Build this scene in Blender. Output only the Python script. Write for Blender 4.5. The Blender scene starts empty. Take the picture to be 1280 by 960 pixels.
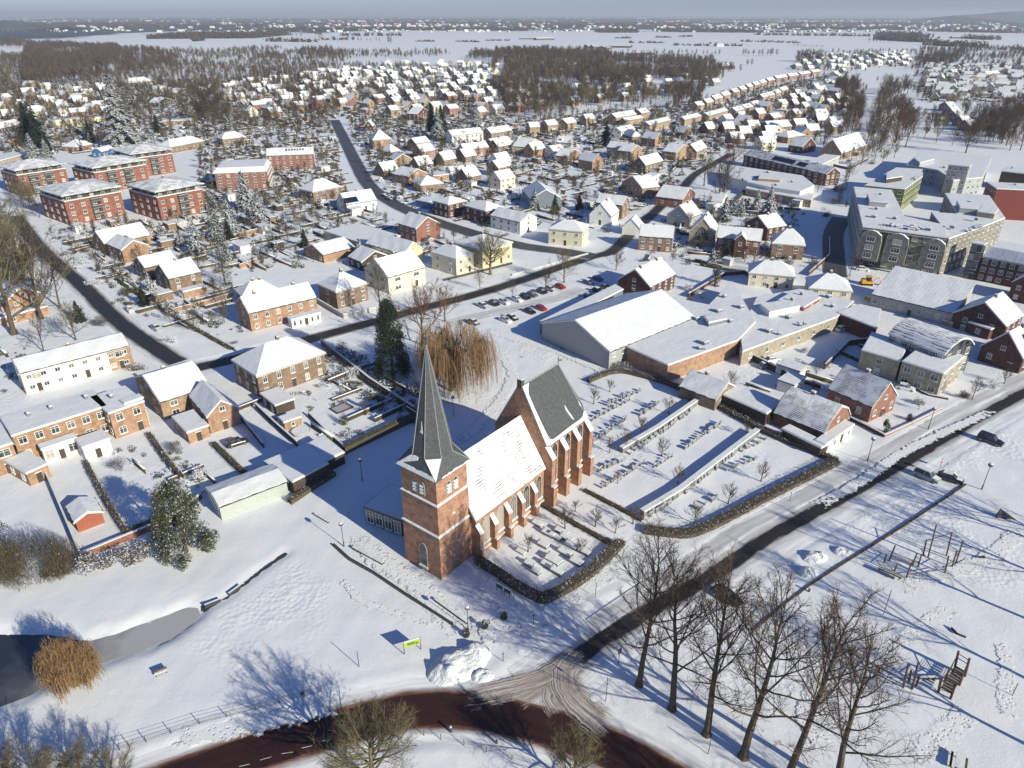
import bpy, math, random
import numpy as np
from mathutils import noise, Vector
R = math.radians
PI = math.pi
SC = bpy.context.scene
COL = SC.collection

# ---------------------------------------------------------------- camera, sky, sun, exposure
CAM_H = 80.0
HAZE = 0.00009
PITCH = math.atan(462 / 887)
cam_d = bpy.data.cameras.new('camera')
cam = bpy.data.objects.new('camera', cam_d)
COL.objects.link(cam)
cam.location = (0, 0, CAM_H)
cam.rotation_euler = (PI / 2 - PITCH, 0, 0)
cam_d.sensor_width = 36
cam_d.lens = 36 * 887 / 1280
cam_d.clip_start = 1
cam_d.clip_end = 200000
SC.camera = cam

SUN_ANG = R(-42)           # compass direction the sun stands in (from +X, counter-clockwise)
SUN_EL = R(24)
world = bpy.data.worlds.new('World')
SC.world = world
world.use_nodes = True
wn = world.node_tree
wn.nodes.clear()
sky = wn.nodes.new('ShaderNodeTexSky')
sky.sky_type = 'NISHITA'
sky.sun_disc = False
sky.sun_elevation = SUN_EL
sky.sun_rotation = PI / 2 - SUN_ANG
sky.altitude = 80
sky.air_density = 1.0
sky.dust_density = 0.25
sky.ozone_density = 2.2
bg = wn.nodes.new('ShaderNodeBackground')
bg.inputs['Strength'].default_value = 0.062
wo = wn.nodes.new('ShaderNodeOutputWorld')
tint = wn.nodes.new('ShaderNodeMix'); tint.data_type = 'RGBA'; tint.blend_type = 'MULTIPLY'; tint.inputs[0].default_value = 1
tint.inputs[7].default_value = (0.70, 0.945, 1.50, 1)
wn.links.new(sky.outputs[0], tint.inputs[6])
wn.links.new(tint.outputs[2], bg.inputs[0])
wn.links.new(bg.outputs[0], wo.inputs[0])
sd = bpy.data.lights.new('sun', 'SUN')
sd.energy = 5.0
sd.angle = R(0.5)
sd.color = (1.0, 0.95, 0.77)
sun = bpy.data.objects.new('sun', sd)
COL.objects.link(sun)
sv = Vector((math.cos(SUN_ANG) * math.cos(SUN_EL), math.sin(SUN_ANG) * math.cos(SUN_EL), math.sin(SUN_EL)))
sun.rotation_euler = sv.to_track_quat('Z', 'Y').to_euler()
SC.view_settings.view_transform = 'Standard'
SC.view_settings.look = 'None'
SC.view_settings.exposure = 0.22
SC.view_settings.gamma = 1.0

# ---------------------------------------------------------------- survey maths: map positions measured off the aerial view
def G(x, y, z=0.0):
    u = (x - 640) / 887; v = -(y - 480) / 887
    dy = math.cos(PITCH) + v * math.sin(PITCH); dz = -math.sin(PITCH) + v * math.cos(PITCH)
    t = (z - CAM_H) / dz
    return (u * t, dy * t)

def P(X, Y, Z=0.0):
    dz = Z - CAM_H
    fw = Y * math.cos(PITCH) - dz * math.sin(PITCH); up = Y * math.sin(PITCH) + dz * math.cos(PITCH)
    if fw < 1: return (-9999, 9999)
    return (640 + 887 * X / fw, 480 - 887 * up / fw)

def hgt(base, ty):
    X, Y = G(*base); lo, hi = 0, CAM_H
    for _ in range(40):
        m = (lo + hi) / 2
        if P(X, Y, m)[1] > ty: lo = m
        else: hi = m
    return lo

def path(pts, z=0.0): return [G(p[0], p[1], z) for p in pts]

# ---------------------------------------------------------------- materials
def newmat(name, rough=0.8, spec=0.3):
    m = bpy.data.materials.new(name); m.use_nodes = True
    nt = m.node_tree; b = nt.nodes['Principled BSDF']
    b.inputs['Roughness'].default_value = rough
    b.inputs['Specular IOR Level'].default_value = spec
    return m, nt, b

def nd(nt, t, **k):
    n = nt.nodes.new(t)
    for a, v in k.items(): setattr(n, a, v)
    return n

def noise_n(nt, vec, scale, detail=3, rough=0.55):
    n = nd(nt, 'ShaderNodeTexNoise')
    n.inputs['Scale'].default_value = scale; n.inputs['Detail'].default_value = detail; n.inputs['Roughness'].default_value = rough
    if vec is not None: nt.links.new(vec, n.inputs['Vector'])
    return n.outputs['Fac']

def ramp(nt, fac, stops, interp='LINEAR'):
    r = nd(nt, 'ShaderNodeValToRGB'); r.color_ramp.interpolation = interp
    e = r.color_ramp.elements
    while len(e) < len(stops): e.new(0.5)
    for i, (p, c) in enumerate(stops):
        e[i].position = p
        if not isinstance(c, (tuple, list)): c = (c, c, c)
        e[i].color = (c[0], c[1], c[2], 1)
    nt.links.new(fac, r.inputs[0])
    return r.outputs[0]

def mixc(nt, fac, a, b):
    m = nd(nt, 'ShaderNodeMix', data_type='RGBA')
    for inp, v in ((m.inputs[0], fac), (m.inputs[6], a), (m.inputs[7], b)):
        if isinstance(v, bpy.types.NodeSocket): nt.links.new(v, inp)
        elif isinstance(v, (tuple, list)): inp.default_value = (v[0], v[1], v[2], 1)
        else: inp.default_value = v
    return m.outputs[2]

def math_n(nt, op, a, b=None, clamp=False):
    m = nd(nt, 'ShaderNodeMath', operation=op); m.use_clamp = clamp
    for i, v in enumerate((a, b)):
        if v is None: continue
        if isinstance(v, bpy.types.NodeSocket): nt.links.new(v, m.inputs[i])
        else: m.inputs[i].default_value = v
    return m.outputs[0]

def bump(nt, b, h, strength, dist=0.1):
    n = nd(nt, 'ShaderNodeBump'); n.inputs['Strength'].default_value = strength; n.inputs['Distance'].default_value = dist
    nt.links.new(h, n.inputs['Height']); nt.links.new(n.outputs[0], b.inputs['Normal'])

def pos(nt): return nd(nt, 'ShaderNodeNewGeometry').outputs['Position']
def uvn(nt): return nd(nt, 'ShaderNodeUVMap').outputs[0]

SNOW = (0.83, 0.83, 0.82)
M = {}
def plain(name, col, rough=0.7, spec=0.3, var=0.25, scale=3.0, metal=0.0, bmp=0.0):
    m, nt, b = newmat(name, rough, spec)
    n = noise_n(nt, pos(nt), scale, 4)
    c = ramp(nt, n, [(0.25, tuple(x * (1 - var) for x in col)), (0.75, tuple(min(1, x * (1 + var)) for x in col))])
    nt.links.new(c, b.inputs['Base Color']); b.inputs['Metallic'].default_value = metal
    if bmp: bump(nt, b, n, bmp, 0.05)
    M[name] = m
    return m

def brickm(name, col, col2=None, mortar=(0.30, 0.28, 0.26)):
    m, nt, b = newmat(name, 0.9, 0.15)
    u = uvn(nt)
    br = nd(nt, 'ShaderNodeTexBrick'); nt.links.new(u, br.inputs['Vector'])
    br.inputs['Scale'].default_value = 1.0; br.inputs['Brick Width'].default_value = 0.44; br.inputs['Row Height'].default_value = 0.15
    br.inputs['Mortar Size'].default_value = 0.012; br.inputs['Bias'].default_value = 0.0
    c2 = col2 or tuple(x * 0.72 for x in col)
    br.inputs['Color1'].default_value = (*col, 1); br.inputs['Color2'].default_value = (*c2, 1); br.inputs['Mortar'].default_value = (*mortar, 1)
    n = noise_n(nt, pos(nt), 0.9, 5, 0.65)
    t = ramp(nt, n, [(0.25, 0.55), (0.5, 0.95), (0.75, 1.3)])
    mm = nd(nt, 'ShaderNodeMix', data_type='RGBA', blend_type='MULTIPLY'); mm.inputs[0].default_value = 1
    nt.links.new(br.outputs['Color'], mm.inputs[6]); nt.links.new(t, mm.inputs[7])
    nt.links.new(mm.outputs[2], b.inputs['Base Color'])
    bump(nt, b, br.outputs['Fac'], 0.3, -0.01)
    M[name] = m

def roofm(name, tile, snow_bias, scale=3.0, pitch=0.34):
    """tiled roof slope under snow: rows of tile edges show where the snow is thin"""
    m, nt, b = newmat(name, 0.75, 0.3)
    u = uvn(nt)
    w = nd(nt, 'ShaderNodeTexWave', wave_type='BANDS', bands_direction='Y'); nt.links.new(u, w.inputs['Vector'])
    w.inputs['Scale'].default_value = 1 / pitch / 3.18; w.inputs['Distortion'].default_value = 0.8; w.inputs['Detail Scale'].default_value = 1.5
    n = noise_n(nt, pos(nt), 0.35, 4, 0.6)
    n2 = noise_n(nt, pos(nt), 4.0, 2)
    s = math_n(nt, 'ADD', math_n(nt, 'MULTIPLY', w.outputs['Fac'], 0.5), math_n(nt, 'MULTIPLY', n, 1.5))
    s = math_n(nt, 'ADD', s, math_n(nt, 'MULTIPLY', n2, 0.25))
    f = ramp(nt, math_n(nt, 'SUBTRACT', s, snow_bias), [(0.42, 0), (0.56, 1)])
    c = mixc(nt, f, tile, SNOW)
    nt.links.new(c, b.inputs['Base Color'])
    bump(nt, b, s, 0.35, 0.05)
    M[name] = m

def snowm(name, tint=SNOW, b1=0.25, sc=1.2, dirt=None):
    m, nt, b = newmat(name, 0.55, 0.25)
    p = pos(nt)
    n1 = noise_n(nt, p, sc, 4, 0.6); n2 = noise_n(nt, p, 0.13, 3, 0.5)
    c = ramp(nt, n2, [(0.3, tuple(x * 0.965 for x in tint)), (0.7, tint)])
    if dirt:
        d = ramp(nt, noise_n(nt, p, dirt[1], 5, 0.7), [(dirt[2], 0), (dirt[2] + 0.12, 1)])
        c = mixc(nt, d, c, dirt[0])
    nt.links.new(c, b.inputs['Base Color'])
    h = math_n(nt, 'ADD', n1, math_n(nt, 'MULTIPLY', n2, 2.0))
    bump(nt, b, h, b1, 0.25)
    M[name] = m
    return m

snowm('snow'); snowm('roof_snow', (0.775, 0.78, 0.78), 0.5, 0.55, ((0.50, 0.50, 0.51), 0.9, 0.64))
snowm('heap_snow', (0.74, 0.75, 0.76), 1.0, 2.6, ((0.45, 0.42, 0.38), 2.0, 0.66))
brickm('church_brick', (0.45, 0.24, 0.145), (0.33, 0.16, 0.10), (0.34, 0.27, 0.22))
brickm('red_brick', (0.31, 0.125, 0.085), (0.24, 0.095, 0.065))
brickm('apartment_brick', (0.29, 0.12, 0.088), (0.24, 0.10, 0.072), (0.29, 0.15, 0.12))
brickm('brown_brick', (0.27, 0.17, 0.11), (0.21, 0.13, 0.085))
brickm('orange_brick', (0.44, 0.26, 0.155), (0.36, 0.20, 0.12))
brickm('tan_brick', (0.42, 0.28, 0.16), (0.36, 0.23, 0.13))
brickm('dark_brick', (0.13, 0.055, 0.045), (0.10, 0.045, 0.04), (0.15, 0.12, 0.11))
brickm('beige_brick', (0.40, 0.34, 0.25), (0.35, 0.30, 0.22))
plain('cream_plaster', (0.66, 0.61, 0.46), 0.85, 0.2, 0.08)
plain('yellow_plaster', (0.66, 0.58, 0.36), 0.85, 0.2, 0.08)
plain('white_plaster', (0.74, 0.73, 0.69), 0.85, 0.2, 0.06)
plain('grey_plaster', (0.36, 0.37, 0.37), 0.85, 0.2, 0.10)
plain('green_cladding', (0.42, 0.45, 0.41), 0.7, 0.3, 0.12)
plain('lime_cladding_shaded', (0.13, 0.145, 0.04), 0.7, 0.3, 0.25)  # lime darkened: the courtyard facade's shade is put into the colour
plain('dark_wood', (0.075, 0.06, 0.05), 0.8, 0.2, 0.3)
plain('red_wood', (0.33, 0.11, 0.07), 0.8, 0.2, 0.15)
plain('blue_cladding_and_shade', (0.06, 0.13, 0.28), 0.6, 0.4, 0.1)  # paints blue shade on the flat-roofed house; true blue on the round-roofed shed
plain('steel_cladding', (0.17, 0.20, 0.23), 0.5, 0.5, 0.06)
plain('red_cladding_shaded', (0.20, 0.05, 0.038), 0.6, 0.3, 0.12)  # red darkened: this wall's shade is painted into the colour
plain('slate', (0.075, 0.08, 0.08), 0.6, 0.4, 0.35, 2.2)
plain('lead', (0.30, 0.31, 0.31), 0.5, 0.5, 0.15)
plain('white_paint', (0.78, 0.77, 0.73), 0.5, 0.4, 0.03)
plain('yellow_trim', (0.62, 0.50, 0.26), 0.6, 0.3, 0.06)
plain('grey_trim', (0.40, 0.40, 0.39), 0.6, 0.3, 0.06)
plain('stone', (0.42, 0.40, 0.36), 0.85, 0.2, 0.25)
plain('gravestone', (0.22, 0.215, 0.21), 0.6, 0.35, 0.4, 0.8)
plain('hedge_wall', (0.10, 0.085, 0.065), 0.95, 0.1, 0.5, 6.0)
plain('bark', (0.105, 0.083, 0.063), 0.95, 0.1, 0.4, 5.0)
plain('bark_pale', (0.17, 0.14, 0.095), 0.95, 0.1, 0.35, 5.0)
plain('twig', (0.11, 0.082, 0.06), 0.95, 0.1, 0.3, 2.0)
plain('twig_olive', (0.145, 0.125, 0.075), 0.95, 0.1, 0.3, 2.0)
brickm('ap_brick', (0.27, 0.245, 0.20), (0.23, 0.21, 0.17))
plain('twig_brown', (0.082, 0.06, 0.046), 0.95, 0.1, 0.3, 0.5)
plain('twig_red', (0.15, 0.08, 0.05), 0.95, 0.1, 0.3, 2.0)
plain('willow_gold', (0.25, 0.155, 0.078), 0.9, 0.15, 0.3, 2.0)
plain('metal_dark', (0.05, 0.055, 0.06), 0.5, 0.5, 0.1)
plain('lamp_glass', (0.25, 0.27, 0.28), 0.3, 0.5, 0.1)
plain('post_wood', (0.115, 0.085, 0.065), 0.9, 0.15, 0.3)
plain('sign_yellow', (0.40, 0.44, 0.07), 0.5, 0.4, 0.05)
plain('sign_green', (0.06, 0.22, 0.08), 0.5, 0.4, 0.1)
plain('sign_blue', (0.04, 0.12, 0.45), 0.5, 0.4, 0.05)
plain('sign_red', (0.50, 0.04, 0.04), 0.5, 0.4, 0.05)
plain('digger_yellow', (0.75, 0.36, 0.03), 0.45, 0.4, 0.08)
plain('tyre', (0.02, 0.02, 0.02), 0.9, 0.2, 0.2)
plain('rim', (0.35, 0.36, 0.37), 0.35, 0.5, 0.1, metal=0.7)
plain('road_mark', (0.55, 0.54, 0.50), 0.8, 0.2, 0.15, 6.0)
for k, c in dict(black=(0.012, 0.013, 0.016), silver=(0.34, 0.36, 0.38), red=(0.42, 0.02, 0.02), blue=(0.03, 0.07, 0.2), white=(0.72, 0.73, 0.74), grey=(0.10, 0.11, 0.12)).items():
    m, nt, b = newmat('car_paint_' + k, 0.28, 0.5); b.inputs['Base Color'].default_value = (*c, 1); b.inputs['Coat Weight'].default_value = 0.6
    M['car_' + k] = m
m, nt, b = newmat('window_glass', 0.08, 0.6)
gl = ramp(nt, noise_n(nt, pos(nt), 0.6, 1), [(0.35, (0.02, 0.025, 0.03)), (0.7, (0.10, 0.11, 0.12))]); oi = nd(nt, 'ShaderNodeObjectInfo')  # uneven pane reflections painted as noise in the base colour
nt.links.new(mixc(nt, ramp(nt, oi.outputs['Random'], [(0.55, 0), (0.62, 0.35), (0.8, 0.35), (0.86, 0.9)], 'CONSTANT'), gl, (0.42, 0.39, 0.34)), b.inputs['Base Color']); M['glass'] = m
m, nt, b = newmat('solar_panel', 0.15, 0.6); b.inputs['Base Color'].default_value = (0.012, 0.018, 0.04, 1); M['solar'] = m
roofm('roof_thick', (0.10, 0.085, 0.08), -0.30)
roofm('roof_tiles_snow', (0.13, 0.12, 0.115), 0.44, pitch=0.36)
roofm('roof_nave_snow', (0.17, 0.165, 0.16), 0.37, pitch=0.48)
roofm('roof_seam', (0.20, 0.21, 0.215), 0.47, pitch=0.9)
plain('roof_tile', (0.085, 0.07, 0.065), 0.8, 0.2, 0.3)

def leafy(name, col, col2, snow_amt):
    """foliage whose upward facing leaves carry snow"""
    m, nt, b = newmat(name, 0.8, 0.2)
    g = nd(nt, 'ShaderNodeNewGeometry'); sx = nd(nt, 'ShaderNodeSeparateXYZ'); nt.links.new(g.outputs['True Normal'], sx.inputs[0])
    az = math_n(nt, 'ABSOLUTE', sx.outputs[2])
    n = noise_n(nt, g.outputs['Position'], 1.6, 3, 0.6)
    s = math_n(nt, 'ADD', math_n(nt, 'MULTIPLY', az, 0.5), n)
    f = ramp(nt, s, [(1.0 - snow_amt, 0), (1.06 - snow_amt, 1)])
    c0 = ramp(nt, noise_n(nt, g.outputs['Position'], 0.9, 3), [(0.35, col), (0.65, col2)])
    nt.links.new(mixc(nt, f, c0, (0.78, 0.8, 0.83)), b.inputs['Base Color'])
    M[name] = m
leafy('spruce_needles', (0.022, 0.035, 0.025), (0.045, 0.06, 0.04), -0.01)
leafy('spruce_snowy', (0.03, 0.04, 0.03), (0.06, 0.065, 0.045), 0.05)
leafy('evergreen_leaves', (0.035, 0.05, 0.022), (0.085, 0.08, 0.035), 0.055)
leafy('shrub_leaves', (0.07, 0.065, 0.035), (0.13, 0.10, 0.055), 0.03)
leafy('hedge_leaves', (0.065, 0.052, 0.036), (0.12, 0.088, 0.055), 0.18)
leafy('shrub_snowy', (0.10, 0.085, 0.06), (0.13, 0.10, 0.07), 0.45)

# ground: snow with trampled patches near by, and far away the land cover of woods and villages
m, nt, b = newmat('snowy_land', 0.6, 0.22)
p = pos(nt)
sx = nd(nt, 'ShaderNodeSeparateXYZ'); nt.links.new(p, sx.inputs[0])
n_fine = noise_n(nt, p, 2.4, 4, 0.65); n_mid = noise_n(nt, p, 0.25, 3, 0.5); n_mask = noise_n(nt, p, 0.045, 2, 0.5)
vo = nd(nt, 'ShaderNodeTexVoronoi'); vo.inputs['Scale'].default_value = 1.25; nt.links.new(p, vo.inputs['Vector'])
tr = ramp(nt, n_mask, [(0.54, 0.0), (0.62, 1.0)])
hh = math_n(nt, 'ADD', math_n(nt, 'MULTIPLY', n_mid, 1.2), math_n(nt, 'MULTIPLY', n_fine, 0.35))
hh = math_n(nt, 'ADD', hh, math_n(nt, 'MULTIPLY', math_n(nt, 'MULTIPLY', vo.outputs['Distance'], tr), 0.9))
bump(nt, b, hh, 0.42, 0.22)
near_c = ramp(nt, n_mid, [(0.3, (0.775, 0.79, 0.815)), (0.7, SNOW)])
mp = nd(nt, 'ShaderNodeMapping'); nt.links.new(p, mp.inputs[0]); mp.inputs['Scale'].default_value = (0.0011, 0.00055, 1)
nf = noise_n(nt, mp.outputs[0], 1.0, 7, 0.62)
mp2 = nd(nt, 'ShaderNodeMapping'); nt.links.new(p, mp2.inputs[0]); mp2.inputs['Scale'].default_value = (0.0004, 0.00012, 1)
nf2 = noise_n(nt, mp2.outputs[0], 1.0, 3, 0.55)
far = math_n(nt, 'MULTIPLY', math_n(nt, 'SUBTRACT', sx.outputs[1], 3200.0), 1 / 2500.0, clamp=True)
lc = math_n(nt, 'ADD', math_n(nt, 'ADD', math_n(nt, 'MULTIPLY', nf, 0.7), math_n(nt, 'MULTIPLY', nf2, 0.4)), math_n(nt, 'MULTIPLY', far, 0.20))
lf = math_n(nt, 'MULTIPLY', ramp(nt, lc, [(0.62, 0), (0.66, 1)]), math_n(nt, 'MULTIPLY', math_n(nt, 'SUBTRACT', sx.outputs[1], 2400.0), 1 / 600.0, clamp=True))
nt.links.new(mixc(nt, lf, near_c, (0.055, 0.055, 0.05)), b.inputs['Base Color'])
M['land'] = m

def roadm(name, core, slush, w0, w1, off=0.0, stripes=True):
    """wet roadway swept clear along the middle, slush and tyre tracks towards the verge. UV.y is metres from the centre line"""
    m, nt, b = newmat(name, 0.55, 0.35)
    u = uvn(nt); sx = nd(nt, 'ShaderNodeSeparateXYZ'); nt.links.new(u, sx.inputs[0])
    mp = nd(nt, 'ShaderNodeMapping'); nt.links.new(u, mp.inputs[0]); mp.inputs['Scale'].default_value = (0.12, 1.3, 1)
    n = noise_n(nt, mp.outputs[0], 1.6, 5, 0.7)
    n3 = noise_n(nt, pos(nt), 0.25, 3)
    d = math_n(nt, 'ABSOLUTE', math_n(nt, 'SUBTRACT', sx.outputs[1], off))
    d = math_n(nt, 'ADD', d, math_n(nt, 'MULTIPLY', math_n(nt, 'SUBTRACT', n, 0.5), 1.1))
    d = math_n(nt, 'ADD', d, math_n(nt, 'MULTIPLY', math_n(nt, 'SUBTRACT', n3, 0.5), 0.8))
    f = math_n(nt, 'MULTIPLY', d, 0.1)
    c = ramp(nt, f, [(w0 * 0.1 - 0.03, core), (w0 * 0.1, tuple(x * 1.3 for x in core)), (w0 * 0.1 + 0.035, slush), (w1 * 0.1, (0.62, 0.61, 0.60)), (w1 * 0.1 + 0.04, SNOW)])
    tone = ramp(nt, noise_n(nt, mp.outputs[0], 0.7, 3), [(0.3, 0.75), (0.7, 1.2)])
    mm = nd(nt, 'ShaderNodeMix', data_type='RGBA', blend_type='MULTIPLY'); mm.inputs[0].default_value = 1
    nt.links.new(c, mm.inputs[6]); nt.links.new(tone, mm.inputs[7])
    nt.links.new(mm.outputs[2], b.inputs['Base Color'])
    bump(nt, b, n, 0.4, 0.08)
    M[name] = m
roadm('asphalt_main', (0.030, 0.026, 0.024), (0.46, 0.435, 0.41), 1.15, 2.2)
roadm('asphalt_curve', (0.040, 0.015, 0.011), (0.24, 0.125, 0.085), 2.35, 3.3)
roadm('asphalt_street', (0.033, 0.030, 0.028), (0.33, 0.29, 0.26), 2.1, 3.0)
roadm('asphalt_blue', (0.075, 0.075, 0.08), (0.30, 0.28, 0.26), 3.6, 4.3)
roadm('tracks', (0.60, 0.59, 0.58), (0.66, 0.65, 0.645), 1.3, 2.2)
m, nt, b = newmat('junction_tracks', 0.7, 0.25)       # curved bundle of tyre tracks thinning out into the snow. UV.x runs 0..1 along, UV.y -1..1 across
u = uvn(nt); sx = nd(nt, 'ShaderNodeSeparateXYZ'); nt.links.new(u, sx.inputs[0])
mp = nd(nt, 'ShaderNodeMapping'); nt.links.new(u, mp.inputs[0]); mp.inputs['Scale'].default_value = (1.2, 9.0, 1)
n2 = noise_n(nt, pos(nt), 0.5, 4, 0.7); wv = nd(nt, 'ShaderNodeVectorMath', operation='ADD'); cw = nd(nt, 'ShaderNodeCombineXYZ'); nt.links.new(math_n(nt, 'MULTIPLY', n2, 2.2), cw.inputs[1]); nt.links.new(mp.outputs[0], wv.inputs[0]); nt.links.new(cw.outputs[0], wv.inputs[1]); n = noise_n(nt, wv.outputs[0], 1.6, 5, 0.7)
nt.links.new(ramp(nt, n, [(0.30, (0.12, 0.075, 0.055)), (0.45, (0.32, 0.25, 0.21)), (0.56, (0.52, 0.47, 0.43)), (0.68, (0.72, 0.71, 0.70))]), b.inputs['Base Color'])
e1 = math_n(nt, 'SUBTRACT', 1.0, math_n(nt, 'ABSOLUTE', sx.outputs[1])); e2 = math_n(nt, 'MULTIPLY', math_n(nt, 'SUBTRACT', 0.5, math_n(nt, 'ABSOLUTE', math_n(nt, 'SUBTRACT', sx.outputs[0], 0.5))), 3.0)
al = math_n(nt, 'ADD', math_n(nt, 'MINIMUM', e1, e2), math_n(nt, 'MULTIPLY', math_n(nt, 'SUBTRACT', n, 0.5), 1.3)); al = math_n(nt, 'ADD', al, math_n(nt, 'MULTIPLY', math_n(nt, 'SUBTRACT', n2, 0.5), 0.7))
nt.links.new(ramp(nt, al, [(0.30, 0), (0.62, 1)]), b.inputs['Alpha']); bump(nt, b, n, 0.6, 0.1); M['junction_tracks'] = m
m, nt, b = newmat('trodden', 0.6, 0.2)
u = uvn(nt); sx = nd(nt, 'ShaderNodeSeparateXYZ'); nt.links.new(u, sx.inputs[0]); p = pos(nt)
vo = nd(nt, 'ShaderNodeTexVoronoi'); vo.inputs['Scale'].default_value = 1.7; nt.links.new(p, vo.inputs['Vector']); n2 = noise_n(nt, p, 0.9, 4, 0.7)
d = ramp(nt, vo.outputs['Distance'], [(0.12, 0), (0.34, 1)])
nt.links.new(mixc(nt, d, (0.70, 0.71, 0.72), SNOW), b.inputs['Base Color']); bump(nt, b, math_n(nt, 'ADD', d, n2), 0.5, 0.13)
e1 = math_n(nt, 'SUBTRACT', 1.0, math_n(nt, 'ABSOLUTE', sx.outputs[1])); e2 = math_n(nt, 'MULTIPLY', math_n(nt, 'SUBTRACT', 0.5, math_n(nt, 'ABSOLUTE', math_n(nt, 'SUBTRACT', sx.outputs[0], 0.5))), 5.0)
al = math_n(nt, 'ADD', math_n(nt, 'MINIMUM', e1, e2), math_n(nt, 'MULTIPLY', math_n(nt, 'SUBTRACT', n2, 0.5), 1.8)); nt.links.new(ramp(nt, al, [(0.3, 0), (0.45, 1)]), b.inputs['Alpha']); M['trodden'] = m
m, nt, b = newmat('slush', 0.6, 0.3)
p = pos(nt); n = noise_n(nt, p, 0.8, 6, 0.7)
nt.links.new(ramp(nt, n, [(0.3, (0.20, 0.16, 0.13)), (0.55, (0.45, 0.42, 0.39)), (0.75, (0.72, 0.72, 0.72))]), b.inputs['Base Color']); bump(nt, b, n, 0.8, 0.12); M['slush'] = m
m, nt, b = newmat('pond_ice', 0.18, 0.5)
p = pos(nt); sx = nd(nt, 'ShaderNodeSeparateXYZ'); nt.links.new(p, sx.inputs[0])
n = noise_n(nt, p, 0.12, 4, 0.6)
q = math_n(nt, 'ADD', math_n(nt, 'MULTIPLY', sx.outputs[0], 0.1), math_n(nt, 'MULTIPLY', n, 2.2))   # frozen eastern end, open water in the west
nt.links.new(ramp(nt, math_n(nt, 'ADD', math_n(nt, 'MULTIPLY', q, 0.5), 3.12), [(0.12, (0.03, 0.04, 0.05)), (0.42, (0.10, 0.11, 0.12)), (0.62, (0.24, 0.245, 0.25)), (0.9, (0.42, 0.42, 0.42))]), b.inputs['Base Color'])
M['pond'] = m

# ---------------------------------------------------------------- mesh helpers
class MB:
    def __init__(s): s.v = []; s.f = []; s.uv = []; s.mi = []
    def face(s, pts, mi=0, uv=None):
        i = len(s.v); s.v += [tuple(p) for p in pts]; s.f.append(tuple(range(i, i + len(pts)))); s.mi.append(mi)
        if uv is None:
            a, bb, c = (Vector(pts[0]), Vector(pts[1]), Vector(pts[-1]))
            nrm = (bb - a).cross(c - a)
            if nrm.length < 1e-9: nrm = Vector((0, 0, 1))
            nrm.normalize()
            if abs(nrm.z) > 0.97: ux, uy = Vector((1, 0, 0)), Vector((0, 1, 0))
            else:
                ux = Vector((0, 0, 1)).cross(nrm).normalized(); uy = nrm.cross(ux)
            uv = [(Vector(p).dot(ux), Vector(p).dot(uy)) for p in pts]
        s.uv += uv
    def box(s, x0, y0, z0, x1, y1, z1, mi=0, bottom=True):
        c = [(x0, y0, z0), (x1, y0, z0), (x1, y1, z0), (x0, y1, z0), (x0, y0, z1), (x1, y0, z1), (x1, y1, z1), (x0, y1, z1)]
        fs = [(4, 5, 6, 7), (0, 1, 5, 4), (1, 2, 6, 5), (2, 3, 7, 6), (3, 0, 4, 7)]
        if bottom: fs.append((3, 2, 1, 0))
        for f in fs: s.face([c[k] for k in f], mi)
    def prism(s, poly, z0, z1, mi=0, top=True, bottom=False):
        n = len(poly)
        for i in range(n):
            a, b = poly[i], poly[(i + 1) % n]
            s.face([(a[0], a[1], z0), (b[0], b[1], z0), (b[0], b[1], z1), (a[0], a[1], z1)], mi)
        if top: s.face([(p[0], p[1], z1) for p in poly], mi)
        if bottom: s.face([(p[0], p[1], z0) for p in poly][::-1], mi)
    def tube(s, p0, r0, p1, r1, n=5, mi=0, cap=True):
        p0, p1 = Vector(p0), Vector(p1); d = (p1 - p0)
        if d.length < 1e-6: return
        d.normalize(); a = d.cross(Vector((0, 0, 1)) if abs(d.z) < 0.95 else Vector((1, 0, 0))).normalized(); b = d.cross(a)
        ra = [p0 + (a * math.cos(t) + b * math.sin(t)) * r0 for t in [2 * PI * k / n for k in range(n)]]
        rb = [p1 + (a * math.cos(t) + b * math.sin(t)) * r1 for t in [2 * PI * k / n for k in range(n)]]
        i = len(s.v); s.v += [tuple(q) for q in ra + rb]
        for k in range(n):
            s.f.append((i + k, i + (k + 1) % n, i + n + (k + 1) % n, i + n + k)); s.mi.append(mi); s.uv += [(0, 0)] * 4
        if cap and n > 3:
            s.f.append(tuple(i + n + k for k in range(n))); s.mi.append(mi); s.uv += [(0, 0)] * n
    def mesh(s, name, mats, smooth=False):
        me = bpy.data.meshes.new(name); me.from_pydata(s.v, [], s.f)
        for k in (mats if isinstance(mats, (list, tuple)) else [mats]): me.materials.append(M[k])
        me.polygons.foreach_set('material_index', s.mi)
        if smooth: me.polygons.foreach_set('use_smooth', [True] * len(s.f))
        uvl = me.uv_layers.new(name='UVMap'); uvl.data.foreach_set('uv', np.array(s.uv, dtype=np.float32).ravel())
        me.update()
        return me
    def obj(s, name, mats, parent=None, smooth=False, loc=(0, 0, 0), rz=0):
        o = bpy.data.objects.new(name, s.mesh(name, mats, smooth)); COL.objects.link(o)
        o.parent = parent; o.location = loc; o.rotation_euler = (0, 0, rz)
        return o

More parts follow.
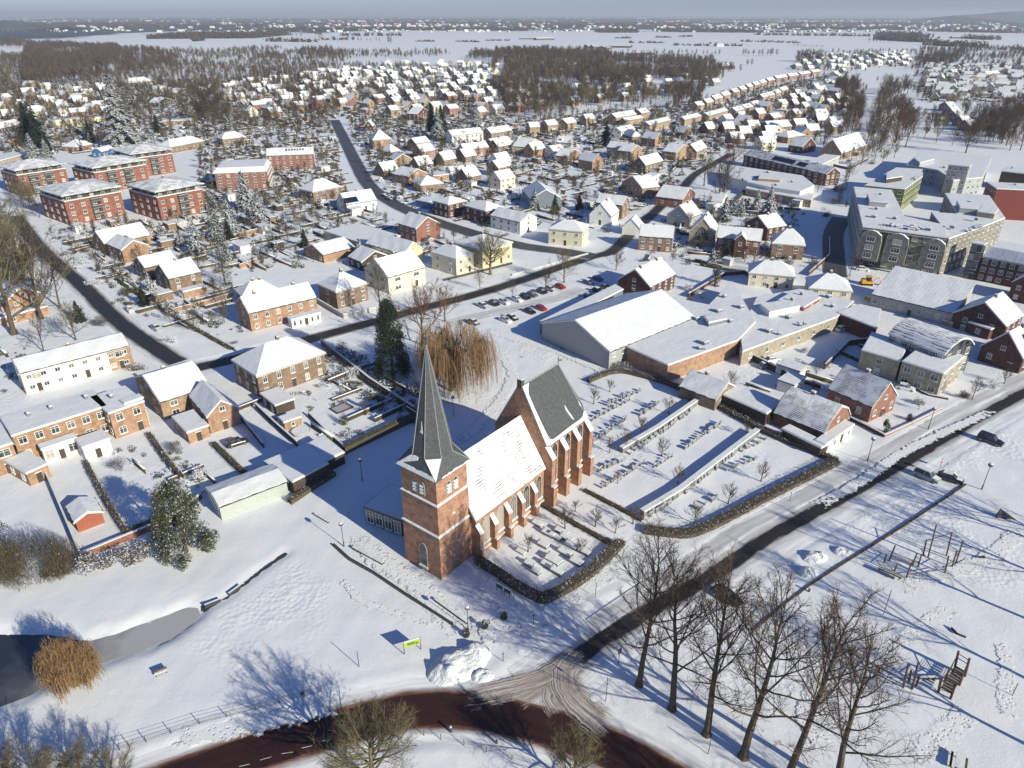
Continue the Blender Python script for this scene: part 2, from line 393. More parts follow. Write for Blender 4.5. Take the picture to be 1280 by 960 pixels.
def link(name, me, parent=None, loc=(0, 0, 0), rz=0, sc=1):
    o = bpy.data.objects.new(name, me); COL.objects.link(o); o.parent = parent; o.location = loc; o.rotation_euler = (0, 0, rz)
    if sc != 1: o.scale = (sc, sc, sc) if not isinstance(sc, tuple) else sc
    return o
def empty(name, loc, rz=0):
    o = bpy.data.objects.new(name, None); COL.objects.link(o); o.location = loc; o.rotation_euler = (0, 0, rz); o.empty_display_size = 0.5
    return o
def tag(o, label=None, cat=None, group=None, kind=None):
    if label: o['label'] = label
    if cat: o['category'] = cat
    if group: o['group'] = group
    if kind: o['kind'] = kind
    return o
def copy_tree(o, parent=None):
    c = o.copy(); COL.objects.link(c); c.parent = parent
    for ch in o.children: copy_tree(ch, c)
    return c
ORD = 'first second third fourth fifth sixth seventh eighth ninth tenth eleventh twelfth thirteenth fourteenth fifteenth sixteenth seventeenth eighteenth nineteenth twentieth'.split()
TENS = {2: 'twenty', 3: 'thirty', 4: 'forty', 5: 'fifty'}
TENS.update({6: 'sixty', 7: 'seventy', 8: 'eighty', 9: 'ninety'})
def ordinal(i):
    if i < 20: return ORD[i]
    n = (i + 1) % 100 or 1; pre = 'hundred-and-' if i > 98 else ''
    if n <= 20: return pre + ORD[n - 1]
    if n % 10 == 0: return pre + TENS[n // 10][:-1] + 'ieth'
    return pre + TENS[n // 10] + '-' + ORD[n % 10 - 1]
def np_mesh(name, V, F, mats, mi=None):
    """V (n,3), F list of equal length faces as array (m,k)"""
    me = bpy.data.meshes.new(name); k = F.shape[1]
    me.vertices.add(len(V)); me.vertices.foreach_set('co', V.astype(np.float32).ravel())
    me.loops.add(F.size); me.loops.foreach_set('vertex_index', F.astype(np.int32).ravel())
    me.polygons.add(len(F)); me.polygons.foreach_set('loop_start', np.arange(0, F.size, k, dtype=np.int32)); me.polygons.foreach_set('loop_total', np.full(len(F), k, dtype=np.int32))
    for q in mats: me.materials.append(M[q])
    if mi is not None: me.polygons.foreach_set('material_index', mi.astype(np.int32))
    me.update(calc_edges=True); me.validate()
    return me
# ================================================================ the land, roads and water
def resample(pts, step=2.0):
    out = []
    n = len(pts)
    for i in range(n - 1):
        p0 = pts[max(i - 1, 0)]; p1 = pts[i]; p2 = pts[i + 1]; p3 = pts[min(i + 2, n - 1)]
        L = math.dist(p1, p2); k = max(2, int(L / step))
        for j in range(k):
            t = j / k
            out.append(tuple(0.5 * (2 * p1[a] + (p2[a] - p0[a]) * t + (2 * p0[a] - 5 * p1[a] + 4 * p2[a] - p3[a]) * t * t + (3 * p1[a] - p0[a] - 3 * p2[a] + p3[a]) * t ** 3) for a in (0, 1)))
    out.append(pts[-1])
    return out

def offset(pts, d):
    out = []
    for i, p in enumerate(pts):
        a = pts[max(i - 1, 0)]; b = pts[min(i + 1, len(pts) - 1)]
        L = math.dist(a, b) or 1
        out.append((p[0] - (b[1] - a[1]) / L * d, p[1] + (b[0] - a[0]) / L * d))
    return out

ROADS = {
    'main_road': (path([(1400, 432), (1340, 462), (1280, 491), (1200, 535), (1120, 583), (1040, 628), (960, 672), (890, 719), (802, 768), (740, 808), (697, 842), (664, 866)]), 5.4, 'asphalt_main'),
    'curved_road': (path([(60, 1100), (140, 1010), (240, 966), (320, 939), (400, 916), (470, 896), (530, 886), (585, 887), (640, 897), (715, 918), (770, 940), (850, 985), (950, 1060)]), 5.2, 'asphalt_curve'),
    'west_street': (path([(20, 270), (42, 300), (58, 318), (80, 337), (107, 361), (133, 388), (160, 411), (190, 432), (222, 453)]), 4.2, 'asphalt_street'),
    'village_street': (path([(205, 474), (240, 461), (280, 452), (330, 439), (382, 425), (430, 412), (475, 400), (540, 382), (590, 369), (640, 354), (700, 334), (740, 321), (765, 314), (790, 291), (827, 257), (852, 236), (868, 219), (890, 206), (915, 192)]), 4.3, 'asphalt_street'),
    'hill_street': (path([(418, 150), (425, 164), (434, 182), (447, 208), (460, 230), (480, 247), (518, 267), (575, 287), (645, 306), (700, 314), (742, 321)]), 4.4, 'asphalt_blue'),
    'back_lane': (path([(1044, 345), (1042, 318), (1042, 292), (1052, 272)]), 4.0, 'asphalt_blue'),
}
ROADS = {k: (resample(v[0]), v[1], v[2]) for k, v in ROADS.items()}
POND = path([(-60, 792), (0, 791), (57, 791), (112, 799), (150, 788), (175, 779), (210, 766), (235, 757), (247, 758), (250, 767), (238, 779), (215, 795), (175, 812), (145, 821), (118, 829), (90, 840), (60, 853), (37, 867), (0, 881), (-60, 896)])
DITCH = resample(path([(252, 760), (262, 756), (282, 747), (297, 735), (312, 723), (330, 709), (345, 699), (358, 690)]), 1.0)

def seg_dist(X, Y, pts):
    d = np.full(X.shape, 1e9)
    for a, b in zip(pts[:-1], pts[1:]):
        dx, dy = b[0] - a[0], b[1] - a[1]; L2 = dx * dx + dy * dy or 1e-9
        t = np.clip(((X - a[0]) * dx + (Y - a[1]) * dy) / L2, 0, 1)
        d = np.minimum(d, np.hypot(X - a[0] - t * dx, Y - a[1] - t * dy))
    return d
def inside(X, Y, poly):
    r = np.zeros(X.shape, bool); n = len(poly)
    for i in range(n):
        x1, y1 = poly[i]; x2, y2 = poly[(i + 1) % n]
        if y1 == y2: continue
        c = ((y1 > Y) != (y2 > Y)) & (X < (x2 - x1) * (Y - y1) / (y2 - y1) + x1)
        r ^= c
    return r
def sstep(x): x = np.clip(x, 0, 1); return x * x * (3 - 2 * x)

def axis(lo, hi, step, outlo, outhi, g=1.12):
    a = list(np.arange(lo, hi + .01, step)); s = step; x = a[-1]
    while x < outhi: s *= g; x += s; a.append(x)
    s = step; x = a[0]; pre = []
    while x > outlo: s *= g; x -= s; pre.append(x)
    return np.array(pre[::-1] + a)
gx = axis(-200, 185, 1.0, -60000, 60000); gy = axis(44, 250, 0.9, -3000, 90000)
X, Y = np.meshgrid(gx, gy)
Z = np.zeros(X.shape)
fine = sstep((250 - Y) / 12) * sstep((Y - 38) / 8) * sstep((X + 200) / 8) * sstep((185 - X) / 8)
for k in range(5):
    f = 0.09 * 1.9 ** k; a1 = 0.9 + k * 1.3
    Z += 0.045 / (1 + 0.45 * k) * np.sin(X * f * math.cos(a1) + Y * f * math.sin(a1) + k * 2.1 + 1.4 * np.sin(X * f * .31 - Y * f * .23 + k))
Z += 0.03
droad = np.full(X.shape, 99.0)
msk = fine > 0
for k, (pts, hw, mt) in ROADS.items():
    d = np.full(X.shape, 99.0); d[msk] = seg_dist(X[msk], Y[msk], pts)
    droad = np.minimum(droad, d - hw)
    if k in ('main_road', 'curved_road'):
        Z += 0.16 * np.exp(-((d - hw - 0.6) / 0.55) ** 2) * (1 + 0.6 * np.sin(X * 1.7 + Y * 0.9) * np.sin(Y * 1.3 - X * .7))
Z = Z * sstep((droad + 0.3) / 1.2) - 0.14 * sstep((0.1 - droad) / 0.8)
dp = np.full(X.shape, 99.0); dp[msk] = seg_dist(X[msk], Y[msk], POND + POND[:1]) * np.where(inside(X[msk], Y[msk], POND), -1, 1)
dp = dp + 0.45 * np.sin(X * 1.3 + 0.6 * Y) * np.sin(Y * 1.7 - X * .4) + 0.25 * np.sin(X * 3.1) * np.sin(Y * 2.7)
Z -= 0.75 * sstep((2.2 - dp) / 3.4)
dd = np.full(X.shape, 99.0); dd[msk] = seg_dist(X[msk], Y[msk], DITCH)
Z -= 0.34 * sstep((1.3 - dd) / 1.2)
Z *= fine
Z -= 0.0 * X
ny, nx = X.shape
idx = np.arange(nx * ny).reshape(ny, nx)
Fq = np.stack([idx[:-1, :-1], idx[:-1, 1:], idx[1:, 1:], idx[1:, :-1]], -1).reshape(-1, 4)
me = np_mesh('snowy_ground', np.stack([X, Y, Z], -1).reshape(-1, 3), Fq, ['land'])
me.polygons.foreach_set('use_smooth', [True] * len(Fq))
ground = link('snowy_ground', me); ground['kind'] = 'structure'

def road_z(y): return -0.05 + 0.10 * float(sstep((y - 232) / 12))
def ribbon(name, pts, hw, mat, dz=0.0, unit=False):
    TL = sum(math.dist(p, q) for p, q in zip(pts[:-1], pts[1:]))
    mb = MB(); n = 6; s = 0; prev = None
    rows = []
    for i, p in enumerate(pts):
        if i: s += math.dist(p, pts[i - 1])
        a = pts[max(i - 1, 0)]; b = pts[min(i + 1, len(pts) - 1)]; L = math.dist(a, b) or 1
        nx_, ny_ = -(b[1] - a[1]) / L, (b[0] - a[0]) / L
        rows.append([((p[0] + nx_ * o, p[1] + ny_ * o, road_z(p[1]) + dz), (s / TL, o / hw) if unit else (s, o)) for o in [hw * (-1 + 2 * k / n) for k in range(n + 1)]])
    for r0, r1 in zip(rows[:-1], rows[1:]):
        for k in range(n):
            q = [r0[k], r1[k], r1[k + 1], r0[k + 1]]
            mb.face([x[0] for x in q], 0, [x[1] for x in q])
    o = mb.obj(name, mat); o['kind'] = 'structure'
    return o
for i, (k, (pts, hw, mt)) in enumerate(ROADS.items()): ribbon(k, pts, hw, mt, 0.004 * i + (0.008 if k == 'curved_road' else 0))

def sheet(name, px, mat, z=0.0, grid=False, raw=False):
    mb = MB(); pl = px if raw else path(px); mb.face([(p[0], p[1], z) for p in pl], 0, [tuple(p) for p in pl])
    o = mb.obj(name, mat); o['kind'] = 'structure'; return o
sheet('pond_water', POND, 'pond', -0.38, raw=True)
ribbon('frozen_ditch', DITCH, 0.8, 'metal_dark', -0.19)
for i, pts in enumerate([[(735, 812), (705, 832), (672, 850), (630, 862), (570, 874)], [(738, 812), (712, 832), (706, 850), (716, 872), (742, 896), (775, 922)], [(722, 824), (690, 848), (664, 866), (640, 880)], [(716, 828), (694, 852), (690, 872), (705, 895)]]):
    ribbon('junction_tracks', resample(path(pts), 1.0), (3.0, 3.4, 2.0, 2.4)[i], 'junction_tracks', 0.03 + 0.006 * i + (0.11 if i < 2 else 0), True)
for nm, pts, hw, dz in [('snowy_pavement', [(1290, 466), (1180, 520), (1085, 575), (1010, 618), (930, 660), (860, 705), (800, 742), (742, 782)], 1.5, 0.135),
                        ('car_park_lane', [(560, 405), (600, 395), (650, 384), (700, 372), (730, 362)], 3.2, 0.14),
                        ('snowy_lane', [(885, 330), (930, 336), (960, 340)], 3.0, 0.10)]:
    ribbon(nm, resample(path(pts)), hw, 'tracks', dz)
mb = MB()
for (x0, y0, x1, y1) in [(325, 950, 339, 946), (352, 942, 366, 940), (377, 935, 390, 932), (299, 958, 312, 955), (403, 926, 414, 924)]:
    a = G(x0, y0); b = G(x1, y1); d = Vector((b[0] - a[0], b[1] - a[1])).normalized(); nn = Vector((-d.y, d.x)) * 0.05
    mb = MB(); mb.face([(a[0] - nn.x, a[1] - nn.y, -0.015), (b[0] - nn.x, b[1] - nn.y, -0.015), (b[0] + nn.x, b[1] + nn.y, -0.015), (a[0] + nn.x, a[1] + nn.y, -0.015)])
    o = mb.obj('road_marking', 'road_mark'); o['kind'] = 'structure'
for i in range(7):       # zebra crossing on the hill street
    a = G(441 + i * 3.4, 188.6 - i * .15)
    mb = MB(); mb.box(a[0] - .25, a[1] - 1.2, 0.075, a[0] + .25, a[1] + 1.2, 0.08); o = mb.obj('road_marking', 'road_mark'); o['kind'] = 'structure'

# low hills on the skyline, woods and hamlets of the far plain
def hills(name, pts, y, depth):
    mb = MB(); 
    for (x0, h0), (x1, h1) in zip(pts[:-1], pts[1:]):
        mb.face([(x0, y, 0), (x1, y, 0), (x1, y + depth * .5, h1), (x0, y + depth * .5, h0)]); mb.face([(x0, y + depth * .5, h0), (x1, y + depth * .5, h1), (x1, y + depth, 0), (x0, y + depth, 0)])
    o = mb.obj(name, 'far_hill', smooth=True); o['kind'] = 'structure'
plain('far_hill', (0.10, 0.105, 0.11), 0.9, 0.1, 0.5, 0.004)
def hp(px, py, y): return ((px - 640) / 887 * y / math.cos(PITCH) * 1.0, max(2, CAM_H - y * ((py - 18) / 887) / math.cos(PITCH) ** 2 * 1.0))
hills('wooded_hills', [hp(1130, 19, 8600), hp(1165, 17.2, 8600), hp(1185, 15.5, 8600), hp(1215, 14.8, 8600), hp(1250, 14.2, 8600), hp(1300, 13.6, 8600), hp(1400, 14.5, 8600), hp(1500, 17, 8600)], 8400, 2600)
hills('wooded_hills', [hp(-120, 21, 4200), hp(0, 22.6, 4200), hp(30, 21.8, 4200), hp(60, 22.8, 4200), hp(110, 23, 4200), hp(140, 25.5, 4200), hp(155, 29, 4200)], 4100, 900)
# ================================================================ buildings
OCC = []      # circles taken by buildings
WMESH = {}
def win_mesh(w, h, kind, lod):
    key = (round(w, 1), round(h, 1), kind, lod)
    if key in WMESH: return WMESH[key]
    w, h = key[0], key[1]; fr = MB(); pn = MB(); t = 0.09
    fm = {'g': 'grey_trim'}.get(kind, 'white_paint')
    x0, x1 = -w / 2, w / 2
    def bar(a, b, c, d, dep=0.09): fr.box(a, -dep, b, c, -0.002, d)
    bar(x0, 0, x1, t); bar(x0, h - t, x1, h); bar(x0, t, x0 + t, h - t); bar(x1 - t, t, x1, h - t)
    n = 1 if w < 1 else (2 if w < 2 else int(w / 0.9))
    for k in range(1, n): cx = x0 + w * k / n; bar(cx - .035, t, cx + .035, h - t, .075)
    if h > 1.2 and lod == 0: bar(x0 + t, h * .68, x1 - t, h * .68 + .06, .065)
    fr.box(x0 - .08, -0.2, -0.1, x1 + .08, -0.002, -0.004)
    if kind != 'n': fr.face([(x0 - .08, -0.2, 0.03), (x1 + .08, -0.2, 0.03), (x1 + .08, -0.1, 0.05), (x0 - .08, -0.1, 0.05)], 1)
    if lod:
        fr.face([(x0 + t, -0.04, t), (x1 - t, -0.04, t), (x1 - t, -0.04, h - t), (x0 + t, -0.04, h - t)], 2)
        WMESH[key] = (fr.mesh('window', [fm, 'snow', 'glass']), None)
    else:
        pn.face([(x0 + t, -0.04, t), (x1 - t, -0.04, t), (x1 - t, -0.04, h - t), (x0 + t, -0.04, h - t)])
        WMESH[key] = (fr.mesh('window', [fm, 'snow']), pn.mesh('pane', 'glass'))
    return WMESH[key]

def window(parent, x, y, z, rz, w=1.2, h=1.4, kind='w', lod=0, name='window'):
    a, p = win_mesh(w, h, kind, lod)
    o = link(name, a, parent, (x, y, z), rz)
    if p: link('pane', p, o)
    return o

def facade_windows(root, x0, y0, rz, L, ze, n, lod, w=1.2, h=1.4, kind='w', floors=None, door=False, gable=None, skip0=False):
    if L < 2.5 or n == 0: return
    nf = floors or max(1, round(ze / 2.9)); fh = ze / nf
    n = n or max(1, int(L / 3.3)); c, s = math.cos(rz), math.sin(rz)
    dk = n // 2 if door else -1
    for f in range(nf):
        for i in range(n):
            t = L * (i + .5) / n
            if f == 0 and i == dk:
                d = MB(); d.box(-.5, -.07, .05, .5, 0, 2.15); d.box(-.6, -.1, 2.15, .6, 0, 2.3, 1)
                d.obj('door', ['dark_wood', 'white_paint'], root, loc=(x0 + c * t, y0 + s * t, 0), rz=rz); continue
            if f == 0 and skip0: continue
            hh = min(h, fh - .7); window(root, x0 + c * t, y0 + s * t, f * fh + (fh - hh) * .55, rz, w, hh, kind, lod)
    if gable and gable - ze > 2.4: window(root, x0 + c * L / 2, y0 + s * L / 2, ze + (gable - ze) * .12, rz, min(w, 1.2), 1.1, kind, lod)

def chim(roof, x, y, z0, z1, s=.35, mat='brown_brick'):
    m = MB(); m.box(-s, -s * 1.3, 0, s, s * 1.3, z1 - z0, 0, False); m.box(-s - .05, -s * 1.3 - .05, z1 - z0, s + .05, s * 1.3 + .05, z1 - z0 + .12, 1); m.box(-s, -s * 1.25, z1 - z0 + .12, s, s * 1.25, z1 - z0 + .28, 2)
    m.obj('chimney', [mat, 'stone', 'roof_snow'], roof, loc=(x, y, z0))

def prof_solid(mb, prof, e0, e1, t0, t1, ax, mi=0):
    """extrude a roof profile (s,z) between heights +t0 and +t1"""
    f = (lambda e, s, z: (e, s, z)) if ax == 'u' else (lambda e, s, z: (s, e, z))
    lo = [(s, z + t0) for s, z in prof]; up = [(s, z + t1) for s, z in prof]
    for arr in (lo, up):
        for a, b in zip(arr[:-1], arr[1:]): mb.face([f(e0, *a), f(e1, *a), f(e1, *b), f(e0, *b)], mi)
    for a, b in ((lo[0], up[0]), (lo[-1], up[-1])): mb.face([f(e0, *a), f(e1, *a), f(e1, *b), f(e0, *b)], mi)
    for e in (e0, e1):
        for k in range(len(prof) - 1): mb.face([f(e, *lo[k]), f(e, *lo[k + 1]), f(e, *up[k + 1]), f(e, *up[k])], mi)

def snow_slopes(mb, prof, e0, e1, t0, ax, rg):
    """snow lying on the roof slopes: uneven thickness, wavering eaves and verges"""
    f = (lambda e, s, z: (e, s, z)) if ax == 'u' else (lambda e, s, z: (s, e, z))
    n = max(4, int((e1 - e0) / .9)); k = len(prof) - 1; ph = rg.uniform(0, 9)
    for q in range(k):
        (sa, za), (sb, zb) = prof[q], prof[q + 1]; rows = 3 if k <= 3 else 1; grid = []
        for i in range(n + 1):
            e = e0 + (e1 - e0) * i / n; col = []
            for j in range(rows + 1):
                t = j / rows; s, z = sa + (sb - sa) * t, za + (zb - za) * t; th = .13 + .05 * math.sin(e * 1.1 + s * .9 + ph) * math.sin(s * 1.7 + ph)
                if (q == 0 and j == 0) or (q == k - 1 and j == rows):
                    w = .10 + .09 * math.sin(e * 2.3 + ph) + rg.uniform(-.05, .06); d = 1 if q == 0 else -1; L_ = math.hypot(sb - sa, zb - za); s += (sb - sa) / L_ * w * d; z += (zb - za) / L_ * w * d; th *= .8
                ee = e
                if i == 0: ee += rg.uniform(0, .14)
                if i == n: ee -= rg.uniform(0, .14)
                col.append((f(ee, s, z + t0 + th), f(ee, s, z + t0 - .01)))
            grid.append(col)
        for i in range(n):
            for j in range(rows): mb.face([grid[i][j][0], grid[i + 1][j][0], grid[i + 1][j + 1][0], grid[i][j + 1][0]])
            if q == 0: mb.face([grid[i][0][1], grid[i + 1][0][1], grid[i + 1][0][0], grid[i][0][0]])
            if q == k - 1: mb.face([grid[i][rows][0], grid[i + 1][rows][0], grid[i + 1][rows][1], grid[i][rows][1]])
        for i in (0, n):
            for j in range(rows): mb.face([grid[i][j][1], grid[i][j + 1][1], grid[i][j + 1][0], grid[i][j][0]])

def frustum(mb, r0, z0, r1, z1, t0, t1, mi=0, cap=True):
    c0 = [(r0[0], r0[1]), (r0[2], r0[1]), (r0[2], r0[3]), (r0[0], r0[3])]; c1 = [(r1[0], r1[1]), (r1[2], r1[1]), (r1[2], r1[3]), (r1[0], r1[3])]
    for t in (t0, t1):
        for i in range(4):
            j = (i + 1) % 4
            q = [(*c0[i], z0 + t), (*c0[j], z0 + t), (*c1[j], z1 + t), (*c1[i], z1 + t)]
            if math.dist(c1[i], c1[j]) < 1e-3: q = q[:3]
            mb.face(q, mi)
        if cap and r1[2] - r1[0] > .05 and r1[3] - r1[1] > .05: mb.face([(*c, z1 + t) for c in c1], mi)
    for i in range(4):
        j = (i + 1) % 4; mb.face([(*c0[i], z0 + t0), (*c0[j], z0 + t0), (*c0[j], z0 + t1), (*c0[i], z0 + t1)], mi)

def frame_of(A, B, ze, W, ang=None):
    a = G(A[0], A[1], ze); b = G(B[0], B[1], ze); L = math.dist(a, b); th = math.atan2(b[1] - a[1], b[0] - a[0])
    if ang is not None: th = R(ang)
    if isinstance(W, (tuple, list)):
        c = G(W[0], W[1], ze); W = -(c[0] - a[0]) * math.sin(th) + (c[1] - a[1]) * math.cos(th)
    return a, L, th, max(W, 2.0)

def house(A, B, ze, W, typ, zr, wall, label=None, name='house', cat='house', win=None, ws=(1.2, 1.4), kind='w', floors=None, lod=0, ang=None, chim_n=1, snow='roof_snow',
          group=None, door=True, winL=None, winR=None, trim='white_paint', tiles='roof_tile', ov=.35, frame=None, gmat=None, solar=None, rwin=None, cover=True, base=None, gwin=True):
    a, L, th, W = frame or frame_of(A, B, ze, W, ang)
    root = empty(name, (a[0], a[1], 0), th)
    tag(root, label, cat, group)
    cx = a[0] + math.cos(th) * L / 2 - math.sin(th) * W / 2; cy = a[1] + math.sin(th) * L / 2 + math.cos(th) * W / 2
    OCC.append((cx, cy, (L + W) * .27 + 1.2))
    w = MB(); ax = 'v' if typ in ('v', 'gv', 'bv') else 'u'
    S, E = (L, W) if ax == 'v' else (W, L)
    prof = None
    if typ in ('u', 'v'): prof = [(0, ze), (S / 2, zr), (S, ze)]
    elif typ == 's': prof = [(0, ze), (S, zr)]
    elif typ == 'gv': prof = [(0, ze), (S * .18, ze + (zr - ze) * .58), (S / 2, zr), (S * .82, ze + (zr - ze) * .58), (S, ze)]
    elif typ in ('b', 'bv'): prof = [(S * k / 8, ze + (zr - ze) * math.sin(PI * k / 8) ** .8) for k in range(9)]
    wm = [wall, gmat or wall]
    if prof is None:
        w.prism([(0, 0), (L, 0), (L, W), (0, W)], -.3, ze, 0)
    else:
        f = (lambda e, s, z: (e, s, z)) if ax == 'u' else (lambda e, s, z: (s, e, z))
        for s, z in (prof[0], prof[-1]): w.face([f(0, s, -.3), f(E, s, -.3), f(E, s, z), f(0, s, z)])
        for e in (0, E):
            w.face([f(e, 0, -.3), f(e, S, -.3)] + [f(e, s, z) for s, z in prof[::-1]], 1)
    w.obj('wall', wm, root)
    rf = MB(); sn = MB()
    if prof is not None:
        def ext(pr, o):
            s0, z0 = pr[0]; s1, z1 = pr[1]; d = math.hypot(s1 - s0, z1 - z0); p = [(s0 - (s1 - s0) / d * o, z0 - (z1 - z0) / d * o)] + list(pr[1:-1])
            s0, z0 = pr[-1]; s1, z1 = pr[-2]; d = math.hypot(s1 - s0, z1 - z0); return p + [(s0 - (s1 - s0) / d * o, z0 - (z1 - z0) / d * o)]
        prof_solid(rf, ext(prof, ov), -ov * .6, E + ov * .6, .02, .2, ax)
        for e, e2 in ((-ov * .6 - .03, -ov * .6 - .001), (E + ov * .6 + .001, E + ov * .6 + .03)): prof_solid(rf, ext(prof, ov + .04), e, e2, -.05, .22, ax, 1)
        if cover:
            snow_slopes(sn, ext(prof, ov - .02), -ov * .5, E + ov * .5, .2, ax, random.Random(int(abs(a[0] * 3 + a[1]))))
    elif typ in ('h', 'm'):
        ins = min(L, W) / 2 if typ == 'h' else 1.3
        sl = (zr - ze) / ins; o = ov if typ == 'h' else .15
        if typ == 'h':
            r1 = (W / 2, W / 2, L - W / 2, W / 2) if L >= W else (L / 2, L / 2, L / 2, W - L / 2)
            r1 = (min(r1[0], r1[2]), min(r1[1], r1[3]), max(r1[0], r1[2]), max(r1[1], r1[3]))
        else: r1 = (ins, ins, L - ins, W - ins)
        r0 = (-o, -o, L + o, W + o)
        frustum(rf, r0, ze - o * sl * .5, r1, zr, 0, .16)
        frustum(rf, (-o - .03, -o - .03, L + o + .03, W + o + .03), ze - o * sl * .5 - .12, (-o - .03, -o - .03, L + o + .03, W + o + .03), ze - o * sl * .5 - .01, 0, .1, 1)
        if cover: frustum(sn, (-o + .04, -o + .04, L + o - .04, W + o - .04), ze - o * sl * .5 + .02, (r1[0], r1[1], r1[2], r1[3]), zr, .16, .30)
    else:
        rf.box(-.12, -.12, ze, L + .12, W + .12, ze + .16, 0); rf.box(-.18, -.18, ze - .1, L + .18, -.12, ze + .26, 1); rf.box(-.18, W + .12, ze - .1, L + .18, W + .18, ze + .26, 1)
        rf.box(-.18, -.12, ze - .1, -.12, W + .12, ze + .26, 1); rf.box(L + .12, -.12, ze - .1, L + .18, W + .12, ze + .26, 1)
        sn.box(-.08, -.08, ze + .16, L + .08, W + .08, ze + .30, 0)
    roof = rf.obj('roof', [tiles, trim], root)
    if cover: sn.obj('snow_cover', snow, roof)
    if chim_n:
        rng = random.Random(int(abs(a[0] * 7 + a[1] * 13)))
        for k in range(chim_n):
            t = (k + .5) / chim_n + rng.uniform(-.12, .12)
            if prof is not None and typ != 's':
                e, s = E * min(.93, max(.07, t)), S / 2 + .3
                (chim(roof, e, s, zr - .3, zr + .8) if ax == 'u' else chim(roof, s, e, zr - .3, zr + .8))
            elif typ == 'h': chim(roof, L / 2 + (L - min(L, W)) * (t - .5), W / 2 + .2, zr - .5, zr + .9)
            else: chim(roof, L * t, W * .6, ze + .1, ze + 1.0, .3, 'steel_cladding')
    # dormers and lean-tos that most of these houses have
    rx = random.Random(int(abs(a[0] * 11 + a[1] * 5)))
    if lod == 1 and typ == 'u' and L > 8 and name == 'house':
        if rx.random() < .55 and zr - ze > 2.3:
            x = L * rx.uniform(.25, .7); dw = rx.uniform(1.2, 2.4); t = .25; y0 = S / 2 * t; z0 = ze + (zr - ze) * t; z1 = z0 + 1.35; y1 = S / 2 * min(.95, (z1 - ze) / (zr - ze))
            m = MB(); m.face([(x, y0, z0), (x + dw, y0, z0), (x + dw, y0, z1), (x, y0, z1)]); m.face([(x, y0, z0), (x, y1, z1), (x, y0, z1)]); m.face([(x + dw, y0, z0), (x + dw, y1, z1), (x + dw, y0, z1)]); m.box(x - .15, y0 - .2, z1, x + dw + .15, y1 + .2, z1 + .28, 1); m.box(x + .15, y0 - .05, z0 + .45, x + dw - .15, y0 - .01, z1 - .15, 2)
            m.obj('dormer', ['white_paint', 'roof_snow', 'glass'], roof)
        if rx.random() < .6:
            x = L * rx.uniform(.05, .5); lw = min(L - x, rx.uniform(3, 6)); m = MB(); hd = rx.uniform(1.6, 3.4); m.box(x, -hd, -.2, x + lw, -.01, 2.35, 0, False); m.box(x - .15, -hd - .15, 2.35, x + lw + .15, -.01, 2.48, 2); m.box(x - .1, -hd - .1, 2.48, x + lw + .1, -.01, 2.66, 1); m.box(x + .5, -hd - .04, .9, x + lw - .5, -hd + .01, 2.0, 3)
            m.obj('extension', [wall if rx.random() < .6 else 'white_plaster', 'roof_snow', 'white_paint', 'glass'], root)
    # windows on the walls turned to the south
    def faces_cam(mx, my, rz):
        wx = a[0] + math.cos(th) * mx - math.sin(th) * my; wy = a[1] + math.sin(th) * mx + math.cos(th) * my
        nx_, ny_ = math.sin(th + rz), -math.cos(th + rz)
        return nx_ * (0 - wx) + ny_ * (0 - wy) > 0
    zz = zr if typ in ('u', 'v', 'gv') else None
    if faces_cam(L / 2, 0, 0): facade_windows(root, 0, 0, 0, L, ze, win, lod, *ws, kind, floors, door, zz if ax == 'v' and gwin else None)
    if faces_cam(0, W / 2, -PI / 2): facade_windows(root, 0, W, -PI / 2, W, ze, winL, lod, *ws, kind, floors, False, zz if ax == 'u' and gwin else None)
    if faces_cam(L, W / 2, PI / 2): facade_windows(root, L, 0, PI / 2, W, ze if typ != 's' else ze, winR, lod, *ws, kind, floors, False, zz if ax == 'u' and gwin else None)
    if faces_cam(L / 2, W, PI): facade_windows(root, L, W, PI, L, ze, win, lod, *ws, kind, floors, False, None)
    # panels / roof windows lying on the slopes: (nm, side, e0, e1, t0, t1) with t from eave to ridge
    for nm, side, e0, e1, t0, t1 in (solar or []) + (rwin or []):
        m = MB(); hs = (S / 2) if typ in ('u', 'v', 'gv') else S
        def pt(e, t, lift):
            s = t * hs if side == 0 else S - t * hs
            z = ze + (zr - ze) * t + lift + .2
            return (e, s, z) if ax == 'u' else (s, e, z)
        q = [pt(e0 * E, t0, .26), pt(e1 * E, t0, .26), pt(e1 * E, t1, .26), pt(e0 * E, t1, .26)]
        q2 = [pt(e0 * E, t0, .1), pt(e1 * E, t0, .1), pt(e1 * E, t1, .1), pt(e0 * E, t1, .1)]
        m.face(q); 
        for i in range(4): m.face([q2[i], q2[(i + 1) % 4], q[(i + 1) % 4], q[i]], 1)
        m.obj(nm, ['solar' if nm == 'solar_panel' else 'glass', 'white_paint' if nm != 'solar_panel' else 'metal_dark'], roof)
    return root

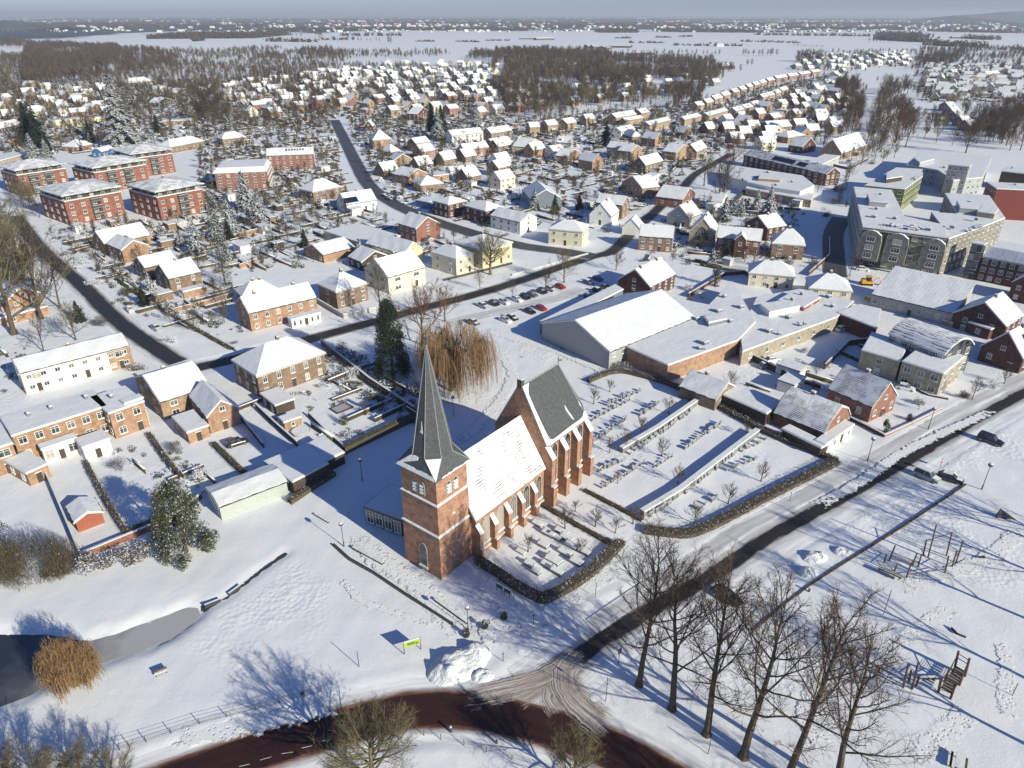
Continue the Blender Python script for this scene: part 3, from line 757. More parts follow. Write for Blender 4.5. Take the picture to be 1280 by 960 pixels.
def block(px, z, wall, label, name='flat_roofed_building', cat='building', z0=-.3, trim='white_paint', units=True, winf=None, snow='roof_snow', ws=(1.3, 1.5), floors=None, lod=0, skip0=False, kind='w'):
    """flat roofed building standing on a measured polygon (points at roof height, clockwise as seen from above or not)"""
    pl = path(px, z)
    area = sum(pl[i][0] * pl[(i + 1) % len(pl)][1] - pl[(i + 1) % len(pl)][0] * pl[i][1] for i in range(len(pl)))
    if area < 0: pl = pl[::-1]; px = px[::-1]
    ox, oy = pl[0]; loc = [(p[0] - ox, p[1] - oy) for p in pl]
    root = empty(name, (ox, oy, 0)); tag(root, label, cat)
    m = MB(); m.prism(loc, z0, z, 0); m.obj('wall', wall, root)
    cxx = sum(p[0] for p in loc) / len(loc); cyy = sum(p[1] for p in loc) / len(loc)
    rr = max(math.hypot(p[0] - cxx, p[1] - cyy) for p in loc); OCC.append((cxx + ox, cyy + oy, rr * .75))
    def off(d):
        out = []; n = len(loc)
        for i in range(n):
            a, b, c = Vector(loc[i - 1]), Vector(loc[i]), Vector(loc[(i + 1) % n])
            d1 = (b - a).normalized(); d2 = (c - b).normalized(); n1 = Vector((d1.y, -d1.x)); n2 = Vector((d2.y, -d2.x)); k = (n1 + n2)
            k = k / max(.35, (1 + n1.dot(n2))); out.append((b.x + k.x * d, b.y + k.y * d))
        return out
    r = MB(); r.prism(off(.15), z, z + .22, 0); roof = r.obj('roof', trim, root)
    s = MB(); s.prism(off(-.05), z + .221, z + .33, 0); s.obj('snow_cover', snow, roof)
    n = len(loc)
    if winf is not False:
        for i in range(n):
            a, b = Vector(loc[i]), Vector(loc[(i + 1) % n]); d = b - a; L = d.length
            nrm = Vector((d.y, -d.x)); mid = (a + b) / 2 + Vector((ox, oy))
            if nrm.dot(-mid) <= 0 or L < 3: continue
            facade_windows(root, a.x, a.y, math.atan2(d.y, d.x), L, z, winf, lod, *ws, kind, floors, False, None, skip0)
    if units:
        rng = random.Random(int(abs(ox * 3 + oy)))
        for k in range(units if isinstance(units, int) and units > 1 else 2):
            t1, t2 = rng.uniform(.25, .75), rng.uniform(.3, .7)
            A_, B_, C_ = Vector(loc[0]), Vector(loc[1]), Vector(loc[2])
            q = A_ + (B_ - A_) * t1 + (C_ - B_) * t2 * .6
            v = MB(); v.box(-.4, -.4, 0, .4, .4, .8, 0); v.box(-.42, -.42, .8, .42, .42, .95, 1); v.obj('roof_vent', ['steel_cladding', 'roof_snow'], roof, loc=(q.x, q.y, z + .2))
    return root
# ================================================================ the church
CH_A = R(52)
CO = G(552, 725)
church = empty('church', (CO[0], CO[1], 0), CH_A)
tag(church, 'red brick village church with a tall slate spire, snowy nave and dark slate choir roof', 'church')
OCC.append((CO[0] + math.cos(CH_A) * 20 - math.sin(CH_A) * 4, CO[1] + math.sin(CH_A) * 20 + math.cos(CH_A) * 4, 24))
TW, TD, TH = 7.4, 8.0, 19.0
def arch_poly(w, h, n=7):
    """pointed arch outline in (x,z)"""
    hs = h - w * .8; pts = [(-w / 2, 0), (w / 2, 0), (w / 2, hs)]
    for k in range(1, n): t = k / n * (PI / 3); pts.append((-w / 2 + w * math.cos(t), hs + w * math.sin(t) * .925))
    pts.append((0, h))
    return pts + [(-x, z) for x, z in pts[2:-1][::-1]]
def arch_window(parent, x, y, z, rz, w, h, nx=2, nz=5, name='arched_window', sill=True, louvre=False):
    fr = MB(); out = arch_poly(w + .3, h + .2); inn = arch_poly(w, h); n = len(out)
    for i in range(n):
        j = (i + 1) % n; a, b, c, d = out[i], out[j], inn[j], inn[i]
        fr.face([(a[0], -.07, a[1] - .05), (b[0], -.07, b[1] - .05), (c[0], -.07, c[1]), (d[0], -.07, d[1])])
        fr.face([(a[0], -.07, a[1] - .05), (b[0], -.07, b[1] - .05), (b[0], -.003, b[1] - .05), (a[0], -.003, a[1] - .05)])
    if not louvre:
        for k in range(1, nx): xx = -w / 2 + w * k / nx; fr.box(xx - .04, -.065, 0, xx + .04, -.02, h * .82)
        for k in range(1, nz): zz = h * .8 * k / nz; fr.box(-w / 2, -.06, zz - .03, w / 2, -.02, zz + .03)
    if sill: fr.box(-w / 2 - .25, -.35, -.32, w / 2 + .25, -.004, -.02); fr.box(-w / 2 - .22, -.33, -.02, w / 2 + .22, -.08, .12, 1)
    o = fr.obj(name, ['stone', 'roof_snow'], parent, loc=(x, y, z), rz=rz)
    p = MB(); p.face([(q[0], -.03, q[1]) for q in inn]); p.obj('pane', 'glass', o)
    if louvre:
        for k in range(3):
            l = MB(); zz = .25 + k * h * .26; l.face([(-w * .46, -.22, zz), (w * .46, -.22, zz), (w * .46, -.02, zz + .3), (-w * .46, -.02, zz + .3)]); l.face([(-w * .46, -.215, zz - .04), (w * .46, -.215, zz - .04), (w * .46, -.02, zz + .26), (-w * .46, -.02, zz + .26)], 1)
            l.obj('louvre', ['roof_snow', 'slate'], o)
    return o
tw = MB()
tw.prism([(-.0, 0), (TW, 0), (TW, TD), (0, TD)], -.4, 8.4)
tw.prism([(.14, .14), (TW - .14, .14), (TW - .14, TD - .14), (.14, TD - .14)], 8.4, 14.2)
tw.prism([(.26, .26), (TW - .26, .26), (TW - .26, TD - .26), (.26, TD - .26)], 14.2, TH)
tower = tw.obj('tower', 'church_brick', church)
tower['label'] = 'square brick tower in three stages'
for z, o in ((8.4, .0), (14.2, .14)):
    m = MB(); r0 = (-.16 + o, -.16 + o, TW + .16 - o, TD + .16 - o); r1 = (.16 + o, .16 + o, TW - .16 - o, TD - .16 - o)
    frustum(m, r0, z - .05, r1, z + .16, 0, .08, 0, False); frustum(m, r0, z + .04, r1, z + .20, .02, .05, 1, False)
    m.obj('string_course', ['stone', 'roof_snow'], tower)
arch_window(tower, 3.0, 0 - .0, 5.2, 0, .6, 1.2, sill=False) if False else None
# west face is the left one: x = 0 plane, looking along -x
arch_window(tower, 0, TD * .46, 1.0, -PI / 2, 1.35, 4.6, 1, 2, 'west_portal_window')
for dx in (-.75, .75): arch_window(tower, .26, TD * .5 + dx, 15.1, -PI / 2, .85, 2.3, name='belfry_opening', sill=False, louvre=True)
for dx in (-.75, .75): arch_window(tower, TW * .5 + dx, .26, 15.1, 0, .85, 2.3, name='belfry_opening', sill=False, louvre=True)
for x, z in ((4.4, 5.4), (3.6, 11.2)):
    m = MB(); m.box(-.12, -.02, 0, .12, 0, .9, 0); m.box(-.3, -.12, -.2, .3, 0, 0, 1); m.obj('slit_window', ['glass', 'roof_snow'], tower, loc=(x, 0 if z < 8 else .14, z))
# spire: broach from square eaves to octagon
sp = MB(); ex = .42; ec = [(-ex + .2, -ex + .2), (TW + ex - .2, -ex + .2), (TW + ex - .2, TD + ex - .2), (-ex + .2, TD + ex - .2)]
cx, cy = TW / 2, TD / 2; zo = TH + 2.5; ro = 3.25; tip = (cx, cy, 39.0)
oc = [(cx + ro * math.cos(PI / 8 + PI / 4 * k), cy + ro * math.sin(PI / 8 + PI / 4 * k), zo) for k in range(8)]
# octagon vertices: side k spans oc[k]-oc[k+1]; diagonals face the corners
corner_of = {0: 2, 2: 3, 4: 0, 6: 1}       # diagonal side index -> eave corner
for k in range(8):
    a, b = oc[k], oc[(k + 1) % 8]
    sp.face([a, b, tip])
sides = []
for k in range(8):
    a, b = oc[k], oc[(k + 1) % 8]; mid = ((a[0] + b[0]) / 2 - cx, (a[1] + b[1]) / 2 - cy)
    if abs(abs(mid[0]) - abs(mid[1])) < .5:      # diagonal side: triangle down to the corner
        c = min(ec, key=lambda q: -((q[0] - cx) * mid[0] + (q[1] - cy) * mid[1])); sp.face([(c[0], c[1], TH + .06), b, a], 0); sides.append((k, c, a, b))
    else:
        cs = sorted(ec, key=lambda q: -((q[0] - cx) * mid[0] + (q[1] - cy) * mid[1]))[:2]
        cs.sort(key=lambda q: math.dist(q, a[:2])); sp.face([(cs[0][0], cs[0][1], TH + .06), (cs[1][0], cs[1][1], TH + .06), b, a])
sp.prism(ec, TH - .1, TH + .06)
spire = sp.obj('spire', 'slate', church)
for k in range(8):
    m = MB(); m.tube(oc[k], .075, tip, .03, 4); m.obj('ridge_lead', 'lead', spire)
for k, c, a, b in sides:
    m = MB(); m.tube((c[0], c[1], TH + .1), .07, a, .07, 4); m.tube((c[0], c[1], TH + .1), .07, b, .07, 4); m.obj('ridge_lead', 'lead', spire)
    if c[0] < cx + .1 and c[1] < cy:
        m = MB(); A_ = Vector(a); B_ = Vector(b); C_ = Vector((c[0], c[1], TH + .08)); n_ = (A_ - C_).cross(B_ - C_).normalized(); n_ = n_ if n_.z > 0 else -n_
        m.face([C_ + n_ * .16, A_.lerp(C_, .04) + n_ * .16, B_.lerp(C_, .04) + n_ * .16]); m.face([C_ + n_ * .02, A_.lerp(C_, .04) + n_ * .16, C_ + n_ * .16]); m.face([C_ + n_ * .02, B_.lerp(C_, .04) + n_ * .16, C_ + n_ * .16])
        m.obj('snow_patch', 'roof_snow', spire)
def patch_on(parent, base, pts, lift=.1, name='snow_patch'):
    """snow lying on a sloping face. base: 3 corner points; pts in its (s,t) frame"""
    o, e, f = Vector(base[0]), Vector(base[1]) - Vector(base[0]), Vector(base[2]) - Vector(base[0])
    n_ = e.cross(f).normalized(); n_ = n_ if n_.z > 0 else -n_
    m = MB(); top = [o + e * s + f * t + n_ * lift for s, t in pts]; m.face(top); bt = [p - n_ * lift * .95 for p in top]
    for i in range(len(top)): m.face([bt[i], bt[(i + 1) % len(top)], top[(i + 1) % len(top)], top[i]])
    return m.obj(name, 'roof_snow', parent)
rg = random.Random(5)
def ragged(s0, s1, t0, t1, n=18, amp=.35):
    return [(s0, t0), (s1, t0)] + [(s1 + (s0 - s1) * k / n, t1 * (1 - amp * rg.random() * math.sin(PI * k / n))) for k in range(n + 1)]
zt = TH + .06
west = [ec[0], ec[3]]; wo_ = sorted([o for o in oc], key=lambda q: q[0])[:2]; wo_.sort(key=lambda q: q[1])
patch_on(spire, [(ec[0][0], ec[0][1], zt), (ec[3][0], ec[3][1], zt), (ec[0][0] + (wo_[0][0] - ec[0][0]), ec[0][1], zo)], [(0.02, 0), (.98, 0), (.93, .22)] + [(.93 - .86 * k / 14, .2 + .07 * rg.random()) for k in range(1, 14)] + [(.08, .2)], .12)
patch_on(spire, [(ec[3][0], ec[3][1], zt), (ec[3][0], ec[3][1] - 1, zt), (wo_[1][0], wo_[1][1], zo)], [(.1, .1), (.9, .35), (2.0, .75), (1.4, .95), (.6, .98), (.05, .9)], .11)
patch_on(spire, [(ec[0][0], ec[0][1], zt), (ec[1][0], ec[1][1], zt), (ec[0][0], ec[0][1] + (TW / 2 - ro), zo)], [(.16, 0), (.97, 0)] + [(.97 - .8 * k / 12, .05 + .10 * rg.random()) for k in range(13)], .12)
patch_on(spire, [(1.25, 3.3, 25.4), (1.25, 4.0, 25.4), (1.55, 3.4, 27.2)], [(0, 0), (.9, .05), (.5, .3), (.45, 1), (.2, .4)], .05)
for s_ in [(cx + .0, cy)]:
    m = MB(); m.tube((cx, cy, 38.7), .09, (cx, cy, 41.6), .04, 6); m.tube((cx - .5, cy, 40.4), .05, (cx + .5, cy, 40.4), .05, 5); m.tube((cx, cy, 39.3), .2, (cx, cy, 39.7), .2, 8); m.obj('spire_cross', 'metal_dark', spire)
# nave
NV0, NV1, NU0, NU1, NE, NR = -1.0, 9.9, TW + .0, 26.4, 8.0, 16.4
nm = (NV0 + NV1) / 2
def gable_body(u0, u1, v0, v1, ze, zr, mat, name):
    m = MB(); ym = (v0 + v1) / 2
    for v in (v0, v1): m.face([(u0, v, -.4), (u1, v, -.4), (u1, v, ze), (u0, v, ze)])
    for u in (u0, u1): m.face([(u, v0, -.4), (u, v1, -.4), (u, v1, ze), (u, ym, zr), (u, v0, ze)])
    return m.obj(name, mat, church)
nave = gable_body(NU0, NU1, NV0, NV1, NE, NR, 'church_brick', 'nave')
m = MB(); pr = [(NV0 - .35, NE - .35), (nm, NR + .05), (NV1 + .35, NE - .35)]
prof_solid(m, pr, NU0 - .25, NU1 - .02, .02, .2, 'u'); nroof = m.obj('nave_roof', 'roof_tile', church)
m = MB(); k = 26
# snow with the tile courses telegraphing through: stepped in courses
for (sa, za), (sb, zb) in ((pr[0], pr[1]), (pr[2], pr[1])):
    for j in range(k):
        t0, t1 = j / k, (j + 1) / k; th_ = .13
        p0 = (sa + (sb - sa) * t0, za + (zb - za) * t0); p1 = (sa + (sb - sa) * t1, za + (zb - za) * t1)
        m.face([(NU0 - .2, p0[0], p0[1] + .2 + th_), (NU1 - .06, p0[0], p0[1] + .2 + th_), (NU1 - .06, p1[0], p1[1] + .2 + th_ - .07), (NU0 - .2, p1[0], p1[1] + .2 + th_ - .07)])
        m.face([(NU0 - .2, p1[0], p1[1] + .2 + th_ - .07), (NU1 - .06, p1[0], p1[1] + .2 + th_ - .07), (NU1 - .06, p1[0], p1[1] + .2 + th_), (NU0 - .2, p1[0], p1[1] + .2 + th_)])
    m.face([(NU0 - .2, sa, za + .0), (NU1 - .06, sa, za + .0), (NU1 - .06, sa, za + .33), (NU0 - .2, sa, za + .33)])
m.obj('snow_cover', 'roof_nave_snow' if 'roof_nave_snow' in M else 'roof_snow', nroof)
m = MB(); prof_solid(m, [(NV0 - .5, NE - .5), (nm, NR + .08), (NV1 + .5, NE - .5)], NU0 - .42, NU0 - .24, -.15, .42, 'u'); m.obj('verge', 'stone', nroof)
def buttress(parent, u, v, z, d, w=.75):
    """stepped brick buttress standing out towards -v, with snow on its sloping heads"""
    m = MB(); h1 = z * .42
    m.box(u - w / 2, v - d, -.3, u + w / 2, v + .02, h1, 0); m.box(u - w / 2, v - d * .72, h1, u + w / 2, v + .02, z, 0)
    m.face([(u - w / 2, v - d * .72, z), (u + w / 2, v - d * .72, z), (u + w / 2, v, z + d * .9), (u - w / 2, v, z + d * .9)], 0)
    for x in (u - w / 2, u + w / 2): m.face([(x, v - d * .72, z), (x, v, z), (x, v, z + d * .9)], 0)
    b = m.obj('buttress', 'church_brick', parent)
    s = MB(); s.face([(u - w / 2 - .06, v - d * .78, z - .02), (u + w / 2 + .06, v - d * .78, z - .02), (u + w / 2 + .06, v, z + d * .92 + .12), (u - w / 2 - .06, v, z + d * .92 + .12)])
    s.box(u - w / 2 - .06, v - d * .8, z - .14, u + w / 2 + .06, v - d * .7, z + .02); s.box(u - w / 2 - .05, v - d - .06, h1, u + w / 2 + .05, v - d * .7, h1 + .22)
    s.obj('snow_cap', 'roof_snow', b)
    return b
NB = 5; bay = (NU1 - NU0 - .4) / NB
for i in range(NB):
    if i: buttress(nave, NU0 + .3 + bay * i, NV0, 5.2, 1.5, .85)
    arch_window(nave, NU0 + .3 + bay * (i + .58), NV0, 2.0, 0, 1.55, 4.9, 3, 8)
buttress(nave, NU0 + .4, NV0, 5.4, 1.3, .8)
m = MB(); m.box(NU0, NV0 - .22, -.3, NU1, NV0 - .002, .7, 0); m.box(NU0, NV0 - .24, .7, NU1, NV0, .86, 1); m.obj('plinth', ['church_brick', 'roof_snow'], nave)
# choir: taller, roof of dark slate shed of its snow, five sided apse
QV0, QV1, QU0, QU1, QE, QR = -1.2, 10.3, 26.4, 38.6, 12.6, 22.4
qm = (QV0 + QV1) / 2
fp = [(QU0, QV0), (QU1 + .6, QV0), (QU1 + 4.1, qm - 2.5), (QU1 + 4.1, qm + 2.5), (QU1 + .6, QV1), (QU0, QV1)]
m = MB(); m.prism(fp, -.4, QE, 0, top=False); m.face([(QU0, QV0, QE), (QU0, QV1, QE), (QU0, qm, QR + .6)], 0); m.face([(QU0 + .5, QV0, QE), (QU0 + .5, QV1, QE), (QU0 + .5, qm, QR + .6)], 0)
choir = m.obj('choir', 'church_brick', church)
rm_ = MB(); o = .35
e_ = [(QU0 + .5, QV0 - o), (QU1 + .8, QV0 - o), (QU1 + 4.5, qm - 2.6), (QU1 + 4.5, qm + 2.6), (QU1 + .8, QV1 + o), (QU0 + .5, QV1 + o)]
zE = QE - .25; rA = (QU0 + .5, qm, QR); rB = (QU1 - .6, qm, QR)
rm_.face([(*e_[0], zE), (*e_[1], zE), rB, rA]); rm_.face([(*e_[1], zE), (*e_[2], zE), rB]); rm_.face([(*e_[2], zE), (*e_[3], zE), rB]); rm_.face([(*e_[3], zE), (*e_[4], zE), rB]); rm_.face([(*e_[4], zE), (*e_[5], zE), rA, rB])
rm_.prism(e_, zE - .25, zE, 0, top=False)
croof = rm_.obj('choir_roof', 'slate', church)
base = [(*e_[0], zE), (*e_[1], zE), (e_[0][0], qm, QR)]
patch_on(croof, base, [(0, 0), (1, 0), (1.0, .13), (.96, .12), (.9, .07), (.8, .055), (.6, .06), (.4, .055), (.2, .05), (.12, .05), (.06, .085), (.045, .16), (.04, .35), (.035, .6), (.04, .84), (.09, .93), (.14, .985), (0, .99)], .16)
patch_on(croof, base, [(.62, .32), (.66, .17), (.70, .10), (.69, .19), (.665, .26), (.64, .40)], .1)
patch_on(croof, base, [(.95, .25), (.965, .22), (.975, .27), (.955, .32)], .08)
for p0, p1, r in ((rA, rB, .12), ((*e_[1], zE), rB, .10), ((*e_[2], zE), rB, .1)):
    m = MB(); m.tube((p0[0], p0[1], p0[2] + .05), r, (p1[0], p1[1], p1[2] + .05), r, 6); m.obj('ridge_lead', 'lead', croof)
m = MB(); m.tube((rB[0], rB[1], QR), .1, (rB[0], rB[1], QR + 1.7), .03, 5); m.tube((rB[0] - .25, rB[1], QR + 1.1), .04, (rB[0] + .25, rB[1], QR + 1.1), .04, 4); m.obj('finial', 'metal_dark', croof)
d_ = MB(); bx, by, bz = 35.0, 1.4, 15.4       # little dormer vent on the slope
d_.box(bx - .35, by - .1, bz, bx + .35, by + 1.2, bz + .9); d_.face([(bx - .5, by - .3, bz + .85), (bx, by - .3, bz + 1.6), (bx, by + 1.9, bz + 1.6), (bx - .5, by + 1.3, bz + .85)], 1); d_.face([(bx + .5, by - .3, bz + .85), (bx, by - .3, bz + 1.6), (bx, by + 1.9, bz + 1.6), (bx + .5, by + 1.3, bz + .85)], 0)
d_.obj('roof_hatch', ['slate', 'roof_snow'], croof)
gs = MB()                                        # coping of the choir gable with its snow, and the stub on top
for v0, v1 in ((QV0 - .3, qm), (QV1 + .3, qm)):
    za, zb = QE - .25, QR + .9
    gs.face([(QU0 - .05, v0, za), (QU0 + .6, v0, za), (QU0 + .6, v1, zb), (QU0 - .05, v1, zb)], 0); gs.face([(QU0 - .05, v0, za + .22), (QU0 + .6, v0, za + .22), (QU0 + .6, v1, zb + .22), (QU0 - .05, v1, zb + .22)], 1)
    gs.face([(QU0 - .05, v0, za - .2), (QU0 - .05, v1, zb - .2), (QU0 - .05, v1, zb + .22), (QU0 - .05, v0, za + .22)], 0)
gs.obj('gable_coping', ['stone', 'roof_snow'], choir)
m = MB(); m.box(QU0 - .3, qm - .5, QR - .2, QU0 + .5, qm + .5, QR + 1.5, 0); m.box(QU0 - .35, qm - .55, QR + 1.5, QU0 + .55, qm + .55, QR + 1.62, 1); m.obj('bell_stub', ['hedge_wall', 'roof_snow'], choir)
nb = 3; bay = (QU1 + .3 - QU0) / nb
for i in range(nb + 1): buttress(choir, QU0 + .45 + bay * i * .99, QV0, 10.2, 2.1, 1.1)
for i in range(nb): arch_window(choir, QU0 + .45 + bay * (i + .52), QV0, 3.4, 0, 1.9, 8.4, 3, 12)
d = Vector((fp[2][0] - fp[1][0], fp[2][1] - fp[1][1])); arch_window(choir, (fp[1][0] + fp[2][0]) / 2, (fp[1][1] + fp[2][1]) / 2, 3.6, math.atan2(d.y, d.x), 1.5, 7.2, 2, 9)
m = MB(); m.box(QU0, QV0 - .25, -.3, QU1 + .6, QV0 - .002, .8, 0); m.box(QU0, QV0 - .27, .8, QU1 + .6, QV0, .98, 1); m.obj('plinth', ['church_brick', 'roof_snow'], choir)
# low glazed annex on the north side of the tower
house((456, 634), (502, 651), 3.4, 7.4, 'f', 3.6, 'glass', 'low flat-roofed glass annex in the shadow of the church tower', 'church_annex', 'annex', win=4, ws=(1.5, 2.6), chim_n=0, trim='metal_dark', door=False, winL=0, winR=0, base=0)
ramp_o = G(473, 658); m = MB(); m.box(0, 0, 0, 3.2, .2, 1.0); m.box(0, 1.6, 0, 3.2, 1.8, 1.0); m.box(0, 0, 0, 3.2, 1.8, .35, 1); tag(m.obj('entrance_ramp', ['metal_dark', 'snow'], loc=(ramp_o[0], ramp_o[1], 0), rz=R(40)), 'dark railed ramp leading to the door of the glass church annex', 'ramp')

# ================================================================ named buildings of the village
H = house
AP = dict(tiles='roof_seam', snow='roof_seam', ov=.9, name='apartment_block', cat='apartment block', chim_n=1, ws=(1.6, 1.6), floors=4, gwin=False, trim='grey_trim', group='red brick apartment blocks with pyramid roofs')
for A_, B_, W_, lab in [((19, 213), (80, 204.5), 20, 'red brick apartment block with pyramid roof, leftmost of the five'),
                        ((78, 245), (149, 233), (53, 234), 'red brick apartment block with pyramid roof, nearest the bare woodland edge in front left'),
                        ((116, 210), (181, 200), (93, 203), 'red brick apartment block with pyramid roof in the middle, with two balcony bays'),
                        ((194.5, 240), (252, 229.5), (164, 230), 'red brick apartment block with pyramid roof and two round windows'),
                        ((162.5, 193), (214, 186.5), (137.5, 186.5), 'red brick apartment block with pyramid roof, furthest back of the five')]:
    a, L, th, W_ = frame_of(A_, B_, 12.6, W_)
    f = 12.6
    root = H(A_, B_, f, W_, 'h', 15.2, 'apartment_brick', lab, frame=(a, L, th, W_), win=5, winL=4, winR=0, door=False, **AP)
    # set-back top floor band, balconies on the front and on the dark side
    for o in list(root.children):
        if o.name.startswith('wall'):
            m = MB(); m.prism([(0, 0), (L, 0), (L, W_), (0, W_)], -.3, 10.2, 0); m.prism([(1.1, 1.1), (L - 1.1, 1.1), (L - 1.1, W_ - 1.1), (1.1, W_ - 1.1)], 10.2, 12.6, 1); m.prism([(-.1, -.1), (L + .1, -.1), (L + .1, W_ + .1), (-.1, W_ + .1)], 10.15, 10.45, 2)
            bpy.data.objects.remove(o); m.obj('wall', ['apartment_brick', 'dark_wood', 'roof_snow'], root)
        elif o.name.startswith('window') and o.location.z > 9.0:
            if abs(o.location.y) < .01: o.location.y = 1.1
            elif abs(o.location.x) < .01: o.location.x = 1.1
    for fx in ((.30, .62) if 'two balcony' in lab or 'leftmost' in lab else (.52,)):
        for fl in range(1, 4):
            b = MB(); x = L * fx; z = fl * 2.95 - .35
            b.box(x - 2.2, -1.3, z, x + 2.2, -.01, z + .18, 0); b.box(x - 2.2, -1.35, z + .18, x + 2.2, -1.25, z + 1.1, 1); b.box(x - 2.2, -1.37, z + 1.1, x + 2.2, -1.22, z + 1.2, 2)
            b.obj('balcony', ['stone', 'metal_dark', 'roof_snow'], root)
        b = MB(); b.box(L * fx - 2.2, -.06, .2, L * fx + 2.2, -.003, 10.0); b.obj('balcony_recess', 'dark_wood', root)
H((268, 217), (333.5, 214.7), 8.6, 24, 'm', 10.8, 'red_brick', 'wide brick apartment building with a flat snowy top and yellow cornice', 'apartment_building', 'apartment building', win=6, ws=(1.6, 1.5), trim='yellow_trim', chim_n=3, ang=12)
H((333, 195), (392, 193), 8, 12, 'u', 11, 'red_brick', 'brick apartment building with one long snowy slope, dormer strip and yellow gutter', 'apartment_building', 'apartment building', win=7, trim='yellow_trim', chim_n=1, ang=12, rwin=[('roof_window', 0, .4 + .06 * k, .44 + .06 * k, .5, .78) for k in range(7)])
H((433, 256), (471, 250), 4, 10, 'u', 8, 'white_plaster', 'house by the dark road with a black solar panel dormer on its snowy roof', solar=[('solar_panel', 0, -.02, .42, .05, .5)], ang=38)
H((391, 240), (425, 233), 5, 11, 'h', 9, 'brown_brick', 'brown hip-roofed house with tall chimney left of the dark curving road')
H((520, 286), (549, 279), 5.5, (495, 280), 'v', 9, 'red_brick', 'red brick gabled house with a white-framed window, beside the bend of the snowy road', win=1, winL=3)
H((404, 319), (443, 309), 3, (384, 309), 'u', 5.5, 'orange_brick', 'long low barn-like house with orange brick front and snowy gable roof', win=0, chim_n=0)
H((452, 328), (486, 320), 3.2, 9, 'v', 6, 'dark_wood', 'low dark shed-house with paired snowy roofs behind the cream gabled house', win=2, chim_n=0)
H((505, 318), (528, 311), 5, (474, 300), 'v', 8.5, 'yellow_plaster', 'pale yellow gabled house behind the white house with shutters', win=1)
H((485, 347), (531, 334), 5.6, (465, 333), 'u', 10, 'cream_plaster', 'large cream house with thick snowy roof and dark shuttered windows', win=2, ws=(2.2, 1.3), winL=2)
H((420, 365), (459, 354), 5.6, (397, 355), 'h', 9.2, 'brown_brick', 'brown brick hip-roofed house standing apart above the road, with a ground floor bay', win=3, winL=1)
H((311, 392), (395, 372), 5.5, (294, 380), 'u', 8.8, 'orange_brick', 'long red-brown brick house with white shutters and glazed porch on its right', win=6, winL=1, chim_n=2, ws=(1.1, 1.5))
H((321, 470), (403, 440), 6, 12, 'h', 10.2, 'brown_brick', 'big brown brick villa with hipped snowy roof and tall white windows by the street bend', win=5, ws=(1.1, 1.7), chim_n=1, ang=45)
H((259, 521), (300, 513), 4.3, (237, 495), 'v', 7.0, 'orange_brick', 'tan brick gabled garage house with a dark door behind a parked car', win=1, ws=(1.8, 1.6), ang=39, chim_n=0)
H((234, 541), (259, 531), 2.8, (190, 530), 'f', 3, 'orange_brick', 'low flat tan brick extension joined to the gabled garage house', 'extension', 'extension', win=1, ws=(.8, .9), chim_n=0, ang=42)
H((200, 503), (262, 483), 4.6, (161, 474), 'u', 8, 'tan_brick', 'broad tan house under a large unbroken snowy roof near the street corner', win=2, ws=(1.6, 1.2), winL=2, ang=43)
row = dict(ws=(1.5, 1.6), kind='w', trim='white_paint', snow='roof_snow')
H((15, 545), (133, 508), 6.3, 10, 'f', 6, 'orange_brick', 'long flat-roofed brick terrace with white windows above narrow back gardens', 'terrace', 'terrace', win=6, chim_n=3, ang=43.5, **row)
H((136, 517), (176, 500), 6.3, 10, 'f', 6, 'orange_brick', 'right end house of the brick terrace with a white two-storey glazed bay', win=2, chim_n=1, ang=47, **row)
H((156, 505), (178, 497), 6.8, 2, 'f', 6, 'white_plaster', 'white two-storey glazed bay on the end of the brick terrace', 'glazed_bay', 'bay', win=3, ws=(.9, 1.7), chim_n=0, ang=47)
H((-12, 563), (14, 553), 6.0, 11, 'f', 6, 'orange_brick', 'left end house of the brick terrace with red framed windows', win=1, ws=(2.2, 1.6), chim_n=0, ang=43.5)
H((33, 592), (59, 580), 3.0, (21, 570), 'f', 3, 'orange_brick', 'small snowy flat-roofed brick kitchen extension behind the terrace', 'extension', 'extension', win=1, chim_n=0)
H((103, 560), (135, 547), 3.3, 4.5, 'f', 3, 'white_plaster', 'white painted flat-roofed extension behind the brick terrace', 'extension', 'extension', win=1, ws=(1, 2), chim_n=0, ang=44)
H((52, 562), (96, 548), 3.4, 2.2, 'f', 3, 'white_plaster', 'white balcony veranda along the back of the brick terrace', 'veranda', 'veranda', win=3, ws=(1.6, 1.9), chim_n=0, ang=43.5)
H((25, 467), (161, 432), 5.5, 10, 'u', 7.2, 'white_plaster', 'long white modern row of houses with small square windows and tan end walls', 'terrace', 'terrace', win=8, ws=(1.2, 1.1), winL=1, chim_n=1, trim='white_paint', ang=41.5)
for q, (A_, B_) in enumerate([((24, 468), (62, 458)), ((133, 440), (162, 432.5))]):
    H(A_, B_, 5.35, .5, 'f', 5.4, 'tan_brick', ('left' if q == 0 else 'right') + ' tan brick end wall panel of the long white modern row', 'end_wall', 'wall', win=1, ws=(2.0, 1.5), chim_n=0, ang=41.5, cover=False, floors=2)
H((8, 377), (50, 366), 5, 11, 'v', 8, 'orange_brick', 'orange brick gabled house under the bare trees at the left edge', win=2)
H((0, 398), (62, 386), 2.4, 3, 'f', 2.6, 'orange_brick', 'low snow-roofed lean-to in front of the orange gabled house at the left edge', 'lean_to', 'extension', win=2, chim_n=0, ang=50)
H((131, 306), (187, 294), 4, 11, 'u', 8, 'tan_brick', 'house with a big smooth white roof just in front of the red apartment blocks', win=3, winL=2, ang=50)
H((152, 313), (184, 306), 5, (136, 304), 'v', 7.5, 'orange_brick', 'tan brick house with plain gable, in front of the big smooth white roof', win=0)
H((181, 335), (222, 326), 4.5, (171, 326), 'u', 7, 'brown_brick', 'low brown house tucked behind its taller neighbour on the west street', win=1)
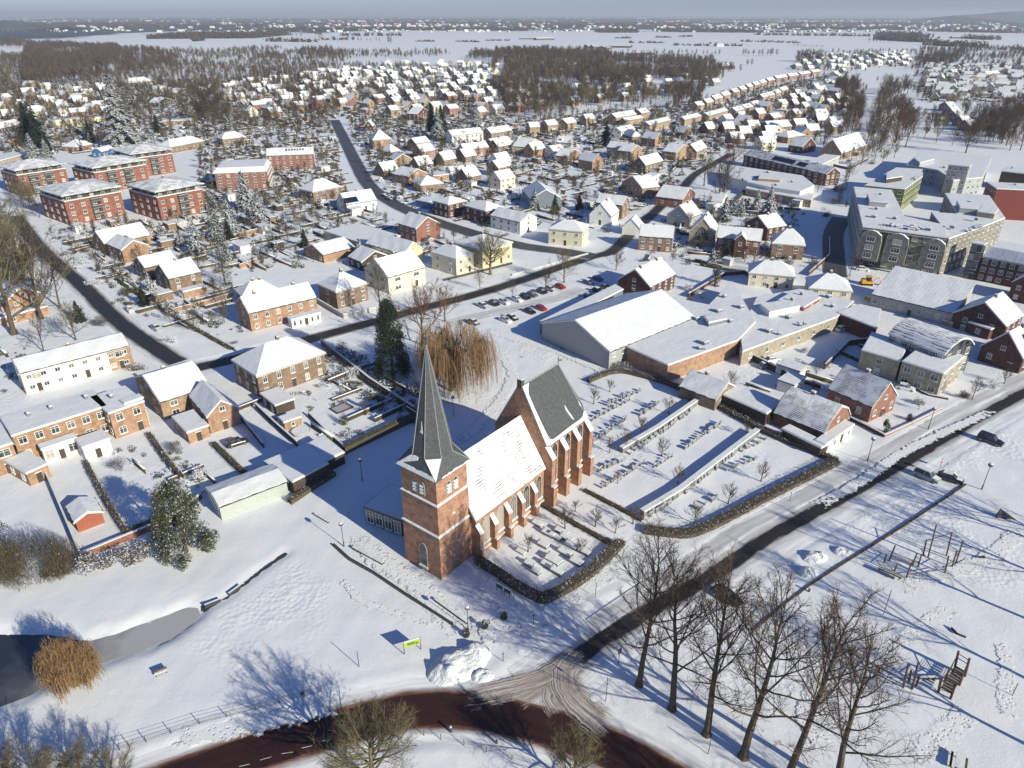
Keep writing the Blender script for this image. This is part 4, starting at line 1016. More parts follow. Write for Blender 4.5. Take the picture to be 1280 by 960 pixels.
H((211, 349), (250, 340), 4.5, (192, 339), 'u', 8, 'brown_brick', 'brown brick house with white porch facing the west street', win=2, winL=2)
H((303, 371), (349, 362), 3.6, 8, 'h', 6.4, 'brown_brick', 'low hip-roofed house just behind the long brick house with shutters', win=0, chim_n=2)
H((457, 306), (500, 295), 3.2, (418, 286), 'f', 3.5, 'green_cladding', 'wide low flat-roofed workshop in the middle of the garden block', 'workshop', 'workshop', win=0, chim_n=0)
H((570, 324), (592, 317), 6, (546, 313), 'h', 8.8, 'cream_plaster', 'cream villa with hipped roof behind the big bare plane tree', win=2, winL=2)
H((603, 314), (640, 303), 6.5, 15, 'h', 9.5, 'yellow_plaster', 'large cream town house behind the twisted bare tree at the crossroads', win=4, winL=3)
H((560, 256), (583, 251), 6, 10, 'h', 8, 'dark_brick', 'dark brick town house with a white penthouse beside the hill street', win=3, winL=3)
H((607, 264), (629, 259), 6, (580, 257), 'h', 8.5, 'dark_brick', 'dark red hip-roofed house on the hill street with cream window frames', win=3, winL=3)
H((650, 278), (671, 272), 5, (618, 268), 'v', 7.5, 'white_plaster', 'white gabled house with grey snowy slope left of the crossroads', win=1, winL=4)
H((686, 286), (728, 290), 6, 10, 'h', 8.8, 'cream_plaster', 'cream corner villa with flat-topped hip roof at the crossroads', win=3, chim_n=2)
H((737, 268), (764, 271), 4, 11, 'v', 9, 'white_plaster', 'tall white steep-gabled house behind the cream corner villa', win=1)
H((663, 249), (702, 250), 4.5, 20, 'v', 8.5, 'steel_cladding', 'large hall with big snowy gable roof among the back gardens', 'hall', 'hall', win=0, chim_n=0, ang=10)
H((745, 253), (778, 257), 6, 9, 'u', 9, 'brown_brick', 'brown house with broad white roof behind the steep white gable', win=3)
H((799, 295), (841, 298), 5.5, 9, 'u', 8.8, 'brown_brick', 'brick shop with striped shop front and white roof right of the crossroads', 'shop', 'shop', win=4, chim_n=1)
H((834, 268), (862, 273), 4, 11, 'v', 8.5, 'grey_plaster', 'grey gabled house on the street running away from the crossroads', win=2)
H((778, 284), (800, 286), 3, 8, 'v', 6.5, 'white_plaster', 'small white gabled outbuilding behind the brick shop with the striped front', win=0, chim_n=0)
af = H((862, 289), (893, 292), 5.5, 12, 'v', 10.8, 'beige_brick', 'tall brown gabled house with a great round-arched window', win=0, gwin=False, chim_n=1)
arch_window(af, 4.7, 0, 2.2, 0, 5.4, 5.6, 5, 4)
H((896, 297), (951, 302), 5.5, 9, 'u', 8.8, 'red_brick', 'pair of red brick houses sharing a long white roof, with a small front gable', win=5, ws=(1.5, 1.3), chim_n=2)
H((919, 299), (933, 300), 6.6, 4, 'v', 8.6, 'dark_brick', 'small dark front gable in the middle of the red brick pair', 'front_gable', 'gable', win=1, chim_n=0, ang=-19.6)
H((932, 277), (960, 286), 5, 10, 'v', 8.6, 'dark_brick', 'dark brick house with sharp gable and blue-shaded roof behind the red brick pair', win=1)
H((966, 304), (1006, 307), 5.5, 9, 'h', 10, 'brown_brick', 'pyramid-roofed brick house with a white veranda left of the dark lane', win=2, ws=(1.6, 1.4))
H((937, 341), (993, 346), 4.5, 9, 'h', 7.8, 'cream_plaster', 'cream house with flat hipped roof behind the flat shop roofs', win=4)
H((1012, 360), (1065, 368), 4.5, 10, 'h', 8, 'cream_plaster', 'cream cottage with rounded thatch-like snowy roof left of the digger', win=3, ws=(1.5, 1.3), ang=-15)
# sports hall and its flat wings
H((678, 404), (762, 440), 5, 35, 'v', 9.6, 'grey_plaster', 'great hall with a wide snowy gable roof and grey end wall behind the church', 'hall', 'hall', win=0, chim_n=0, door=False)
H((640, 386), (676, 405), 3.4, 1, 'f', 3.6, 'steel_cladding', 'low grey screen wall at the corner of the great hall', 'screen_wall', 'wall', win=0, chim_n=0) if False else None
block([(675, 402), (688, 409), (779, 362), (769, 356)], 3.6, 'steel_cladding', 'narrow flat-roofed side aisle along the left of the great hall', 'side_aisle', units=False, winf=False)
block([(835, 457), (922, 426), (944, 403), (915, 352), (886, 382), (838, 372), (770, 428)], 4.6, 'orange_brick', 'large flat snow-covered brick wing joined to the great hall', 'flat_wing', winf=False, units=2)
block([(928, 440), (1046, 397), (1067, 377), (1000, 362), (946, 372), (925, 416)], 4.0, 'beige_brick', 'long low flat-roofed shop building behind the cemetery hedge', 'flat_roofed_shop', winf=6, units=3)
H((1005, 384), (1025, 372), 5.6, (972, 376), 'f', 5.8, 'red_brick', 'small red brick upper storey standing on the flat shop roof', 'roof_storey', 'building', win=1, chim_n=2)
H((773, 349), (819, 353), 4.6, 16, 'v', 9, 'dark_brick', 'dark brick gabled house with two big chimneys at the far end of the great hall', win=1, chim_n=2, ang=-40)
block([(1046, 391), (1096, 411), (1101, 387), (1074, 381)], 4.2, 'dark_brick', 'dark brick flat-roofed garage with thick snow left of the arched-roof office', 'garage', winf=False, units=False)
H((1090, 368), (1192, 392), 4, 17, 's', 8.6, 'grey_plaster', 'long pale hall with one huge white roof slope below the beige apartments', 'hall', 'hall', win=9, chim_n=1, ws=(1.2, 1.5), winR=0)
block([(1077, 438), (1125, 452), (1135, 430), (1090, 416)], 5.5, 'beige_brick', 'blank beige corner block at the left end of the arched-roof office', 'office_wing', winf=1, units=False)
block([(1128, 452), (1179, 468), (1206, 446), (1155, 430)], 6.0, 'beige_brick', 'beige office block with green windows beneath the arched roof', 'office_block', winf=3, ws=(1.6, 1.6), floors=2, units=False)
H((1112, 417), (1181, 443), 7.6, 12, 'b', 10.2, 'glass', 'office storey with a curved ribbed roof streaked with snow', 'arched_office', 'office', win=8, ws=(1.5, 2.2), floors=3, chim_n=0, tiles='roof_seam', snow='roof_seam', trim='white_paint', door=False)
block([(1067, 234), (1114, 238), (1130, 271), (1181, 282), (1184, 298), (1078, 284)], 13.6, 'ap_brick', 'large beige apartment building with gabled bays and flat snowy roof', 'apartment_building', 'apartment building', winf=None, floors=4, lod=1, ws=(1.7, 1.7), units=14)
block([(1186, 299), (1228, 284), (1256, 273), (1236, 245), (1181, 242), (1196, 268), (1164, 266), (1177, 283)], 13.0, 'ap_brick', 'right wing of the beige apartments with row of vents on its snowy roof', 'apartment_wing', 'apartment building', winf=None, lod=1, floors=4, ws=(1.4, 1.5), units=9)
block([(1081, 232), (1120, 210), (1153, 212), (1153, 221), (1131, 237)], 10, 'lime_cladding_shaded', 'courtyard wing with yellow-green walls behind the beige apartments', 'courtyard_wing', 'apartment building', winf=None, lod=1, floors=3, ws=(1.8, 1.4), units=5)
block([(1133, 206), (1153, 188), (1215, 193), (1240, 197), (1228, 222), (1192, 226), (1172, 213)], 8.5, 'grey_plaster', 'wide flat-roofed building with many roof vents behind the tower block', 'flat_roofed_building', units=16, winf=None, lod=1)
H((1186, 206), (1212, 208), 15, 7, 'f', 15, 'grey_plaster', 'slim grey tower block with four rows of dark windows', 'tower_block', 'apartment block', win=4, ws=(1.2, 1.7), floors=5, chim_n=0, ang=-38, door=False)
H((1228, 321), (1296, 334), 8, 13, 'm', 11.2, 'dark_brick', 'dark brick apartment row with white mansard dormers at the right edge', 'apartment_row', 'apartment building', win=6, ws=(1.5, 1.6), floors=3, chim_n=2)
H((1215, 304), (1229, 307), 12, 3.5, 'f', 12, 'glass', 'glass stair tower between the beige apartments and the dark brick row', 'stair_tower', 'tower', win=2, ws=(1.5, 2.4), floors=4, chim_n=0, kind='g', ang=-45)
H((1246, 236), (1300, 238), 13, 14, 'f', 13, 'red_cladding_shaded', 'tall shaded red building with three small white windows at the right edge', 'red_building', 'building', win=0, chim_n=1, ang=-15)
H((1252, 214), (1296, 216), 9, 16, 'f', 9, 'dark_wood', 'flat white-roofed black-walled building at the right edge', 'flat_roofed_building', 'building', win=0, chim_n=2, ang=-40)
H((1192, 391), (1250, 412), 4.4, 13, 'v', 9.4, 'dark_brick', 'dark brick gabled house with snowed-in roof terrace and two lit windows', win=2, ang=-50)
H((1238, 412), (1262, 404), 3.2, 6, 'f', 3.3, 'dark_brick', 'low blue-shaded flat roof between the two dark gabled houses', 'annex', 'annex', win=0, chim_n=0)
H((1227, 432), (1273, 451), 4.2, 14, 'v', 9.6, 'dark_brick', 'dark brick steep-gabled house with a white plaque-like window band at the right edge', win=2, ang=-55, rwin=[('roof_window', 1, .3, .5, .35, .7)])
H((1266, 352), (1300, 362), 6, 10, 'v', 10, 'dark_brick', 'dark brick gable with snow-edged roof peeking in at the right edge', win=2, ang=-48)
H((1090, 509), (1121, 494), 4, (1033, 487), 'v', 8.6, 'red_brick', 'red brick gabled house with cream windows and tall dark chimney near the main road', win=3, ws=(1.1, 1.6), snow='roof_tiles_snow', winL=2)
H((1030, 541), (1062, 518), 2.9, (966, 517), 'gv', 7, 'red_brick', 'brick house with a bent barn roof and long white porch, next to the cemetery corner', win=3, ws=(1.0, 1.5), snow='roof_tiles_snow', winL=0)
H((1031, 556), (1070, 532), 2.5, 2.0, 'f', 2.5, 'white_plaster', 'white flat-roofed front porch of the barn-roofed brick house', 'porch', 'porch', win=4, ws=(1.0, 1.5), chim_n=0, ang=41)
H((978, 536), (1026, 560), 2.3, 2.4, 'f', 2.4, 'dark_wood', 'long snowy lean-to along the left side of the barn-roofed brick house', 'lean_to', 'extension', win=0, chim_n=0)
H((850, 483), (893, 501), 2.8, 9, 'u', 5.4, 'brown_brick', 'small cottage roof half hidden behind the cemetery hedge, left one', win=0, chim_n=1, ang=-45)
block([(899, 492), (958, 518), (978, 503), (922, 480)], 2.9, 'dark_wood', 'dark carport with a snow-covered car under its flat roof', 'carport', winf=False, units=False)
# sheds and garages left of the church
H((274, 634), (358, 602), 2.9, 7, 'u', 3.7, 'green_cladding', 'long pale green garage block with a low snowy roof', 'garage_block', 'garage', win=0, chim_n=0, door=False)
block([(331, 577), (366, 603), (410, 580), (384, 555)], 2.9, 'dark_wood', 'open timber carport half in shadow beside the pale green garages', 'carport', winf=False, units=False)
block([(386, 555), (407, 577), (430, 566), (404, 545)], 2.6, 'dark_wood', 'smaller shaded shed attached to the open timber carport', 'shed', winf=False, units=False)
H((94, 652.5), (127, 640), 2.3, (82, 635), 'v', 3.2, 'red_wood', 'orange-red wooden garden shed with a snowy gable roof', 'garden_shed', 'shed', win=0, chim_n=0, door=False)
H((344, 507), (367, 499), 2.6, (326, 492), 'f', 2.6, 'dark_wood', 'black flat-roofed garden shed behind the big brown villa', 'garden_shed', 'shed', win=0, chim_n=0)
H((355, 528), (376, 521), 2.2, 2.6, 'f', 2.2, 'tan_brick', 'small tan hut with a snow cushion next to the round pool', 'garden_hut', 'shed', win=1, ws=(.8, .9), chim_n=0, door=False)
H((404, 418), (423, 411), 2.6, 3, 's', 3.2, 'glass', 'glazed porch at the right end of the long brick house', 'porch', 'porch', win=4, ws=(.8, 1.6), chim_n=0, ang=39) if False else None
H((364, 400), (397, 389), 2.6, 2.4, 'f', 2.7, 'white_plaster', 'white glazed veranda along the front of the long brick house', 'veranda', 'veranda', win=5, ws=(.8, 1.6), chim_n=0, ang=39)
H((229, 365), (258, 358), 2.4, 3, 'f', 2.4, 'orange_brick', 'small white-roofed porch on the brown house by the west street', 'porch', 'porch', win=0, chim_n=0, ang=45)

# stepped roofs above the shopping quarter
for px_, z_, z0_, mt_, lb_ in [([(1084, 243), (1104, 245), (1108, 254), (1087, 252)], 15.6, 13.7, 'grey_plaster', 'grey lift house on the left part of the beige apartment roof'), ([(1196, 252), (1216, 254), (1222, 262), (1200, 260)], 15.2, 13.1, 'grey_plaster', 'grey plant room on the right wing roof of the beige apartments'),
        ([(1108, 216), (1126, 214), (1128, 221), (1108, 224)], 12.2, 10.1, 'dark_wood', 'dark plant room on the courtyard wing roof'), ([(1143, 198), (1160, 194), (1168, 199), (1150, 204)], 10.6, 8.6, 'grey_plaster', 'grey box on the wide roof with many vents'),
        ([(950, 381), (985, 375), (1000, 383), (962, 391)], 5.6, 4.1, 'white_plaster', 'white raised roof light on the long low shop building'), ([(880, 396), (900, 392), (908, 399), (886, 404)], 6.0, 4.7, 'steel_cladding', 'grey raised box on the flat brick wing'), ([(950, 218), (975, 220), (975, 225), (948, 223)], 6.6, 5.1, 'tan_brick', 'tan raised box on the shopping centre roof'),
        ([(1228, 258), (1248, 262), (1243, 268), (1222, 265)], 15.0, 13.1, 'beige_brick', 'beige top storey at the far right of the apartment wing')]:
    block(px_, z_, mt_, lb_, 'roof_box', 'roof box', z0=z0_, units=False, winf=False)
# the gabled bays of the beige apartments
def bay_front(x0, x1, ytop, lab):
    a = G(x0, ytop, 12.4); b = G(x1, ytop + (x1 - x0) * .16, 12.4); L = math.dist(a, b); th = math.atan2(b[1] - a[1], b[0] - a[0])
    r = empty('gabled_bay', (a[0] + math.sin(th) * .9, a[1] - math.cos(th) * .9, 0), th); tag(r, lab, 'bay')
    m = MB(); pr = [(0, 3.4), (L, 3.4), (L, 10.2), (L * .93, 12.6), (L * .7, 13.7), (L * .5, 14.0), (L * .3, 13.7), (L * .07, 12.6), (0, 10.2)]
    m.face([(x, 0, z) for x, z in pr]); n = len(pr)
    for i in range(n): p, q = pr[i], pr[(i + 1) % n]; m.face([(p[0], 0, p[1]), (q[0], 0, q[1]), (q[0], 1.4, q[1]), (p[0], 1.4, p[1])], 0 if i < 3 or i == n - 1 else 1)
    m.obj('wall', ['ap_brick', 'roof_snow'], r)
    for z in (4.4, 7.3, 10.2): window(r, L / 2, 0, z, 0, min(2.7, L * .5), 1.8)
for i, (x0, x1, y) in enumerate([(1077, 1104, 291), (1109, 1138, 295), (1156, 1184, 302)]): bay_front(x0, x1, y, ['left', 'middle', 'right'][i] + ' of the three gabled bays on the front of the beige apartments')
AB_ = [o for o in COL.objects if o.get('label', '').startswith('large beige apartment building')][0]
fa, fb = Vector(G(1078, 284, 13.6)), Vector(G(1184, 298, 13.6)); fd = (fb - fa); FL = fd.length; fr_ = math.atan2(fd.y, fd.x); org = fa - Vector((AB_.location.x, AB_.location.y))
def on_front(name, t, z, w, h, dep, mats):
    p = org + fd.normalized() * t; m = MB(); m.box(-w / 2, -dep, 0, w / 2, -.005, h, 0)
    if len(mats) > 1: m.box(-w / 2 - .05, -dep - .05, h, w / 2 + .05, -.005, h + .14, 1)
    return m.obj(name, mats, AB_, False, (p.x, p.y, z), fr_)
on_front('garage_opening', FL * .17, 0, FL * .32, 3.1, .04, ['metal_dark'])
for t in (.44, .86):
    for z in (3.4, 6.5, 9.6): on_front('balcony', FL * t, z, 3.0, 1.0, 1.2, ['grey_trim', 'roof_snow'])
for t in (.03, .31, .60, .95): on_front('downpipe', FL * t, .3, .14, 12.6, .14, ['metal_dark'])
on_front('eaves_gutter', FL * .5, 12.9, FL, .3, .35, ['grey_trim'])
for i, (x, y) in enumerate([(1095, 262), (1107, 255), (1085, 250), (1118, 274), (1092, 272), (1100, 244), (1140, 284), (1160, 288), (1200, 262), (1211, 254), (1220, 275), (1190, 285)]):
    p = G(x, y, 13.9); m = MB(); s_ = .5 + .35 * ((i * 7) % 5) / 4; m.box(-s_, -s_, 0, s_, s_ * 1.5, .9, 0); m.box(-s_, -s_, .9, s_, s_ * 1.5, 1.1, 1); m.obj('roof_vent', ['steel_cladding', 'roof_snow'], AB_, False, (p[0] - AB_.location.x, p[1] - AB_.location.y, 13.85), R(-40))

# ================================================================ smaller houses of the middle distance, measured one by one
MIDH = [ # ax ay bx by ze W typ zr wall zone
(466, 175, 489, 173.6, 6, 12, 'h', 11.5, 'orange_brick', 0), (455, 158, 466, 158, 4, 9, 'v', 8, 'dark_wood', 0), (487.5, 190, 500, 188, 3, 9, 'h', 7, 'red_brick', 0), (493, 200, 514, 198, 4, 9, 'v', 6.8, 'tan_brick', 0),
(510, 221, 533, 216, 4, 12, 'v', 7, 'orange_brick', 0), (525, 232, 554, 229, 3.5, 12, 'h', 6.8, 'brown_brick', 0), (536, 253, 550, 249, 3.2, 8, 'f', 3, 'blue_cladding_and_shade', 0), (565, 170, 604, 166, 5.5, 9, 'u', 8.5, 'white_plaster', 0),
(580, 187.5, 611, 184, 4.5, 8, 'u', 7.5, 'orange_brick', 0), (617, 181, 640, 177, 5, 9, 'u', 8, 'brown_brick', 0), (615, 166, 640, 163, 5, 9, 'u', 8, 'brown_brick', 0), (563, 214, 595, 211, 3, 7, 'u', 4.6, 'white_plaster', 0),
(540, 220, 563, 218, 3, 6, 'f', 3, 'orange_brick', 0), (521, 143, 537, 140, 5, 10, 'v', 9.5, 'dark_brick', 0), (614, 167, 635, 164, 5, 9, 'u', 8, 'brown_brick', 0),
(662.5, 159.5, 675, 159, 5, 9, 'u', 8.2, 'tan_brick', 1), (685, 157, 698, 155.6, 5, 9, 'u', 8.2, 'tan_brick', 1), (709, 155, 721, 152.5, 5, 9, 'u', 8.2, 'tan_brick', 1), (733, 149, 744.5, 148, 5, 9, 'u', 8.2, 'tan_brick', 1),
(623, 184, 642, 180, 4, 9, 'u', 8, 'brown_brick', 1), (660, 184.5, 676.5, 178, 4, 11, 'v', 7.8, 'yellow_plaster', 1), (695, 178, 711, 179, 4, 10, 'u', 7.5, 'grey_plaster', 1), (709, 196, 724, 190, 4, 8, 'v', 7, 'orange_brick', 1),
(692, 190, 706, 188, 4, 9, 'u', 7, 'white_plaster', 1), (758.6, 184, 787.5, 187, 5.5, 10, 'u', 8.5, 'grey_plaster', 1), (788, 190, 803, 186, 5.5, 9, 'v', 8.5, 'tan_brick', 1), (776.6, 165, 794, 161, 4.5, 9, 'u', 7, 'white_plaster', 1),
(770, 147.5, 796, 143, 5.5, 9, 'u', 8.5, 'orange_brick', 1), (782, 151, 804, 147.5, 4.2, 6, 'u', 6, 'tan_brick', 1), (802, 142, 812, 140, 5.5, 9, 'u', 8.5, 'orange_brick', 1), (812, 156.5, 839, 150, 5, 8, 'u', 7, 'tan_brick', 1),
(856, 150, 877, 145, 5, 8, 'u', 7, 'tan_brick', 1), (886, 145, 911, 138, 5, 8, 'u', 7, 'tan_brick', 1), (777, 166, 790, 171, 3, 8, 'h', 6, 'brown_brick', 1),
(872.5, 132.5, 881, 131, 5, 8, 'u', 8, 'orange_brick', 2), (884, 129, 892.5, 126.5, 5, 8, 'u', 8, 'orange_brick', 2), (894, 124.3, 904, 121.6, 5, 8, 'u', 8, 'orange_brick', 2), (905, 120, 914, 117.7, 5, 8, 'u', 8, 'orange_brick', 2),
(917.5, 115.4, 925, 114, 5, 8, 'u', 8, 'orange_brick', 2), (927, 112.3, 934, 111, 5, 8, 'u', 8, 'orange_brick', 2), (936, 109.2, 942, 107.7, 5, 8, 'u', 8, 'orange_brick', 2), (944, 106.5, 951, 105, 5, 8, 'u', 8, 'orange_brick', 2), (952, 104, 959, 102.5, 5, 8, 'u', 8, 'orange_brick', 2),
(920, 139, 931, 136.5, 5, 8, 'u', 7.6, 'tan_brick', 3), (932, 135.5, 942, 133, 5, 8, 'u', 7.6, 'tan_brick', 3), (943, 131.5, 952, 129.3, 5, 8, 'u', 7.6, 'tan_brick', 3), (954, 122, 961, 120, 5, 8, 'u', 7.8, 'tan_brick', 3), (962, 119.8, 969, 118, 5, 8, 'u', 7.8, 'tan_brick', 3), (970, 117, 977, 115, 5, 8, 'u', 7.8, 'tan_brick', 3), (978, 113.6, 986, 111, 5, 8, 'u', 7.8, 'tan_brick', 3),
(961, 101, 969, 99.5, 5, 8, 'u', 7.8, 'red_brick', 2), (971, 98, 985, 96, 5, 8, 'u', 7.8, 'red_brick', 2), (987, 95.3, 999, 94, 5, 8, 'u', 7.8, 'red_brick', 2), (1001, 93, 1014, 91.3, 5, 8, 'u', 7.8, 'red_brick', 2), (1016, 90.5, 1026, 89, 5, 8, 'u', 7.8, 'red_brick', 2),
(1205, 99.5, 1224, 96.5, 4, 10, 'v', 8, 'red_brick', 4), (1234, 93, 1250, 91.5, 4, 9, 'u', 7.5, 'red_brick', 4), (1191, 90.5, 1200, 89.5, 4, 9, 'u', 7.5, 'dark_brick', 4), (1202, 89.8, 1209, 89, 4, 9, 'u', 7.5, 'dark_brick', 4),
(1174, 131, 1186, 133, 4.5, 8, 'v', 7.8, 'red_brick', 4), (1179, 137, 1191, 139, 4.5, 8, 'v', 7.8, 'red_brick', 4), (1184, 143.5, 1197, 146, 4.5, 8, 'v', 7.8, 'red_brick', 4), (1191, 149, 1204, 151.5, 4.5, 8, 'v', 7.8, 'red_brick', 4), (1198, 154, 1212, 157, 4.5, 8, 'v', 7.8, 'red_brick', 4),
(845, 191, 863, 185, 5.5, 9, 'v', 8.8, 'tan_brick', 5), (871, 190, 884, 184, 4.5, 9, 'u', 8.5, 'brown_brick', 5), (807, 207, 829, 201, 5, 9, 'u', 9, 'brown_brick', 5), (778, 227, 803, 236, 5, 10, 'v', 9.2, 'orange_brick', 5), (853, 250, 869, 241, 4, 13, 'v', 7.8, 'red_brick', 5), (815, 222, 826, 217, 3.5, 6, 'f', 4, 'white_plaster', 5), (902, 253, 911, 248, 3, 7, 'v', 6.5, 'white_plaster', 5),
(95, 184, 115, 180, 3, 11, 'h', 6.5, 'red_brick', 6), (66, 151.5, 105, 147.5, 5.5, 9, 'f', 5, 'yellow_plaster', 6), (107, 148.5, 139, 145.5, 3.2, 9, 'f', 5, 'yellow_plaster', 6), (0, 161, 27, 155, 3, 9, 'u', 6.5, 'dark_brick', 6), (55, 118, 70, 114, 4.5, 9, 'v', 8, 'orange_brick', 6), (79, 119.5, 92, 115, 4.5, 9, 'v', 8, 'orange_brick', 6), (96, 123.5, 112, 119, 4.5, 9, 'v', 8, 'red_brick', 6), (112, 137, 130, 132.5, 4.5, 9, 'v', 8, 'red_brick', 6), (35, 107, 50, 103, 4.5, 9, 'v', 8, 'orange_brick', 6),
(162, 104, 190, 101, 4, 12, 'h', 9, 'brown_brick', 6), (195, 113, 212, 110, 4.5, 10, 'v', 8, 'white_plaster', 6), (197, 129, 216, 125, 4.5, 10, 'v', 8, 'dark_wood', 6), (222, 116, 232, 112, 4, 8, 'v', 7, 'red_brick', 6), (203, 151.5, 242, 150, 3, 10, 'f', 3, 'brown_brick', 6), (212, 184, 255, 176, 4, 11, 'h', 7.5, 'brown_brick', 6), (277, 174, 307, 171, 4, 10, 'h', 7.5, 'brown_brick', 6), (-8, 203, 38, 191, 4, 12, 'f', 4, 'beige_brick', 6), (0, 134, 12, 131, 4, 8, 'v', 7.5, 'orange_brick', 6), (-4, 124, 16, 121, 4, 9, 'u', 7.5, 'tan_brick', 6), (127, 190, 142, 186, 3.5, 7, 'b', 5.5, 'blue_cladding_and_shade', 6), (12, 384 - 190, 13, 194, 1, 1, 'f', 1, 'tan_brick', 6),
(1052, 192, 1083, 182, 4, 14, 'u', 11.5, 'tan_brick', 7), (1003, 184, 1020, 181, 4, 10, 'v', 9, 'dark_brick', 7), (1027, 206, 1050, 195, 4.5, 9, 'f', 4.5, 'green_cladding', 7), (985, 172, 1006, 169, 4, 12, 'h', 7, 'brown_brick', 7), (962, 160, 990, 158, 4, 12, 'u', 8, 'brown_brick', 7),
]
MIDH = [h for h in MIDH if h[5] > 1]
ZN = ['right of the hill street', 'behind the large hall', 'in the far terraced row', 'in the nearer tan terrace', 'by the avenue at right edge', 'on the road beyond the crossroads', 'behind the red apartment blocks', 'behind the long shopping building']
COLN = dict(orange_brick='orange brick', dark_wood='dark timber', red_brick='red brick', tan_brick='tan brick', brown_brick='brown brick', blue_cladding_and_shade='blue shaded', white_plaster='white', yellow_plaster='yellow', grey_plaster='grey', dark_brick='dark brick', beige_brick='beige', green_cladding='green clad')
ROOFN = dict(u='long-ridged', v='gable-fronted', h='hip-roofed', f='flat-roofed', b='round-roofed')
seen = {}
for h in sorted(MIDH, key=lambda h: h[0]): seen.setdefault((h[8], h[6], h[9]), []).append(h)
for key, L_ in seen.items():
    for i, h in enumerate(L_):
        pre = (ordinal(i) + ' ' if len(L_) > 1 else '') + COLN[h[8]] + ' ' + ROOFN[h[6]] + (' house from the left ' if len(L_) > 1 else ' house ')
        H((h[0], h[1]), (h[2], h[3]), h[4], h[5], h[6], h[7], h[8], pre + ZN[h[9]], lod=1, chim_n=1 if h[6] != 'f' else 0, group='houses ' + ZN[h[9]], winL=2 if h[6] != 'f' else 0)
H((930, 194), (1033, 218), 6, 10, 'u', 9, 'dark_brick', 'long dark-fronted shopping building with one snowy ridge and solar panels', 'shop_row', 'shops', win=14, lod=1, ws=(1.8, 1.8), snow='roof_tiles_snow', solar=[('solar_panel', 0, .34, .60, .2, .75), ('solar_panel', 0, .64, .74, .2, .7)], chim_n=2)
block([(909, 206), (1003, 220), (1018, 232), (1000, 240), (960, 234), (934, 228), (912, 222)], 5, 'white_plaster', 'flat white roof of the shopping centre in front of the long shopping building', 'shopping_centre', winf=0, units=6, lod=1)
block([(934, 228), (1017, 243), (1014, 251), (932, 236)], 3.2, 'tan_brick', 'low snowy canopy strip in front of the flat white shopping centre', 'canopy', winf=8, units=False, lod=1, ws=(1.6, 1.4))
H((885, 252 - 2), (1, 1), 3, 3, 'f', 3, 'tan_brick') if False else None
# ================================================================ trees and other plants
def rvec(rng):
    while True:
        v = Vector((rng.uniform(-1, 1), rng.uniform(-1, 1), rng.uniform(-1, 1)))
        if .05 < v.length < 1: return v.normalized()
def chain(mb, p, d, L, r0, r1, nseg, rng, bend, up, sides):
    """a bent, tapering limb; returns points along it"""
    pts = [p.copy()]; q = p.copy(); d = d.normalized()
    for i in range(nseg):
        d = (d + rvec(rng) * bend + Vector((0, 0, up))).normalized(); q = q + d * (L / nseg); pts.append(q.copy())
    n = len(pts)
    for i in range(n - 1):
        a = r0 + (r1 - r0) * i / (n - 1); b = r0 + (r1 - r0) * (i + 1) / (n - 1)
        mb.tube(pts[i], a, pts[i + 1], b, sides, 0, False)
    return pts, d
def at_t(pts, t):
    x = t * (len(pts) - 1); i = min(int(x), len(pts) - 2); return pts[i].lerp(pts[i + 1], x - i), (pts[i + 1] - pts[i]).normalized()

def bare_tree(seed, Ht, tr, first, n1, n2, n3, l1, spread, up, twig=.02, form='lime', n4=0):
    rng = random.Random(seed); T = MB(); C = MB()
    tp, _ = chain(T, Vector((0, 0, -.3)), Vector((0, 0, 1)), Ht * (.9 if form == 'lime' else .55), tr, tr * (.16 if form == 'lime' else .45), 9, rng, .06, .12, 8)
    T.tube((0, 0, -.4), tr * 1.7, (0, 0, .7), tr * 1.02, 8, 0, False)
    for i in range(n1):
        t = first + (1 - first) * ((i + rng.random() * .8) / n1) ** .85; t = min(t, .985)
        p, d0 = at_t(tp, t); az = i * 2.4 + rng.uniform(-.5, .5)
        out = Vector((math.cos(az), math.sin(az), 0))
        k = (t - first) / (1 - first)
        if form == 'lime': L = Ht * l1 * (1.05 - .65 * k) * rng.uniform(.75, 1.2); el = spread * (1 - .45 * k)
        else: L = Ht * l1 * (1.0 - .25 * k) * rng.uniform(.8, 1.15); el = spread * (1.1 - .7 * k)
        dd = (out * el + Vector((0, 0, 1)) * (1.1 - el * .35)).normalized()
        r = max(.03, tr * .27 * (1.1 - .6 * k)) * (1.35 if form != 'lime' else 1)
        bp, bd = chain(C, p, dd, L, r, .025, 6, rng, .16, up, 5)
        for j in range(n2):
            t2 = .18 + .8 * (j + rng.random()) / n2; p2, d2 = at_t(bp, min(t2, .99))
            dn = (d2 + rvec(rng) * .85 + Vector((0, 0, .25))).normalized(); L2 = L * .42 * (1.15 - .7 * t2) * rng.uniform(.6, 1.3)
            cp, cd = chain(C, p2, dn, L2, .036 * (1.2 - .6 * t2) + .008, .012, 4, rng, .22, up * .8, 3)
            for q in range(n3):
                t3 = .1 + .88 * (q + rng.random()) / n3; p3, d3 = at_t(cp, min(t3, .99))
                de = (d3 + rvec(rng) * .9).normalized(); L3 = L2 * .5 * rng.uniform(.5, 1.2) + .25
                ep, ed = chain(C, p3, de, L3, twig, twig * .5, 2, rng, .25, up, 3)
                for w in range(n4):
                    p4, d4 = at_t(ep, .2 + .75 * rng.random()); f = (d4 + rvec(rng) * .9).normalized() * (L3 * .6 + .15); s = f.cross(rvec(rng)).normalized() * twig * .8
                    C.face([p4 - s, p4 + s, p4 + f], 0, [(0, 0)] * 3)
    return T, C

